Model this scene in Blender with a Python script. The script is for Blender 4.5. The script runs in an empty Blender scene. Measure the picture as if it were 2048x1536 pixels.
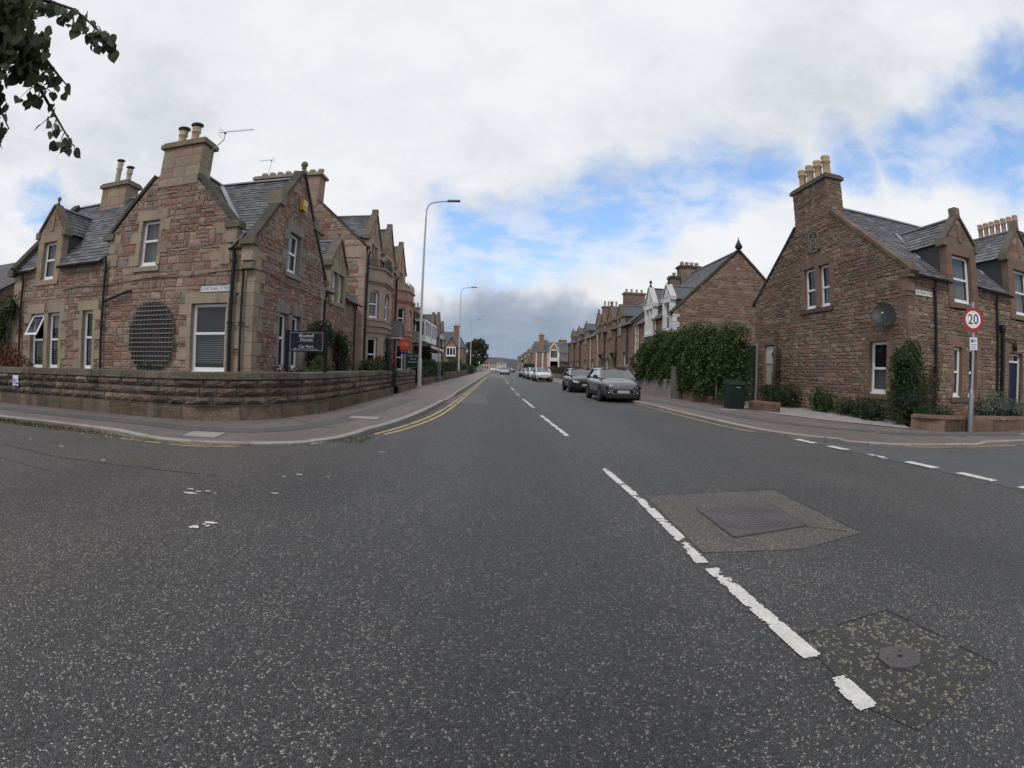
import bpy, bmesh, math, random
from mathutils import Vector, Matrix
RND = random.Random(11)
rad = math.radians
S = bpy.context.scene
COL = S.collection

# ------------------------------------------------------------------ camera
# wide action-camera lens: equidistant fisheye, f = 1040 px on a 2048 px wide frame
cam = bpy.data.cameras.new('camera')
cam_o = bpy.data.objects.new('camera', cam)
COL.objects.link(cam_o)
S.camera = cam_o
cam.type = 'PANO'
cam.sensor_fit = 'HORIZONTAL'
cam.sensor_width = 36.0
CT = cam if hasattr(cam, 'panorama_type') else cam.cycles
CT.panorama_type = 'FISHEYE_LENS_POLYNOMIAL'
CT.fisheye_fov = math.pi
CT.fisheye_polynomial_k0 = 0.0
CT.fisheye_polynomial_k1 = -1.0 / (1040 * 36 / 2048)
CT.fisheye_polynomial_k2 = 0.0
CT.fisheye_polynomial_k3 = 0.0
CT.fisheye_polynomial_k4 = 0.0
cam.clip_start = 0.05
cam.clip_end = 5000
_p, _r, _y = rad(-1.7), rad(-1.57), rad(1.7)
_M = (Matrix.Rotation(-_y, 3, 'Z') @ Matrix.Rotation(_p, 3, 'X') @
      Matrix(((math.cos(_r), 0, math.sin(_r)), (0, 1, 0), (-math.sin(_r), 0, math.cos(_r)))) @
      Matrix(((1, 0, 0), (0, 0, -1), (0, 1, 0))))
cam_o.matrix_world = Matrix.Translation((0, 0, 1.3)) @ _M.to_4x4()


# ------------------------------------------------------------------ node helper
class NT:
    def __init__(self, tree):
        self.t = tree
        tree.nodes.clear()

    def n(self, typ, _p=None, **ins):
        nd = self.t.nodes.new(typ)
        for k, v in (_p or {}).items():
            setattr(nd, k, v)
        for k, v in ins.items():
            if k.startswith('i') and k[1:].isdigit():
                s = nd.inputs[int(k[1:])]
            else:
                s = nd.inputs[k.replace('_', ' ')]
            self.put(s, v)
        return nd

    def put(self, s, v):
        if isinstance(v, bpy.types.NodeSocket):
            self.t.links.new(v, s)
        elif v is not None:
            if s.type == 'RGBA' and not hasattr(v, '__len__'):
                v = (v, v, v, 1)
            elif s.type == 'RGBA' and len(v) == 3:
                v = tuple(v) + (1,)
            elif s.type == 'VECTOR' and not hasattr(v, '__len__'):
                v = (v, v, v)
            s.default_value = v

    def math(self, op, a, b=0.5, c=0.5, clamp=False):
        return self.n('ShaderNodeMath', {'operation': op, 'use_clamp': clamp}, i0=a, i1=b, i2=c).outputs[0]

    def vmath(self, op, a, b=(0, 0, 0)):
        nd = self.n('ShaderNodeVectorMath', {'operation': op}, i0=a, i1=b)
        return nd.outputs['Value'] if op in ('DOT_PRODUCT', 'LENGTH', 'DISTANCE') else nd.outputs[0]

    def mix(self, f, a, b, mode='MIX'):
        nd = self.t.nodes.new('ShaderNodeMix')
        nd.data_type = 'RGBA'
        nd.blend_type = mode
        self.put(nd.inputs[0], f)
        self.put(nd.inputs[6], a)
        self.put(nd.inputs[7], b)
        return nd.outputs[2]

    def ramp(self, f, stops, interp='LINEAR'):
        nd = self.t.nodes.new('ShaderNodeValToRGB')
        nd.color_ramp.interpolation = interp
        el = nd.color_ramp.elements
        while len(el) < len(stops):
            el.new(0.5)
        for e, (p, c) in zip(el, stops):
            e.position = p
            e.color = tuple(c) + (1,) if hasattr(c, '__len__') else (c, c, c, 1)
        self.put(nd.inputs[0], f)
        return nd.outputs[0]

    def smooth(self, v, a, b, lo=0.0, hi=1.0):
        nd = self.n('ShaderNodeMapRange', {'interpolation_type': 'SMOOTHSTEP'}, i0=v)
        nd.inputs['From Min'].default_value = a
        nd.inputs['From Max'].default_value = b
        nd.inputs['To Min'].default_value = lo
        nd.inputs['To Max'].default_value = hi
        return nd.outputs[0]

    def noise(self, vec, scale, detail=3.0, rough=0.55, dist=0.0):
        return self.n('ShaderNodeTexNoise', Vector=vec, Scale=scale, Detail=detail, Roughness=rough, Distortion=dist)


# ------------------------------------------------------------------ world: broken cloud over blue sky
SUN_EL, SUN_AZ = 44.0, 205.0        # degrees; azimuth clockwise from +Y (down the street): behind the camera, a little left
w = bpy.data.worlds.new('World')
S.world = w
w.use_nodes = True
T = NT(w.node_tree)
out = T.n('ShaderNodeOutputWorld')
sky = T.n('ShaderNodeTexSky', {'sky_type': 'NISHITA', 'sun_disc': False, 'sun_elevation': rad(SUN_EL),
                               'sun_rotation': rad(SUN_AZ), 'altitude': 20.0, 'air_density': 1.0,
                               'dust_density': 0.6, 'ozone_density': 1.6})
bg_blue = T.n('ShaderNodeBackground', Color=sky.outputs[0], Strength=0.115)
D = T.n('ShaderNodeTexCoord').outputs['Generated']
sep = T.n('ShaderNodeSeparateXYZ', i0=D)
zc = T.math('MAXIMUM', sep.outputs[2], 0.03)
# project the direction on a flat cloud deck so that clouds get smaller towards the horizon
den = T.math('ADD', zc, 0.16)
px = T.math('DIVIDE', sep.outputs[0], den)
py = T.math('DIVIDE', sep.outputs[1], den)
deck = T.n('ShaderNodeCombineXYZ', i0=px, i1=py, i2=0.0).outputs[0]
warp = T.noise(D, 3.2, 5.0, 0.6)
wv = T.vmath('SCALE', T.vmath('SUBTRACT', warp.outputs['Color'], (0.5, 0.5, 0.5)))
wv.node.inputs['Scale'].default_value = 0.30
DW = T.vmath('NORMALIZE', T.vmath('ADD', D, wv))


def blob(d, r0, r1):
    v = Vector(d).normalized()
    return T.smooth(T.vmath('DOT_PRODUCT', DW, tuple(v)), math.cos(rad(r0)), math.cos(rad(r1)))


def maxall(l):
    a = l[0]
    for b in l[1:]:
        a = T.math('MAXIMUM', a, b)
    return a


holes = maxall([blob(d, a, b) for d, a, b in (
    ((-0.10, 0.963, 0.25), 5.5, 1.0), ((-0.02, 0.966, 0.252), 5.5, 1.0), ((0.055, 0.963, 0.25), 6, 1.5),
    ((0.13, 0.951, 0.262), 7, 2), ((0.19, 0.94, 0.27), 7, 2), ((0.257, 0.914, 0.315), 8, 2),
    ((0.317, 0.882, 0.345), 7.5, 2), ((0.375, 0.844, 0.375), 7, 1), ((0.46, 0.80, 0.385), 5, 0),
    ((0.60, 0.70, 0.40), 6, 0), ((0.70, 0.60, 0.40), 6, 0), ((0.749, 0.518, 0.413), 7, 1), ((0.781, 0.434, 0.44), 8, 2),
    ((0.80, 0.45, 0.39), 8, 1), ((-0.773, 0.575, 0.269), 3.5, 0.5),
    ((-0.771, 0.599, 0.222), 2.6, 0.3), ((0.05, 0.974, 0.215), 3, 0.5), ((0.7, -0.6, 0.4), 22, 6), ((-0.9, -0.3, 0.5), 20, 4))])
n1 = T.noise(deck, 1.1, 8.0, 0.62, 0.25).outputs[0]
n2 = T.noise(deck, 3.6, 7.0, 0.62, 0.2).outputs[0]
veil = T.smooth(n2, 0.36, 0.62)
blue_f = T.math('MULTIPLY', holes, T.math('SUBTRACT', 1.0, T.math('MULTIPLY', veil, 0.55)), clamp=True)
tone = T.math('ADD', T.math('MULTIPLY', n1, 0.65), T.math('MULTIPLY', n2, 0.35))
ccol = T.ramp(tone, [(0.30, (0.50, 0.535, 0.59)), (0.43, (0.66, 0.69, 0.745)), (0.54, (0.80, 0.82, 0.86)), (0.66, (0.91, 0.92, 0.94))])
bright = maxall([blob(d, a, b) for d, a, b in (
    ((0.412, 0.876, 0.25), 12, 2), ((0.57, 0.765, 0.29), 11, 2), ((0.739, 0.599, 0.29), 13, 3), ((0.238, 0.95, 0.16), 9, 2),
    ((0.325, 0.917, 0.232), 10, 2), ((-0.15, 0.961, 0.2), 8, 1), ((0.03, 0.97, 0.17), 7, 1), ((-0.35, 0.85, 0.35), 16, 2), ((-0.1, 0.6, 0.8), 40, 8))])
ccol = T.mix(T.math('MULTIPLY', bright, 0.62), ccol, (0.93, 0.94, 0.96))
dark = maxall([blob(d, a, b) for d, a, b in (
    ((-0.09, 0.992, 0.06), 8, 0), ((-0.03, 0.996, 0.055), 8.5, 0), ((0.03, 0.997, 0.05), 8, 0), ((0.09, 0.992, 0.055), 6.5, 0),
    ((-0.03, 0.991, 0.09), 8, 0), ((-0.20, 0.98, 0.05), 8, 0), ((0.16, 0.985, 0.03), 6, 0))])
ccol = T.mix(T.math('MULTIPLY', dark, 0.92), ccol, T.mix(n2, (0.21, 0.28, 0.39), (0.33, 0.40, 0.50)))
bg_cloud = T.n('ShaderNodeBackground', Color=ccol, Strength=1.0)
# blue gaps: the clear sky, a little hazy because of the thin cloud in front
bg_gap = T.n('ShaderNodeAddShader', i0=bg_blue.outputs[0],
             i1=T.n('ShaderNodeBackground', Color=(0.10, 0.20, 0.40), Strength=1.0).outputs[0])
mixb = T.n('ShaderNodeMixShader', Fac=blue_f, i1=bg_cloud.outputs[0], i2=bg_gap.outputs[0])
# below the horizon: dull ground light
low = T.n('ShaderNodeBackground', Color=(0.09, 0.085, 0.08), Strength=1.0)
fin = T.n('ShaderNodeMixShader', Fac=T.smooth(sep.outputs[2], -0.02, 0.0), i1=low.outputs[0], i2=mixb.outputs[0])
T.put(out.inputs[0], fin.outputs[0])

# ------------------------------------------------------------------ sun, veiled by cloud
sun = bpy.data.lights.new('sun', 'SUN')
sun.energy = 1.1
sun.angle = rad(14)
sun.color = (1.0, 0.955, 0.89)
sun_o = bpy.data.objects.new('sun', sun)
COL.objects.link(sun_o)
sd = Vector((math.sin(rad(SUN_AZ)) * math.cos(rad(SUN_EL)), math.cos(rad(SUN_AZ)) * math.cos(rad(SUN_EL)), math.sin(rad(SUN_EL))))
sun_o.rotation_euler = (-sd).to_track_quat('-Z', 'Y').to_euler()
sun_o.location = (0, -20, 40)

S.view_settings.view_transform = 'Standard'
S.view_settings.look = 'None'
S.view_settings.exposure = 0.02
S.view_settings.gamma = 1.0
S.view_settings.use_curve_mapping = False
S.cycles.use_denoising = True
S.cycles.max_bounces = 6
S.cycles.transparent_max_bounces = 12


# ------------------------------------------------------------------ materials
MATS = {}


def mat(name, base=(1, 1, 1), rough=0.85, var=0.0, vscale=4.0, fine=0.0, fscale=40.0, bump=0.0, bscale=40.0, bdist=0.01,
        metal=0.0, spec=0.4, soot=0.0, coat=0.0, trans=0.0, stain=None):
    """One principled material: colour = base x per-face tone x noise; optional bump, soot patches and coat."""
    if name in MATS:
        return MATS[name]
    m = bpy.data.materials.new(name)
    m.use_nodes = True
    t = NT(m.node_tree)
    o = t.n('ShaderNodeOutputMaterial')
    co = t.n('ShaderNodeNewGeometry').outputs['Position']
    at = t.n('ShaderNodeAttribute', {'attribute_name': 'tone'})
    c = t.mix(1.0, at.outputs['Color'], base, 'MULTIPLY')
    if var:
        nz = t.noise(co, vscale, 5.0, 0.6).outputs[0]
        c = t.mix(1.0, c, t.ramp(nz, [(0.25, 1 - var), (0.75, 1 + var)]), 'MULTIPLY')
    if fine:
        nz = t.noise(co, fscale, 4.0, 0.65).outputs[0]
        c = t.mix(1.0, c, t.ramp(nz, [(0.3, 1 - fine), (0.7, 1 + fine)]), 'MULTIPLY')
    if soot:
        nz = t.noise(t.vmath('MULTIPLY', co, (1.6, 1.6, 0.5)), 1.1, 6.0, 0.65, 0.4).outputs[0]
        c = t.mix(t.math('MULTIPLY', t.smooth(nz, 0.48, 0.72), soot), c, stain or (0.035, 0.032, 0.03))
    p = t.n('ShaderNodeBsdfPrincipled', Base_Color=c, Roughness=rough, Metallic=metal)
    p.inputs['Specular IOR Level'].default_value = spec
    if coat:
        p.inputs['Coat Weight'].default_value = coat
        p.inputs['Coat Roughness'].default_value = 0.06
    if bump:
        b1 = t.noise(co, bscale, 5.0, 0.7).outputs[0]
        bn = t.n('ShaderNodeBump', Strength=bump, Distance=bdist, Height=b1)
        t.put(p.inputs['Normal'], bn.outputs[0])
    sh = p.outputs[0]
    if trans:
        tl = t.n('ShaderNodeBsdfTranslucent', Color=c)
        sh = t.n('ShaderNodeMixShader', Fac=trans, i1=sh, i2=tl.outputs[0]).outputs[0]
    t.put(o.inputs[0], sh)
    MATS[name] = m
    return m


M_STONE = mat('rubble_sandstone', rough=0.95, var=0.16, vscale=0.7, fine=0.22, fscale=22, bump=0.9, bscale=34, bdist=0.02, spec=0.15)
M_DRESS = mat('dressed_sandstone', rough=0.92, var=0.14, vscale=1.2, fine=0.10, fscale=45, bump=0.35, bscale=60, bdist=0.006, spec=0.15,
              soot=0.35, stain=(0.08, 0.068, 0.055))
M_SLATE = mat('roof_slate', rough=0.55, var=0.15, vscale=1.0, fine=0.15, fscale=30, bump=0.35, bscale=40, bdist=0.008, spec=0.4)
M_SKEW = mat('weathered_coping', rough=0.95, var=0.25, vscale=2.0, fine=0.22, fscale=25, bump=0.6, bscale=30, bdist=0.015, spec=0.15)
M_WHITE = mat('white_frame', (0.78, 0.78, 0.77), 0.4, var=0.05, vscale=3, spec=0.4)
M_IRON = mat('black_iron', (0.016, 0.016, 0.018), 0.5, var=0.3, vscale=6, spec=0.35)
M_LEAD = mat('lead_flashing', (0.33, 0.34, 0.36), 0.5, var=0.2, vscale=5, spec=0.5)
M_POT = mat('chimney_clay', rough=0.85, var=0.15, vscale=5, fine=0.12, fscale=30, bump=0.2, bscale=40, spec=0.25)
M_DARK = mat('dark_interior', (0.018, 0.017, 0.016), 0.9)
M_BLIND = mat('window_blind', rough=0.6, spec=0.3)
M_PAINT = mat('flat_paint', rough=0.45, var=0.06, vscale=5, spec=0.4)
M_MATT = mat('matt_surface', rough=0.9, var=0.15, vscale=3, fine=0.1, fscale=50, spec=0.2)
M_LEAF = mat('leaf', rough=0.5, var=0.25, vscale=1.5, fine=0.2, fscale=18, spec=0.35, trans=0.25)
M_BARK = mat('bark', (0.075, 0.06, 0.047), 0.95, var=0.3, vscale=8, bump=0.8, bscale=25, bdist=0.02)
M_SOIL = mat('garden_soil', (0.055, 0.045, 0.034), 0.95, var=0.35, vscale=2.5, fine=0.3, fscale=30, bump=0.8, bscale=20, bdist=0.03)
M_GALV = mat('galvanised_steel', (0.42, 0.43, 0.44), 0.45, var=0.12, vscale=6, metal=0.55, spec=0.5)
M_RENDER = mat('grey_render', (0.30, 0.27, 0.255), 0.95, var=0.22, vscale=1.5, fine=0.12, fscale=30, bump=0.5, bscale=30, bdist=0.01, soot=0.5)
M_WOOD = mat('weathered_wood', (0.16, 0.15, 0.135), 0.9, var=0.3, vscale=3, bump=0.4, bscale=30, bdist=0.006)
M_BOUND = mat('boundary_stone', rough=0.95, var=0.25, vscale=1.3, fine=0.3, fscale=18, bump=1.0, bscale=22, bdist=0.03, spec=0.12,
              soot=0.55, stain=(0.028, 0.026, 0.024))
M_TYRE = mat('tyre_rubber', (0.018, 0.018, 0.019), 0.8)
M_BLACKP = mat('black_plastic', (0.014, 0.014, 0.015), 0.5, spec=0.4)
M_ALLOY = mat('alloy_wheel', (0.55, 0.56, 0.58), 0.3, metal=0.7)
M_CHROME = mat('chrome', (0.75, 0.75, 0.76), 0.12, metal=1.0)


def glass(name, tint, gloss, clear):
    m = bpy.data.materials.new(name)
    m.use_nodes = True
    t = NT(m.node_tree)
    o = t.n('ShaderNodeOutputMaterial')
    ge = t.n('ShaderNodeNewGeometry')
    cs = t.math('ABSOLUTE', t.vmath('DOT_PRODUCT', ge.outputs['Normal'], ge.outputs['Incoming']))
    fr = t.math('ADD', 0.045, t.math('MULTIPLY', 0.955, t.math('POWER', t.math('SUBTRACT', 1.0, cs), 5.0)))
    g = t.n('ShaderNodeBsdfGlossy', Color=(0.95, 0.97, 1.0), Roughness=0.015)
    a = t.n('ShaderNodeBsdfTransparent', Color=(clear,) * 3)
    d = t.n('ShaderNodeBsdfDiffuse', Color=tint)
    inner = t.n('ShaderNodeMixShader', Fac=0.30, i1=a.outputs[0], i2=d.outputs[0])
    f = t.math('ADD', t.math('MULTIPLY', fr, 1.15), gloss, clamp=True)
    t.put(o.inputs[0], t.n('ShaderNodeMixShader', Fac=f, i1=inner.outputs[0], i2=g.outputs[0]).outputs[0])
    return m


M_GLASS = glass('window_glass', (0.02, 0.022, 0.025), 0.0, 0.85)
M_CARGLASS = glass('car_glass', (0.05, 0.062, 0.068), 0.10, 0.45)


def carpaint(name, c, metal=0.35):
    return mat(name, c, 0.32, metal=metal, spec=0.5, coat=0.8, var=0.04, vscale=8)


def asphalt(name, dark, light, agg, scale, chip=0.10, wear=0.25, tint=None):
    """Chippings of one size in bitumen: every voronoi cell is one stone with a shade of its own."""
    m = bpy.data.materials.new(name)
    m.use_nodes = True
    t = NT(m.node_tree)
    o = t.n('ShaderNodeOutputMaterial')
    co = t.n('ShaderNodeNewGeometry').outputs['Position']
    wob = t.vmath('ADD', co, t.vmath('MULTIPLY', t.noise(co, 30, 2).outputs['Color'], (0.012, 0.012, 0)))
    v = t.n('ShaderNodeTexVoronoi', {'voronoi_dimensions': '2D'}, Vector=wob, Scale=scale)
    ve = t.n('ShaderNodeTexVoronoi', {'voronoi_dimensions': '2D', 'feature': 'DISTANCE_TO_EDGE'}, Vector=wob, Scale=scale)
    cell = t.n('ShaderNodeSeparateColor', i0=v.outputs['Color'])
    stone = t.ramp(cell.outputs[0], [(0.0, dark), (0.55, [0.5 * (a + b) for a, b in zip(dark, light)]), (0.9, light), (1.0, light)])
    pale = t.math('GREATER_THAN', cell.outputs[1], 1.0 - chip)
    stone = t.mix(pale, stone, t.ramp(cell.outputs[2], [(0.0, agg), (0.5, [x * 0.62 for x in agg]), (1.0, (agg[0], agg[1] * 0.9, agg[2] * 0.78))]))
    gap = t.smooth(ve.outputs['Distance'], -0.02, 0.22)
    c = t.mix(gap, [x * 0.4 for x in dark], stone)
    big = t.noise(t.vmath('MULTIPLY', co, (1.0, 0.45, 1.0)), 0.55, 6.0, 0.6, 0.3).outputs[0]
    c = t.mix(1.0, c, t.ramp(big, [(0.3, 1 - wear), (0.72, 1 + wear)]), 'MULTIPLY')
    mid = t.noise(co, 4.5, 5.0, 0.65).outputs[0]
    c = t.mix(1.0, c, t.ramp(mid, [(0.3, 0.86), (0.7, 1.14)]), 'MULTIPLY')
    if tint:
        zone = tint(t, co)
        c = t.mix(zone[0], c, t.mix(1.0, c, zone[1], 'MULTIPLY'))
    at = t.n('ShaderNodeAttribute', {'attribute_name': 'tone'})
    c = t.mix(1.0, c, at.outputs['Color'], 'MULTIPLY')
    h = t.math('ADD', t.math('SUBTRACT', t.math('MULTIPLY', gap, 0.55), t.math('MULTIPLY', v.outputs['Distance'], 0.7)), t.math('MULTIPLY', cell.outputs[0], 0.8))
    bn = t.n('ShaderNodeBump', Strength=0.9, Distance=0.008, Height=h)
    p = t.n('ShaderNodeBsdfPrincipled', Base_Color=c, Roughness=0.66)
    p.inputs['Specular IOR Level'].default_value = 0.5
    p.inputs['Sheen Weight'].default_value = 0.10
    p.inputs['Sheen Roughness'].default_value = 0.5
    t.put(p.inputs['Normal'], bn.outputs[0])
    t.put(o.inputs[0], p.outputs[0])
    return m


def road_tint(t, co):
    # the older, reddish and browner surface of the left side street, with a ragged edge
    s = t.n('ShaderNodeSeparateXYZ', i0=co)
    e = t.math('ADD', s.outputs[0], t.math('MULTIPLY', t.noise(co, 1.2, 4).outputs[0], 2.2))
    old = t.smooth(e, -0.2, -2.6)
    # polished, darker wheel tracks and oil line of the near lane
    wob = t.math('ADD', s.outputs[0], t.math('MULTIPLY', t.noise(co, 0.5, 3).outputs[0], 0.8))
    lane = t.smooth(t.math('ABSOLUTE', t.math('SUBTRACT', wob, 0.75)), 1.0, 0.25)
    lane2 = t.smooth(t.math('ABSOLUTE', t.math('SUBTRACT', wob, 3.9)), 1.0, 0.25)
    k = t.math('MAXIMUM', lane, t.math('MULTIPLY', lane2, 0.6))
    return 1.0, t.mix(old, t.mix(k, (1.12, 1.12, 1.12), (0.74, 0.75, 0.77)), (1.36, 1.20, 1.13))


M_ROAD = asphalt('road_asphalt', (0.020, 0.0195, 0.019), (0.098, 0.095, 0.092), (0.34, 0.32, 0.29), 88, 0.11, 0.24, road_tint)
M_ROADSIDE = asphalt('side_road_asphalt', (0.12, 0.12, 0.125), (0.18, 0.18, 0.185), (0.26, 0.26, 0.26), 150, 0.05, 0.15)
M_ROADOLD = asphalt('patch_asphalt', (0.072, 0.060, 0.051), (0.185, 0.155, 0.132), (0.40, 0.35, 0.29), 80, 0.16, 0.18)
M_PEBBLE = asphalt('patch_pebbles', (0.026, 0.024, 0.021), (0.055, 0.051, 0.043), (0.27, 0.25, 0.18), 50, 0.24, 0.45)
M_PAVE = asphalt('pavement_asphalt', (0.19, 0.150, 0.136), (0.34, 0.27, 0.246), (0.46, 0.38, 0.345), 120, 0.10, 0.22)
M_PAVEDK = asphalt('pavement_trench', (0.135, 0.126, 0.121), (0.20, 0.188, 0.18), (0.28, 0.26, 0.25), 150, 0.05, 0.18)
M_GRAVEL = asphalt('pale_gravel', (0.34, 0.31, 0.295), (0.60, 0.56, 0.535), (0.72, 0.70, 0.68), 26, 0.2, 0.12)
M_LINEW = mat('white_road_paint', (0.62, 0.60, 0.56), 0.75, var=0.12, vscale=6, fine=0.18, fscale=45, bump=0.4, bscale=60, bdist=0.004)
M_LINEY = mat('yellow_road_paint', (0.50, 0.375, 0.155), 0.75, var=0.18, vscale=4, fine=0.25, fscale=40, bump=0.4, bscale=60, bdist=0.004)
M_KERB = mat('kerb_stone', rough=0.9, var=0.2, vscale=1.5, fine=0.2, fscale=35, bump=0.5, bscale=40, bdist=0.008)


def farstone(name, c1, c2, mortar, bw=0.42, bh=0.2):
    """Coursed rubble for houses some way down the street, where a stone is a pixel or two."""
    m = bpy.data.materials.new(name)
    m.use_nodes = True
    t = NT(m.node_tree)
    o = t.n('ShaderNodeOutputMaterial')
    uv = t.n('ShaderNodeUVMap').outputs[0]
    co = t.n('ShaderNodeNewGeometry').outputs['Position']
    wuv = t.vmath('ADD', uv, t.vmath('MULTIPLY', t.noise(uv, 2.2, 2).outputs['Color'], (0.22, 0.12, 0)))
    b = t.n('ShaderNodeTexBrick', {'offset': 0.43, 'squash': 0.7, 'squash_frequency': 3}, Vector=wuv, Color1=c1, Color2=c2, Mortar=mortar,
            Scale=1.0)
    b.inputs['Mortar Size'].default_value = 0.018
    b.inputs['Mortar Smooth'].default_value = 0.3
    b.inputs['Bias'].default_value = 0.0
    b.inputs['Brick Width'].default_value = bw
    b.inputs['Row Height'].default_value = bh
    nz = t.noise(co, 9, 5, 0.65).outputs[0]
    nb = t.noise(co, 0.7, 4, 0.6).outputs[0]
    c = t.mix(1.0, b.outputs[0], t.ramp(nz, [(0.3, 0.7), (0.7, 1.25)]), 'MULTIPLY')
    c = t.mix(1.0, c, t.ramp(nb, [(0.3, 0.78), (0.7, 1.15)]), 'MULTIPLY')
    at = t.n('ShaderNodeAttribute', {'attribute_name': 'tone'})
    c = t.mix(1.0, c, at.outputs['Color'], 'MULTIPLY')
    bn = t.n('ShaderNodeBump', Strength=0.7, Distance=0.03, Height=t.math('SUBTRACT', nz, b.outputs[1]))
    p = t.n('ShaderNodeBsdfPrincipled', Base_Color=c, Roughness=0.95)
    p.inputs['Specular IOR Level'].default_value = 0.15
    t.put(p.inputs['Normal'], bn.outputs[0])
    t.put(o.inputs[0], p.outputs[0])
    return m


M_FARSTONE = farstone('far_rubble', (0.255, 0.175, 0.138), (0.32, 0.235, 0.182), (0.25, 0.20, 0.17))
M_FARSLATE = farstone('far_slate', (0.115, 0.12, 0.13), (0.185, 0.19, 0.20), (0.06, 0.06, 0.065), 0.3, 0.2)


# ------------------------------------------------------------------ mesh building
ORG = {}
Z = Vector((0, 0, 1))


def V3(*a):
    return Vector(a)


class MB:
    """Collects faces (world coordinates, metres) with a colour each and links them as ONE mesh object."""

    def __init__(self):
        self.v, self.f, self.c, self.s = [], [], [], []

    def face(self, pts, col=(1, 1, 1), smooth=False):
        n = len(self.v)
        self.v.extend(tuple(p) for p in pts)
        self.f.append(tuple(range(n, n + len(pts))))
        self.c.append(col)
        self.s.append(smooth)

    def mesh(self, verts, faces, col=(1, 1, 1), smooth=False):
        n = len(self.v)
        self.v.extend(tuple(p) for p in verts)
        for f in faces:
            self.f.append(tuple(i + n for i in f))
            self.c.append(col)
            self.s.append(smooth)

    def hexa(self, p, col=(1, 1, 1)):
        """p: 8 corners, bottom ring 0-3 then top ring 4-7."""
        self.mesh(p, [(3, 2, 1, 0), (4, 5, 6, 7), (0, 1, 5, 4), (1, 2, 6, 5), (2, 3, 7, 6), (3, 0, 4, 7)], col)

    def box(self, a, b, col=(1, 1, 1)):
        x0, y0, z0 = a
        x1, y1, z1 = b
        self.hexa([(x0, y0, z0), (x1, y0, z0), (x1, y1, z0), (x0, y1, z0), (x0, y0, z1), (x1, y0, z1), (x1, y1, z1), (x0, y1, z1)], col)

    def fbox(self, fr, u0, u1, z0, z1, d0, d1, col=(1, 1, 1)):
        P = fr.P
        self.hexa([P(u0, z0, d1), P(u1, z0, d1), P(u1, z0, d0), P(u0, z0, d0), P(u0, z1, d1), P(u1, z1, d1), P(u1, z1, d0), P(u0, z1, d0)], col)

    def prism(self, poly, off, col=(1, 1, 1)):
        """poly: planar 3d points, extruded by vector off."""
        n = len(poly)
        a = [Vector(p) for p in poly]
        b = [p + off for p in a]
        self.mesh(a + b, [tuple(range(n - 1, -1, -1)), tuple(range(n, 2 * n))] + [(i, (i + 1) % n, n + (i + 1) % n, n + i) for i in range(n)], col)

    def bar(self, a, b, w, h, up=Z, col=(1, 1, 1)):
        a, b = Vector(a), Vector(b)
        d = (b - a).normalized()
        s = d.cross(up)
        s = s.normalized() if s.length > 1e-4 else Vector((1, 0, 0))
        t = s.cross(d).normalized()
        s, t = s * (w / 2), t * (h / 2)
        self.hexa([a - s - t, a + s - t, b + s - t, b - s - t, a - s + t, a + s + t, b + s + t, b - s + t], col)

    def tube(self, pts, r, n=10, col=(1, 1, 1), cap=True):
        pts = [Vector(p) for p in pts]
        rs = r if hasattr(r, '__len__') else [r] * len(pts)
        rings, base = [], len(self.v)
        ref = None
        for i, p in enumerate(pts):
            d = (pts[min(i + 1, len(pts) - 1)] - pts[max(i - 1, 0)]).normalized()
            if ref is None:
                ref = d.cross(Z) if abs(d.z) < 0.95 else d.cross(Vector((1, 0, 0)))
            s = (ref - d * ref.dot(d)).normalized()
            ref = s
            t = d.cross(s)
            rings.append([p + (s * math.cos(2 * math.pi * k / n) + t * math.sin(2 * math.pi * k / n)) * rs[i] for k in range(n)])
        vs = [q for ring in rings for q in ring]
        fs = [(i * n + k, i * n + (k + 1) % n, (i + 1) * n + (k + 1) % n, (i + 1) * n + k) for i in range(len(pts) - 1) for k in range(n)]
        self.mesh(vs, fs, col, True)
        if cap:
            self.face(rings[0][::-1], col)
            self.face(rings[-1], col)

    def lathe(self, c, prof, n=14, col=(1, 1, 1), smooth=True):
        """prof: (radius, z) from bottom to top about the vertical through c."""
        c = Vector(c)
        vs = [c + Vector((r * math.cos(2 * math.pi * k / n), r * math.sin(2 * math.pi * k / n), z)) for r, z in prof for k in range(n)]
        fs = [(i * n + k, i * n + (k + 1) % n, (i + 1) * n + (k + 1) % n, (i + 1) * n + k) for i in range(len(prof) - 1) for k in range(n)]
        fs += [tuple(range(n - 1, -1, -1)), tuple((len(prof) - 1) * n + k for k in range(n))]
        self.mesh(vs, fs, col, smooth)

    def ball(self, c, r, col=(1, 1, 1), n=10, sx=1, sz=1):
        prof = [(max(0.002, r * math.sin(math.pi * k / 8)) * sx, -r * math.cos(math.pi * k / 8) * sz) for k in range(9)]
        self.lathe(c, prof, n, col)

    def pieces(self):
        """The same faces as separate builders, one for each connected piece."""
        up = list(range(len(self.v)))

        def find(i):
            while up[i] != i:
                up[i] = up[up[i]]
                i = up[i]
            return i
        for f in self.f:
            for i in f[1:]:
                up[find(i)] = find(f[0])
        out = {}
        for f, c, s in zip(self.f, self.c, self.s):
            out.setdefault(find(f[0]), []).append((f, c, s))
        for fs in out.values():
            b = MB()
            idx = {}
            for f, c, s in fs:
                for i in f:
                    if i not in idx:
                        idx[i] = len(b.v)
                        b.v.append(self.v[i])
                b.f.append(tuple(idx[i] for i in f))
                b.c.append(c)
                b.s.append(s)
            yield b

    def build_each(self, name, material, parent=None):
        for b in self.pieces():
            o = b.build(name, material, parent)
        return o

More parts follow.
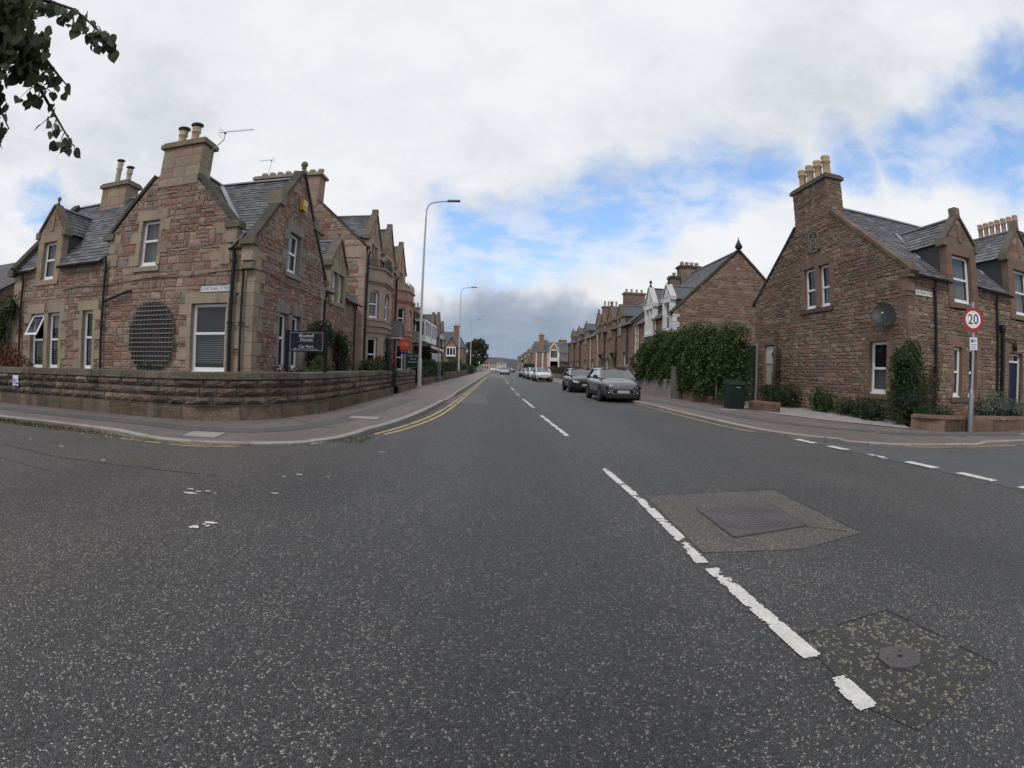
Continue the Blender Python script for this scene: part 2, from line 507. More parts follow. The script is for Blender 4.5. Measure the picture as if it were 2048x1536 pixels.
    def build(self, name, material, parent=None, auto=None):
        me = bpy.data.meshes.new(name)
        o = ORG.get(parent.name, Vector((0, 0, 0))) if parent else Vector((0, 0, 0))
        me.from_pydata([(x - o.x, y - o.y, z - o.z) for x, y, z in self.v], [], self.f)
        lt = []
        for f, c in zip(self.f, self.c):
            lt.extend([c[0], c[1], c[2], 1.0] * len(f))
        at = me.color_attributes.new('tone', 'FLOAT_COLOR', 'CORNER')
        at.data.foreach_set('color', lt)
        uv = me.uv_layers.new(name='UVMap')
        uvs = []
        for p in me.polygons:
            n = p.normal
            if abs(n.z) > 0.97:
                for i in p.vertices:
                    x, y, z = self.v[i]
                    uvs += [x, y]
            else:
                t = Z.cross(n).normalized()
                b = n.cross(t)
                for i in p.vertices:
                    q = Vector(self.v[i])
                    uvs += [q.dot(t), q.dot(b)]
        uv.data.foreach_set('uv', uvs)
        me.polygons.foreach_set('use_smooth', self.s)
        me.materials.append(material)
        ob = bpy.data.objects.new(name, me)
        COL.objects.link(ob)
        if parent:
            ob.parent = parent
            ORG[ob.name] = o
        else:
            ORG[ob.name] = Vector((0, 0, 0))
        return ob


def tag(o, label=None, cat=None, group=None, kind=None):
    for k, v in (('label', label), ('category', cat), ('group', group), ('kind', kind)):
        if v:
            o[k] = v
    return o


def thing(name, loc, label, cat, group=None):
    o = bpy.data.objects.new(name, None)
    o.empty_display_size = 0.2
    o.location = loc
    COL.objects.link(o)
    ORG[o.name] = Vector(loc)
    return tag(o, label, cat, group)


def struct(name, mb, m):
    return tag(mb.build(name, m), kind='structure')


def stuff(name, mb, m):
    return tag(mb.build(name, m), kind='stuff')


def copy_thing(src, loc, rotz=None, label=None, scale=None):
    c = src.copy()
    COL.objects.link(c)
    c.location = loc
    if rotz is not None:
        c.rotation_euler = (0, 0, rotz)
    if scale:
        c.scale = scale
    if label:
        c['label'] = label

    def rec(a, b):
        for ch in a.children:
            k = ch.copy()
            COL.objects.link(k)
            k.parent = b
            rec(ch, k)
    rec(src, c)
    return c


class Fr:
    """A facade: u runs to the viewer's right along it, z up, d outwards."""

    def __init__(s, o, u, n):
        s.o, s.u, s.n = Vector(o), Vector(u), Vector(n)

    def P(s, u, z, d=0.0):
        return s.o + s.u * u + Z * z + s.n * d


def south(y):
    return Fr((0, y, 0), (1, 0, 0), (0, -1, 0))      # u = x


def east(x):
    return Fr((x, 0, 0), (0, 1, 0), (1, 0, 0))       # u = y


def west(x):
    return Fr((x, 0, 0), (0, -1, 0), (-1, 0, 0))     # u = -y


# ------------------------------------------------------------------ masonry and slating, stone by stone
def clip(poly, conv):
    """Sutherland-Hodgman: poly cut to the convex counter-clockwise polygon conv."""
    out = poly
    n = len(conv)
    for i in range(n):
        ax, ay = conv[i]
        bx, by = conv[(i + 1) % n]
        inp, out = out, []
        if not inp:
            break
        for j in range(len(inp)):
            p, q = inp[j - 1], inp[j]
            sp = (bx - ax) * (p[1] - ay) - (by - ay) * (p[0] - ax)
            sq = (bx - ax) * (q[1] - ay) - (by - ay) * (q[0] - ax)
            if (sp >= 0) != (sq >= 0):
                k = sp / (sp - sq)
                out.append((p[0] + (q[0] - p[0]) * k, p[1] + (q[1] - p[1]) * k))
            if sq >= 0:
                out.append(q)
    return out


def area(p):
    return 0.5 * sum(p[i - 1][0] * p[i][1] - p[i][0] * p[i - 1][1] for i in range(len(p)))


def ccw(p):
    return p if area(p) > 0 else p[::-1]


def inside(p, u, z):
    return all((p[(i + 1) % len(p)][0] - p[i][0]) * (z - p[i][1]) - (p[(i + 1) % len(p)][1] - p[i][1]) * (u - p[i][0]) >= 0 for i in range(len(p)))


def minus(rs, h):
    out = []
    for a, b, c, d in rs:
        if h[0] >= b or h[1] <= a or h[2] >= d or h[3] <= c:
            out.append((a, b, c, d))
            continue
        if h[2] > c:
            out.append((a, b, c, h[2]))
        if h[3] < d:
            out.append((a, b, h[3], d))
        c2, d2 = max(c, h[2]), min(d, h[3])
        if h[0] > a:
            out.append((a, h[0], c2, d2))
        if h[1] < b:
            out.append((h[1], b, c2, d2))
    return out


PAL_L = [(0.30, 0.205, 0.16), (0.325, 0.235, 0.185), (0.275, 0.182, 0.143), (0.33, 0.26, 0.20), (0.245, 0.195, 0.165), (0.285, 0.165, 0.123), (0.31, 0.21, 0.165)]
PAL_R = [(0.235, 0.165, 0.125), (0.205, 0.14, 0.105), (0.265, 0.19, 0.145), (0.22, 0.17, 0.135), (0.225, 0.137, 0.102), (0.19, 0.15, 0.125), (0.28, 0.215, 0.165)]
PAL_V = [(0.30, 0.20, 0.155), (0.34, 0.25, 0.19), (0.27, 0.15, 0.115), (0.33, 0.27, 0.21), (0.28, 0.21, 0.17)]
PAL_B = [(0.165, 0.125, 0.10), (0.13, 0.105, 0.09), (0.20, 0.15, 0.12), (0.15, 0.12, 0.105), (0.18, 0.13, 0.105)]


def jig(c, a):
    k = 1 + RND.uniform(-a, a)
    return (c[0] * k, c[1] * k * (1 + RND.uniform(-0.03, 0.03)), c[2] * k * (1 + RND.uniform(-0.05, 0.05)))


def stone(mb, fr, p, rel, col, mcol, mort, rough):
    """One stone: an irregular, slightly tilted and bulging block standing out of the mortar bed."""
    mb.face([fr.P(u, z, 0) for u, z in p], mcol)
    cx = sum(q[0] for q in p) / len(p)
    cz = sum(q[1] for q in p) / len(p)
    wu = max(q[0] for q in p) - min(q[0] for q in p)
    wz = max(q[1] for q in p) - min(q[1] for q in p)
    if wu < 0.03 or wz < 0.03:
        return
    fu, fz = max(0.3, 1 - 2 * mort / wu), max(0.3, 1 - 2 * mort / wz)
    ring = []
    n = len(p)
    for i in range(n):
        a, b = p[i], p[(i + 1) % n]
        L = math.hypot(b[0] - a[0], b[1] - a[1])
        ring.append(a)
        if L > 0.16 and rough > 0:
            k = RND.uniform(0.35, 0.65)
            ring.append((a[0] + (b[0] - a[0]) * k, a[1] + (b[1] - a[1]) * k))
    j = rough * 0.012
    ring = [(cx + (u - cx) * fu + RND.uniform(-j, j), cz + (z - cz) * fz + RND.uniform(-j, j)) for u, z in ring]
    base = rel * RND.uniform(0.35, 1.0)
    tu, tz = RND.uniform(-0.35, 0.35) * rel / max(wu, .1), RND.uniform(-0.2, 0.5) * rel / max(wz, .1)
    fd = [max(0.002, base + (u - cx) * tu + (z - cz) * tz + RND.uniform(-.25, .25) * rel) for u, z in ring]
    m = len(ring)
    vs = [fr.P(u, z, 0.0) for u, z in ring] + [fr.P(u, z, d * .7) for (u, z), d in zip(ring, fd)]
    ou, oz = RND.uniform(-.12, .12) * wu, RND.uniform(-.08, .12) * wz
    for (u, z), d in zip(ring, fd):      # worn arrises round a rough, nearly flat face
        k = RND.uniform(.5, .78)
        vs.append(fr.P(cx + ou * .4 + (u - cx) * k, cz + oz * .4 + (z - cz) * k, d + rel * RND.uniform(.0, .42)))
    vs.append(fr.P(cx + ou, cz + oz, base + rel * RND.uniform(0.0, 0.5)))
    fs = [(i, (i + 1) % m, m + (i + 1) % m, m + i) for i in range(m)] + [(m + i, m + (i + 1) % m, 2 * m + (i + 1) % m, 2 * m + i) for i in range(m)]
    fs += [(2 * m + i, 2 * m + (i + 1) % m, 3 * m) for i in range(m)]
    mb.mesh(vs, fs, col)


def rock(mb, fr, u0, u1, z0, z1, rel, col, nu=0, nz=4):
    """A rock-faced wall block: flat arrises, a rough belly that overhangs its lower edge."""
    nu = max(3, round((u1 - u0) / .11))
    g = .006
    a, b, c, d = u0 + g, u1 - g, z0 + g, z1 - g
    ph = RND.uniform(.8, 1.15)
    vs = []
    for j in range(nz + 1):
        f = j / nz
        prof = (0.0, .55, .95, .80, .12)[j] if nz == 4 else math.sin(math.pi * f)
        for i in range(nu + 1):
            e = min(1, min(i, nu - i) * .8 + .35)
            dep = rel * ph * prof * e * RND.uniform(.6, 1.25) + RND.uniform(0, .006)
            ju = RND.uniform(-.3, .3) * (b - a) / nu if 0 < i < nu else 0
            jz = RND.uniform(-.2, .2) * (d - c) / nz if 0 < j < nz else RND.uniform(-.004, .004)
            vs.append(fr.P(a + (b - a) * i / nu + ju, c + (d - c) * f + jz, dep))
    n = nu + 1
    for j in range(nz):
        for i in range(nu):
            mb.mesh([vs[j * n + i], vs[j * n + i + 1], vs[(j + 1) * n + i + 1], vs[(j + 1) * n + i]], [(0, 1, 2, 3)], jig(col, .06))
    mb.face([fr.P(u0, z0, -.004), fr.P(u1, z0, -.004), fr.P(u1, z1, -.004), fr.P(u0, z1, -.004)], (.10, .085, .075))


def masonry(mb, fr, outline, holes=(), pal=PAL_L, course=(0.12, 0.25), length=(0.16, 0.50), rel=0.030, mort=0.008, snecks=0.42,
            mcol=(0.225, 0.172, 0.142), rough=1.0, var=0.13):
    outline = ccw([tuple(p) for p in outline])
    z0 = min(p[1] for p in outline)
    z1 = max(p[1] for p in outline)
    z = z0
    while z < z1 - 1e-4:
        h = RND.uniform(*course)
        if z + h > z1 - 0.08:
            h = z1 - z
        sec = clip([(-500, z), (500, z), (500, z + h), (-500, z + h)], outline)
        if sec:
            ua, ub = min(p[0] for p in sec), max(p[0] for p in sec)
            u = ua - RND.uniform(0, 0.2)
            while u < ub:
                L = RND.uniform(*length)
                cells = [(u, u + L, z, z + h)]
                if RND.random() < snecks and h > 0.13:
                    k = RND.uniform(0.35, 0.65)
                    if RND.random() < 0.5:
                        cells = [(u, u + L, z, z + h * k), (u, u + L, z + h * k, z + h)]
                    else:
                        m = RND.uniform(0.4, 0.7)
                        cells = [(u, u + L * m, z, z + h), (u + L * m, u + L, z, z + h * k), (u + L * m, u + L, z + h * k, z + h)]
                for hl in holes:
                    cells = minus(cells, hl)
                for a, b, c, d in cells:
                    p = clip([(a, c), (b, c), (b, d), (a, d)], outline)
                    if len(p) > 2 and area(p) > 0.0008:
                        # merge near-coincident corners
                        q = [p[i] for i in range(len(p)) if math.hypot(p[i][0] - p[i - 1][0], p[i][1] - p[i - 1][1]) > 0.004]
                        if len(q) > 2:
                            stone(mb, fr, q, rel, jig(RND.choice(pal), var), jig(mcol, 0.06), mort, rough)
                u += L
        z += h


def slates(mb, poly3, row=0.2, width=(0.2, 0.36), base=(0.135, 0.138, 0.146), var=0.40, lift=0.020):
    """Slate one roof plane: rows of single slates, each lapping the row below."""
    P = [Vector(p) for p in poly3]
    n = (P[1] - P[0]).cross(P[2] - P[0]).normalized()
    if n.z < 0:
        n = -n
    u = Z.cross(n).normalized()
    v = n.cross(u)
    o = P[0]
    q = ccw([((p - o).dot(u), (p - o).dot(v)) for p in P])
    v0, v1 = min(p[1] for p in q), max(p[1] for p in q)
    W = lambda a, b, d: o + u * a + v * b + n * d
    mb.face([W(a, b, 0) for a, b in q], [c * 0.3 for c in base])
    y = v0
    k = 0
    while y < v1:
        r = row * RND.uniform(0.96, 1.04) * (1 - 0.18 * (y - v0) / max(v1 - v0, .1))
        sec = clip([(-500, y), (500, y), (500, y + r), (-500, y + r)], q)
        if len(sec) > 2:
            a0, a1 = min(p[0] for p in sec), max(p[0] for p in sec)
            a = a0 - RND.uniform(0, 0.3)
            while a < a1:
                wd = RND.uniform(*width)
                dy = RND.uniform(-0.012, 0.004)
                p = clip([(a + .002, y + dy), (a + wd - .002, y + dy), (a + wd - .002, y + r), (a + .002, y + r)], q)
                if len(p) > 2 and area(p) > 0.0006:
                    col = jig(base, var)
                    lf = lift * RND.uniform(0.75, 1.35)
                    t = [W(s, b, 0.002 + lf * max(0, min(1, (y + r - b) / r))) for s, b in p]
                    mb.face(t, col)
                    for i in range(len(p)):
                        s1, s2 = p[i], p[(i + 1) % len(p)]
                        if abs(s1[1] - s2[1]) < 0.03 and s1[1] < y + r * .4 and s2[1] < y + r * .4:
                            mb.face([W(s1[0], s1[1], 0), W(s2[0], s2[1], 0), t[(i + 1) % len(p)], t[i]], [c * 0.55 for c in col])
                a += wd
        y += r
        k += 1


def quoins(mb, c, du, dv, z0, z1, col=(0.36, 0.275, 0.195), a=0.52, b=0.30, h=0.30, proud=0.04):
    """Alternating long and short corner stones at the vertical edge through c; du, dv point along the two walls away from the corner."""
    du, dv = Vector(du), Vector(dv)
    c = Vector(c)
    z, k = z0, RND.randint(0, 1)
    while z < z1 - 0.05:
        hh = min(h * RND.uniform(0.9, 1.12), z1 - z)
        la, lb = (a, b) if k % 2 else (b, a)
        la *= RND.uniform(.93, 1.07)
        lb *= RND.uniform(.93, 1.07)
        k += 1
        o = c - du * proud - dv * proud
        g = 0.006
        cc = jig(col, 0.12)
        A = [o, o + du * (la + proud), o + du * (la + proud) + dv * 0.12, o + du * .12 + dv * .12, o + dv * (lb + proud) + du * .12, o + dv * (lb + proud)]
        if du.cross(dv).z < 0:
            A = A[::-1]
        n = 6
        lo = [p + Z * (z + g - p.z) for p in A]
        hi = [p + Z * (z + hh - g - p.z) for p in A]
        mb.mesh(lo + hi, [tuple(range(n - 1, -1, -1)), tuple(range(n, 2 * n))] + [(i, (i + 1) % n, n + (i + 1) % n, n + i) for i in range(n)], cc)
        z += hh


# ------------------------------------------------------------------ house parts
def tilted(mb, fr, u0, u1, z0, z1, d, col, ang):
    """A casement hinged at its top edge and pushed out at the bottom by ang."""
    off = math.sin(ang) * (z1 - z0)
    zb = z1 - math.cos(ang) * (z1 - z0)
    def q(u, s, dd):
        return fr.P(u, z1 + (zb - z1) * s, d + off * s + dd)
    w_ = 0.07
    for a, b, s0, s1 in ((u0, u0 + w_, 0, 1), (u1 - w_, u1, 0, 1), (u0 + w_, u1 - w_, 0, .09), (u0 + w_, u1 - w_, .9, 1)):
        mb.hexa([q(a, s1, .04), q(b, s1, .04), q(b, s1, 0), q(a, s1, 0), q(a, s0, .04), q(b, s0, .04), q(b, s0, 0), q(a, s0, 0)], col)
    return [q(u0 + w_, .9, .02), q(u1 - w_, .9, .02), q(u1 - w_, .09, .02), q(u0 + w_, .09, .02)]


def window(house, fr, u0, u1, z0, z1, rec=0.12, mid=0.5, wf=0.08, blind=None, open_=None, surround=None, sillstone=True, simple=False,
           frame_mat=None, arch=0.0, mull=0):
    """Two-light window in a reveal. blind: 'venetian', 'roller', 'net', 'half'. surround: colour of dressed stones round it."""
    fm = frame_mat or M_WHITE
    m = MB()
    d0, d1 = -rec - 0.05, -rec
    g = 0.012
    zm = z0 + (z1 - z0) * mid
    a, b, c, d = u0 + g, u1 - g, z0 + 0.01, z1 - g
    m.fbox(fr, a, a + wf, c, d, d0, d1)
    m.fbox(fr, b - wf, b, c, d, d0, d1)
    m.fbox(fr, a + wf, b - wf, d - wf, d, d0, d1)
    m.fbox(fr, a + wf, b - wf, c, c + wf * 1.35, d0, d1)
    m.fbox(fr, a + wf, b - wf, zm - 0.035, zm + 0.035, d0, d1 + 0.015)
    for k in range(mull):
        um = a + (b - a) * (k + 1) / (mull + 1)
        m.fbox(fr, um - .03, um + .03, c + wf * 1.35, d - wf, d0, d1 + .01)
    # glazing bead, a thinner inner line that gives the frame a second edge
    if not simple:
        for za, zb in ((c + wf * 1.35, zm - .035), (zm + .035, d - wf)):
            for s in (a + wf, b - wf - .022):
                m.fbox(fr, s, s + .022, za, zb, d0 + .01, d1 - .012, (0.86, 0.86, 0.86))
    lights = [[(a + wf * .6, c + wf), (b - wf * .6, c + wf), (b - wf * .6, zm), (a + wf * .6, zm)],
              [(a + wf * .6, zm), (b - wf * .6, zm), (b - wf * .6, d - wf * .6), (a + wf * .6, d - wf * .6)]]
    panes = [[fr.P(u, z, d0 + .02 - .004 * i) for u, z in l] for i, l in enumerate(lights)]
    if open_:
        panes[1] = tilted(m, fr, a + .02, b - .02, zm + .03, d - .03, d1 + .01, (1, 1, 1), open_)
    win = m.build('window', fm, house)
    pm = MB()
    for p in panes:
        pm.face(p)
    pm.build('pane', M_GLASS if not simple else M_DARKGLASS, win)
    if not simple:
        s = MB()
        s.fbox(fr, u0 - 0.02, u1 + 0.02, z0 - 0.035, z0 + 0.012, d1 - .02, d1 + 0.07)
        s.build('sill', fm, win)
        room = MB()
        x0, x1, y0, y1 = u0 - .1, u1 + .1, z0 - .1, z1 + .1
        e0, e1 = d0 - .7, d0 - .004
        P = fr.P
        for q in ([(x0, y0, e0), (x1, y0, e0), (x1, y1, e0), (x0, y1, e0)], [(x0, y0, e0), (x0, y1, e0), (x0, y1, e1), (x0, y0, e1)],
                  [(x1, y0, e0), (x1, y1, e0), (x1, y1, e1), (x1, y0, e1)], [(x0, y0, e0), (x1, y0, e0), (x1, y0, e1), (x0, y0, e1)],
                  [(x0, y1, e0), (x1, y1, e0), (x1, y1, e1), (x0, y1, e1)]):
            room.face([P(*t) for t in q], (1.6, 1.5, 1.4))
        room.build('interior', M_DARK, win)
        if blind:
            bl = MB()
            e = d0 - .05
            if blind in ('venetian', 'half'):
                zt = zm if blind == 'half' else d - .05
                z = c + .08
                while z < zt:
                    bl.hexa([P(a + .03, z, e), P(b - .03, z, e), P(b - .03, z + .012, e - .045), P(a + .03, z + .012, e - .045),
                             P(a + .03, z + .006, e), P(b - .03, z + .006, e), P(b - .03, z + .018, e - .045), P(a + .03, z + .018, e - .045)], (0.50, 0.49, 0.47))
                    z += .062
                for uu in (a + .12, b - .14):
                    bl.fbox(fr, uu, uu + .012, c + .08, zt, e - .03, e - .02, (0.4, 0.4, 0.38))
            if blind == 'roller':
                bl.fbox(fr, a + .04, b - .04, zm + (d - zm) * .45, d - .05, e - .01, e, (0.42, 0.41, 0.38))
                z = c + .08
                while z < zm:
                    bl.fbox(fr, a + .03, b - .03, z, z + .022, e - .04, e, (0.42, 0.41, 0.40))
                    z += .062
            if blind in ('net', 'full'):
                top = d - .05 if blind == 'full' else zm
                n = 40
                pts = [(a + .04 + (b - a - .08) * k / n, e - .03 + .018 * math.sin(k * 1.9) + .008 * math.sin(k * 4.1)) for k in range(n + 1)]
                for k in range(n):
                    (ua, da), (ub, db) = pts[k], pts[k + 1]
                    sh = .36 + .05 * math.sin(k * 2.3)
                    bl.face([P(ua, c + .06, da), P(ub, c + .06, db), P(ub, top, db), P(ua, top, da)], (sh, sh, sh * 1.02))
            bl.build('curtain' if blind in ('net', 'full') else 'blind', M_BLIND, win)
    if surround:
        surround_stones(win, fr, u0, u1, z0, z1, rec, surround, sillstone)
    return win


def surround_stones(win, fr, u0, u1, z0, z1, rec, col, sillstone=True, wide=0.44, narrow=0.15, proud=0.040, left=True, right=True, lint=0.33):
    s = MB()
    z = z0
    k = RND.randint(0, 1)
    n = max(3, round((z1 - z0) / 0.33))
    h = (z1 - z0) / n
    for i in range(n):
        for side in (0, 1):
            if not (left, right)[side]:
                continue
            L = wide if (i + side + k) % 2 else narrow
            L *= RND.uniform(.92, 1.08)
            a, b = (u0 - L, u0) if side == 0 else (u1, u1 + L)
            s.fbox(fr, a, b, z0 + i * h + .004, z0 + (i + 1) * h - .004, -rec - .06, proud + RND.uniform(-.004, .004), jig(col, .10))
    lo, hi = (u0 - (.26 if left else 0)), (u1 + (.26 if right else 0))
    s.fbox(fr, lo, hi, z1 + .003, z1 + lint, -rec - .06, proud + .003, jig(col, .07))
    if sillstone:
        s.fbox(fr, u0 - (.16 if left else 0), u1 + (.16 if right else 0), z0 - .19, z0 - .04, -rec - .06, proud + .035, jig(col, .08))
    s.build('window_surround', M_DRESS, win)


M_DARKGLASS = mat('dark_glass', (0.02, 0.023, 0.027), 0.06, spec=1.0)


def pot(chim, p, h=0.62, r=0.13, col=(0.50, 0.40, 0.27), cowl=False):
    m = MB()
    m.lathe(p, [(r * 1.15, 0), (r * 1.15, .07 * h), (r * 1.02, .11 * h), (r * .93, .66 * h), (r * 1.18, .70 * h), (r * 1.22, .76 * h),
                (r * 1.05, .80 * h), (r * 1.08, .86 * h), (r * 1.18, .93 * h), (r * 1.12, h), (r * .75, h), (r * .72, h - .1)], 16, col)
    if cowl:
        q = Vector(p) + Z * h
        for k in range(4):
            an = math.pi / 2 * k + .4
            m.tube([q + V3(r * .9 * math.cos(an), r * .9 * math.sin(an), 0), q + V3(r * .9 * math.cos(an), r * .9 * math.sin(an), .09)], .012, 6, (.1, .1, .1))
        m.lathe(q + Z * .09, [(r * 1.6, 0), (r * 1.55, .025), (r * .5, .07), (.01, .075)], 16, (0.13, 0.125, 0.12))
    return m.build('chimney_pot', M_POT, chim)


def skew(house, pts, off, wid, th=0.11, name='skew_coping', col=(0.088, 0.077, 0.065)):
    """Gable coping: a sloping slab from pts[0] up to pts[-1]; off is the outward normal of the gable."""
    m = MB()
    off = Vector(off)
    for a, b in zip(pts[:-1], pts[1:]):
        a, b = Vector(a), Vector(b)
        L = (b - a).length
        n = max(1, round(L / 0.9))
        for i in range(n):
            p, q = a + (b - a) * (i / n), a + (b - a) * ((i + 1) / n)
            e = (q - p).normalized() * .004
            up = (b - a).cross(off).normalized()
            if up.z < 0:
                up = -up
            lo = [p + e + off * .07, q - e + off * .07, q - e - off * wid, p + e - off * wid]
            lift = RND.uniform(0, .012)
            m.hexa([x for x in lo] + [x + up * (th + lift) for x in lo], jig(col, .22))
    return m.build(name, M_SKEW, house)


def drainpipe(house, x, y, z0, z1, r=0.045, off=(0, -1, 0), hopper=True, col=(1, 1, 1), m_=None):
    m = MB()
    o = Vector(off)
    c = V3(x, y, 0) + o * (r + .045)
    m.tube([c + Z * z0, c + Z * (z1 - .28), c + Z * (z1 - .14) + o * .04, c + Z * z1 + o * .06], r, 10, col)
    z = z0 + .5
    while z < z1 - .3:
        m.tube([c + Z * (z - .03), c + Z * (z + .03)], r * 1.3, 10, col)
        m.box((c.x - .02 - abs(o.y) * .09, c.y - .02 - abs(o.x) * .09, z - .02), (c.x + .02 + abs(o.y) * .09, c.y + .02 + abs(o.x) * .09, z + .02), col)
        z += 1.75
    return m.build('drainpipe', m_ or M_IRON, house)


def gutter(house, a, b, r=0.065, m_=None):
    a, b = Vector(a), Vector(b)
    d = (b - a).normalized()
    s = d.cross(Z).normalized()
    m = MB()
    n = 8
    prof = [(math.cos(math.pi * k / n), -math.sin(math.pi * k / n)) for k in range(n + 1)]
    outer = [s * (r * x) + Z * (r * z) for x, z in prof]
    inner = [s * (r * .86 * x) + Z * (r * .86 * z) for x, z in prof]
    ring = outer + inner[::-1]
    k = len(ring)
    vs = [a + q for q in ring] + [b + q for q in ring]
    m.mesh(vs, [(i, (i + 1) % k, k + (i + 1) % k, k + i) for i in range(k)] + [tuple(range(k - 1, -1, -1)), tuple(range(k, 2 * k))], (1, 1, 1))
    return m.build('gutter', m_ or M_IRON, house)


def text_into(mb, txt, fr_o, u, v, n, size, depth=0.004, col=(1, 1, 1), align='CENTER', font=None):
    """Lettering as raised mesh, laid on the plane through fr_o with axes u (reading direction) and v (up)."""
    cu = bpy.data.curves.new('lettering', 'FONT')
    cu.body = txt
    cu.size = size
    cu.align_x = align
    cu.align_y = 'CENTER'
    cu.extrude = depth / 2
    cu.resolution_u = 3
    ob = bpy.data.objects.new('lettering_source', cu)
    COL.objects.link(ob)
    dg = bpy.context.evaluated_depsgraph_get()
    ev = ob.evaluated_get(dg)
    me = ev.to_mesh()
    o, u, v, n = Vector(fr_o), Vector(u), Vector(v), Vector(n)
    vs = [o + u * p.co.x + v * p.co.y + n * (p.co.z + depth / 2) for p in me.vertices]
    fs = [tuple(p.vertices) for p in me.polygons]
    mb.mesh(vs, fs, col)
    ev.to_mesh_clear()
    bpy.data.objects.remove(ob)
    bpy.data.curves.remove(cu)


# ------------------------------------------------------------------ foliage
def leaf(mb, p, d, up, L, W, col):
    """One pointed leaf: two triangles-and-a-fold along its midrib, from stalk p in direction d."""
    d = d.normalized()
    s = d.cross(up)
    s = s.normalized() if s.length > 1e-4 else Vector((1, 0, 0))
    n = s.cross(d)
    a, b = p + d * (L * .45) + s * W * .5 + n * (W * .10), p + d * (L * .45) - s * W * .5 + n * (W * .10)
    t = p + d * L
    mb.face([p, a, t], col)
    mb.face([p, t, b], col)


def rvec(r=RND):
    while True:
        v = Vector((r.uniform(-1, 1), r.uniform(-1, 1), r.uniform(-1, 1)))
        if 0.05 < v.length < 1:
            return v.normalized()


def cloud_of_leaves(mb, sampler, n, L, pal, out_bias=0.6, var=0.3, up_bias=0.25):
    """sampler() -> (point, outward direction)."""
    for _ in range(n):
        p, o = sampler()
        d = (o * out_bias + rvec() + Vector((0, 0, -up_bias))).normalized()
        s = L * RND.uniform(0.6, 1.25)
        leaf(mb, p, d, (rvec() + o), s, s * RND.uniform(.5, .8), jig(RND.choice(pal), var))


G_DARK = [(0.032, 0.056, 0.018), (0.042, 0.07, 0.023), (0.026, 0.046, 0.017)]
G_HEDGE = [(0.042, 0.074, 0.019), (0.060, 0.10, 0.026), (0.028, 0.052, 0.016), (0.11, 0.15, 0.045)]
G_MID = [(0.05, 0.085, 0.022), (0.035, 0.065, 0.02), (0.07, 0.11, 0.03)]
G_YEL = [(0.13, 0.13, 0.03), (0.09, 0.11, 0.03), (0.16, 0.13, 0.04)]
G_RED = [(0.16, 0.04, 0.022), (0.12, 0.035, 0.022), (0.20, 0.07, 0.03), (0.08, 0.035, 0.02)]
G_GREY = [(0.13, 0.155, 0.115), (0.17, 0.20, 0.15), (0.09, 0.115, 0.08)]


def lumps(cs):
    """Sampler over the shells of several balls (centre, radii): leaves near the surface of any ball and not deep in another."""
    wts = [r[0] * r[1] + r[1] * r[2] + r[0] * r[2] for c, r in cs]
    tot = sum(wts)

    def f():
        for _ in range(30):
            k = RND.uniform(0, tot)
            for (c, r), w_ in zip(cs, wts):
                k -= w_
                if k <= 0:
                    break
            o = rvec()
            s = 1 - abs(RND.gauss(0, .16))
            p = Vector((c[0] + o.x * r[0] * s, c[1] + o.y * r[1] * s, c[2] + o.z * r[2] * s))
            if p.z < 0.1:
                continue
            deep = False
            for c2, r2 in cs:
                if (c2, r2) is (c, r) or c2 == c:
                    continue
                q = ((p.x - c2[0]) / r2[0]) ** 2 + ((p.y - c2[1]) / r2[1]) ** 2 + ((p.z - c2[2]) / r2[2]) ** 2
                if q < .45:
                    deep = True
                    break
            if not deep:
                return p, o
        return p, o
    return f


def bush(name, label, cat, cs, n, L, pal, group=None, core=True, flowers=None, stem=None):
    """A shrub: leaf cloud on lumps, with twiggy stems inside."""
    b = (cs[0][0][0], cs[0][0][1], 0.12)
    t = thing(name, b, label, cat, group)
    m = MB()
    cloud_of_leaves(m, lumps(cs), n, L, pal)
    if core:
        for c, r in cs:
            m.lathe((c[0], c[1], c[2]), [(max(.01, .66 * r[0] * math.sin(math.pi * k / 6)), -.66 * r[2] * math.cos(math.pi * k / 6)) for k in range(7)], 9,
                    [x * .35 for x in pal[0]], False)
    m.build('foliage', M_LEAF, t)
    s = MB()
    for c, r in cs:
        for k in range(3):
            e = Vector(c) + Vector((RND.uniform(-.5, .5) * r[0], RND.uniform(-.5, .5) * r[1], RND.uniform(-.2, .6) * r[2]))
            st = Vector((b[0] + RND.uniform(-.1, .1) + (c[0] - b[0]) * .6, b[1] + RND.uniform(-.1, .1) + (c[1] - b[1]) * .6, .08))
            s.tube([st, (st + e) / 2 + Vector((RND.uniform(-.05, .05), RND.uniform(-.05, .05), 0)), e], [.025, .018, .008], 6)
    s.build('stem', M_BARK, t)
    if flowers:
        pts, col, r = flowers
        for p in pts:
            fl = MB()
            for k in range(14):
                d = rvec()
                leaf(fl, Vector(p), d + Vector((0, 0, .3)), rvec(), r, r * .8, jig(col, .25))
            fl.build('flower', M_PETAL, t)
    return t


M_PETAL = mat('petals', rough=0.6, var=0.1, trans=0.2, spec=0.2)


# ------------------------------------------------------------------ ground, road, pavements
def fan(mb, pts, z, col=(1, 1, 1)):
    mb.face([(x, y, z) for x, y in pts], col)


m = MB()
N_ = 12
for i in range(N_):
    for j in range(N_):
        x0, x1 = -1500 + 3000 * i / N_, -1500 + 3000 * (i + 1) / N_
        y0, y1 = -600 + 3000 * j / N_, -600 + 3000 * (j + 1) / N_
        m.face([(x0, y0, -.06), (x1, y0, -.06), (x1, y1, -.06), (x0, y1, -.06)])
struct('ground', m, mat('ground_turf', (0.07, 0.085, 0.035), 0.95, var=0.3, vscale=0.3, fine=0.2, fscale=8))

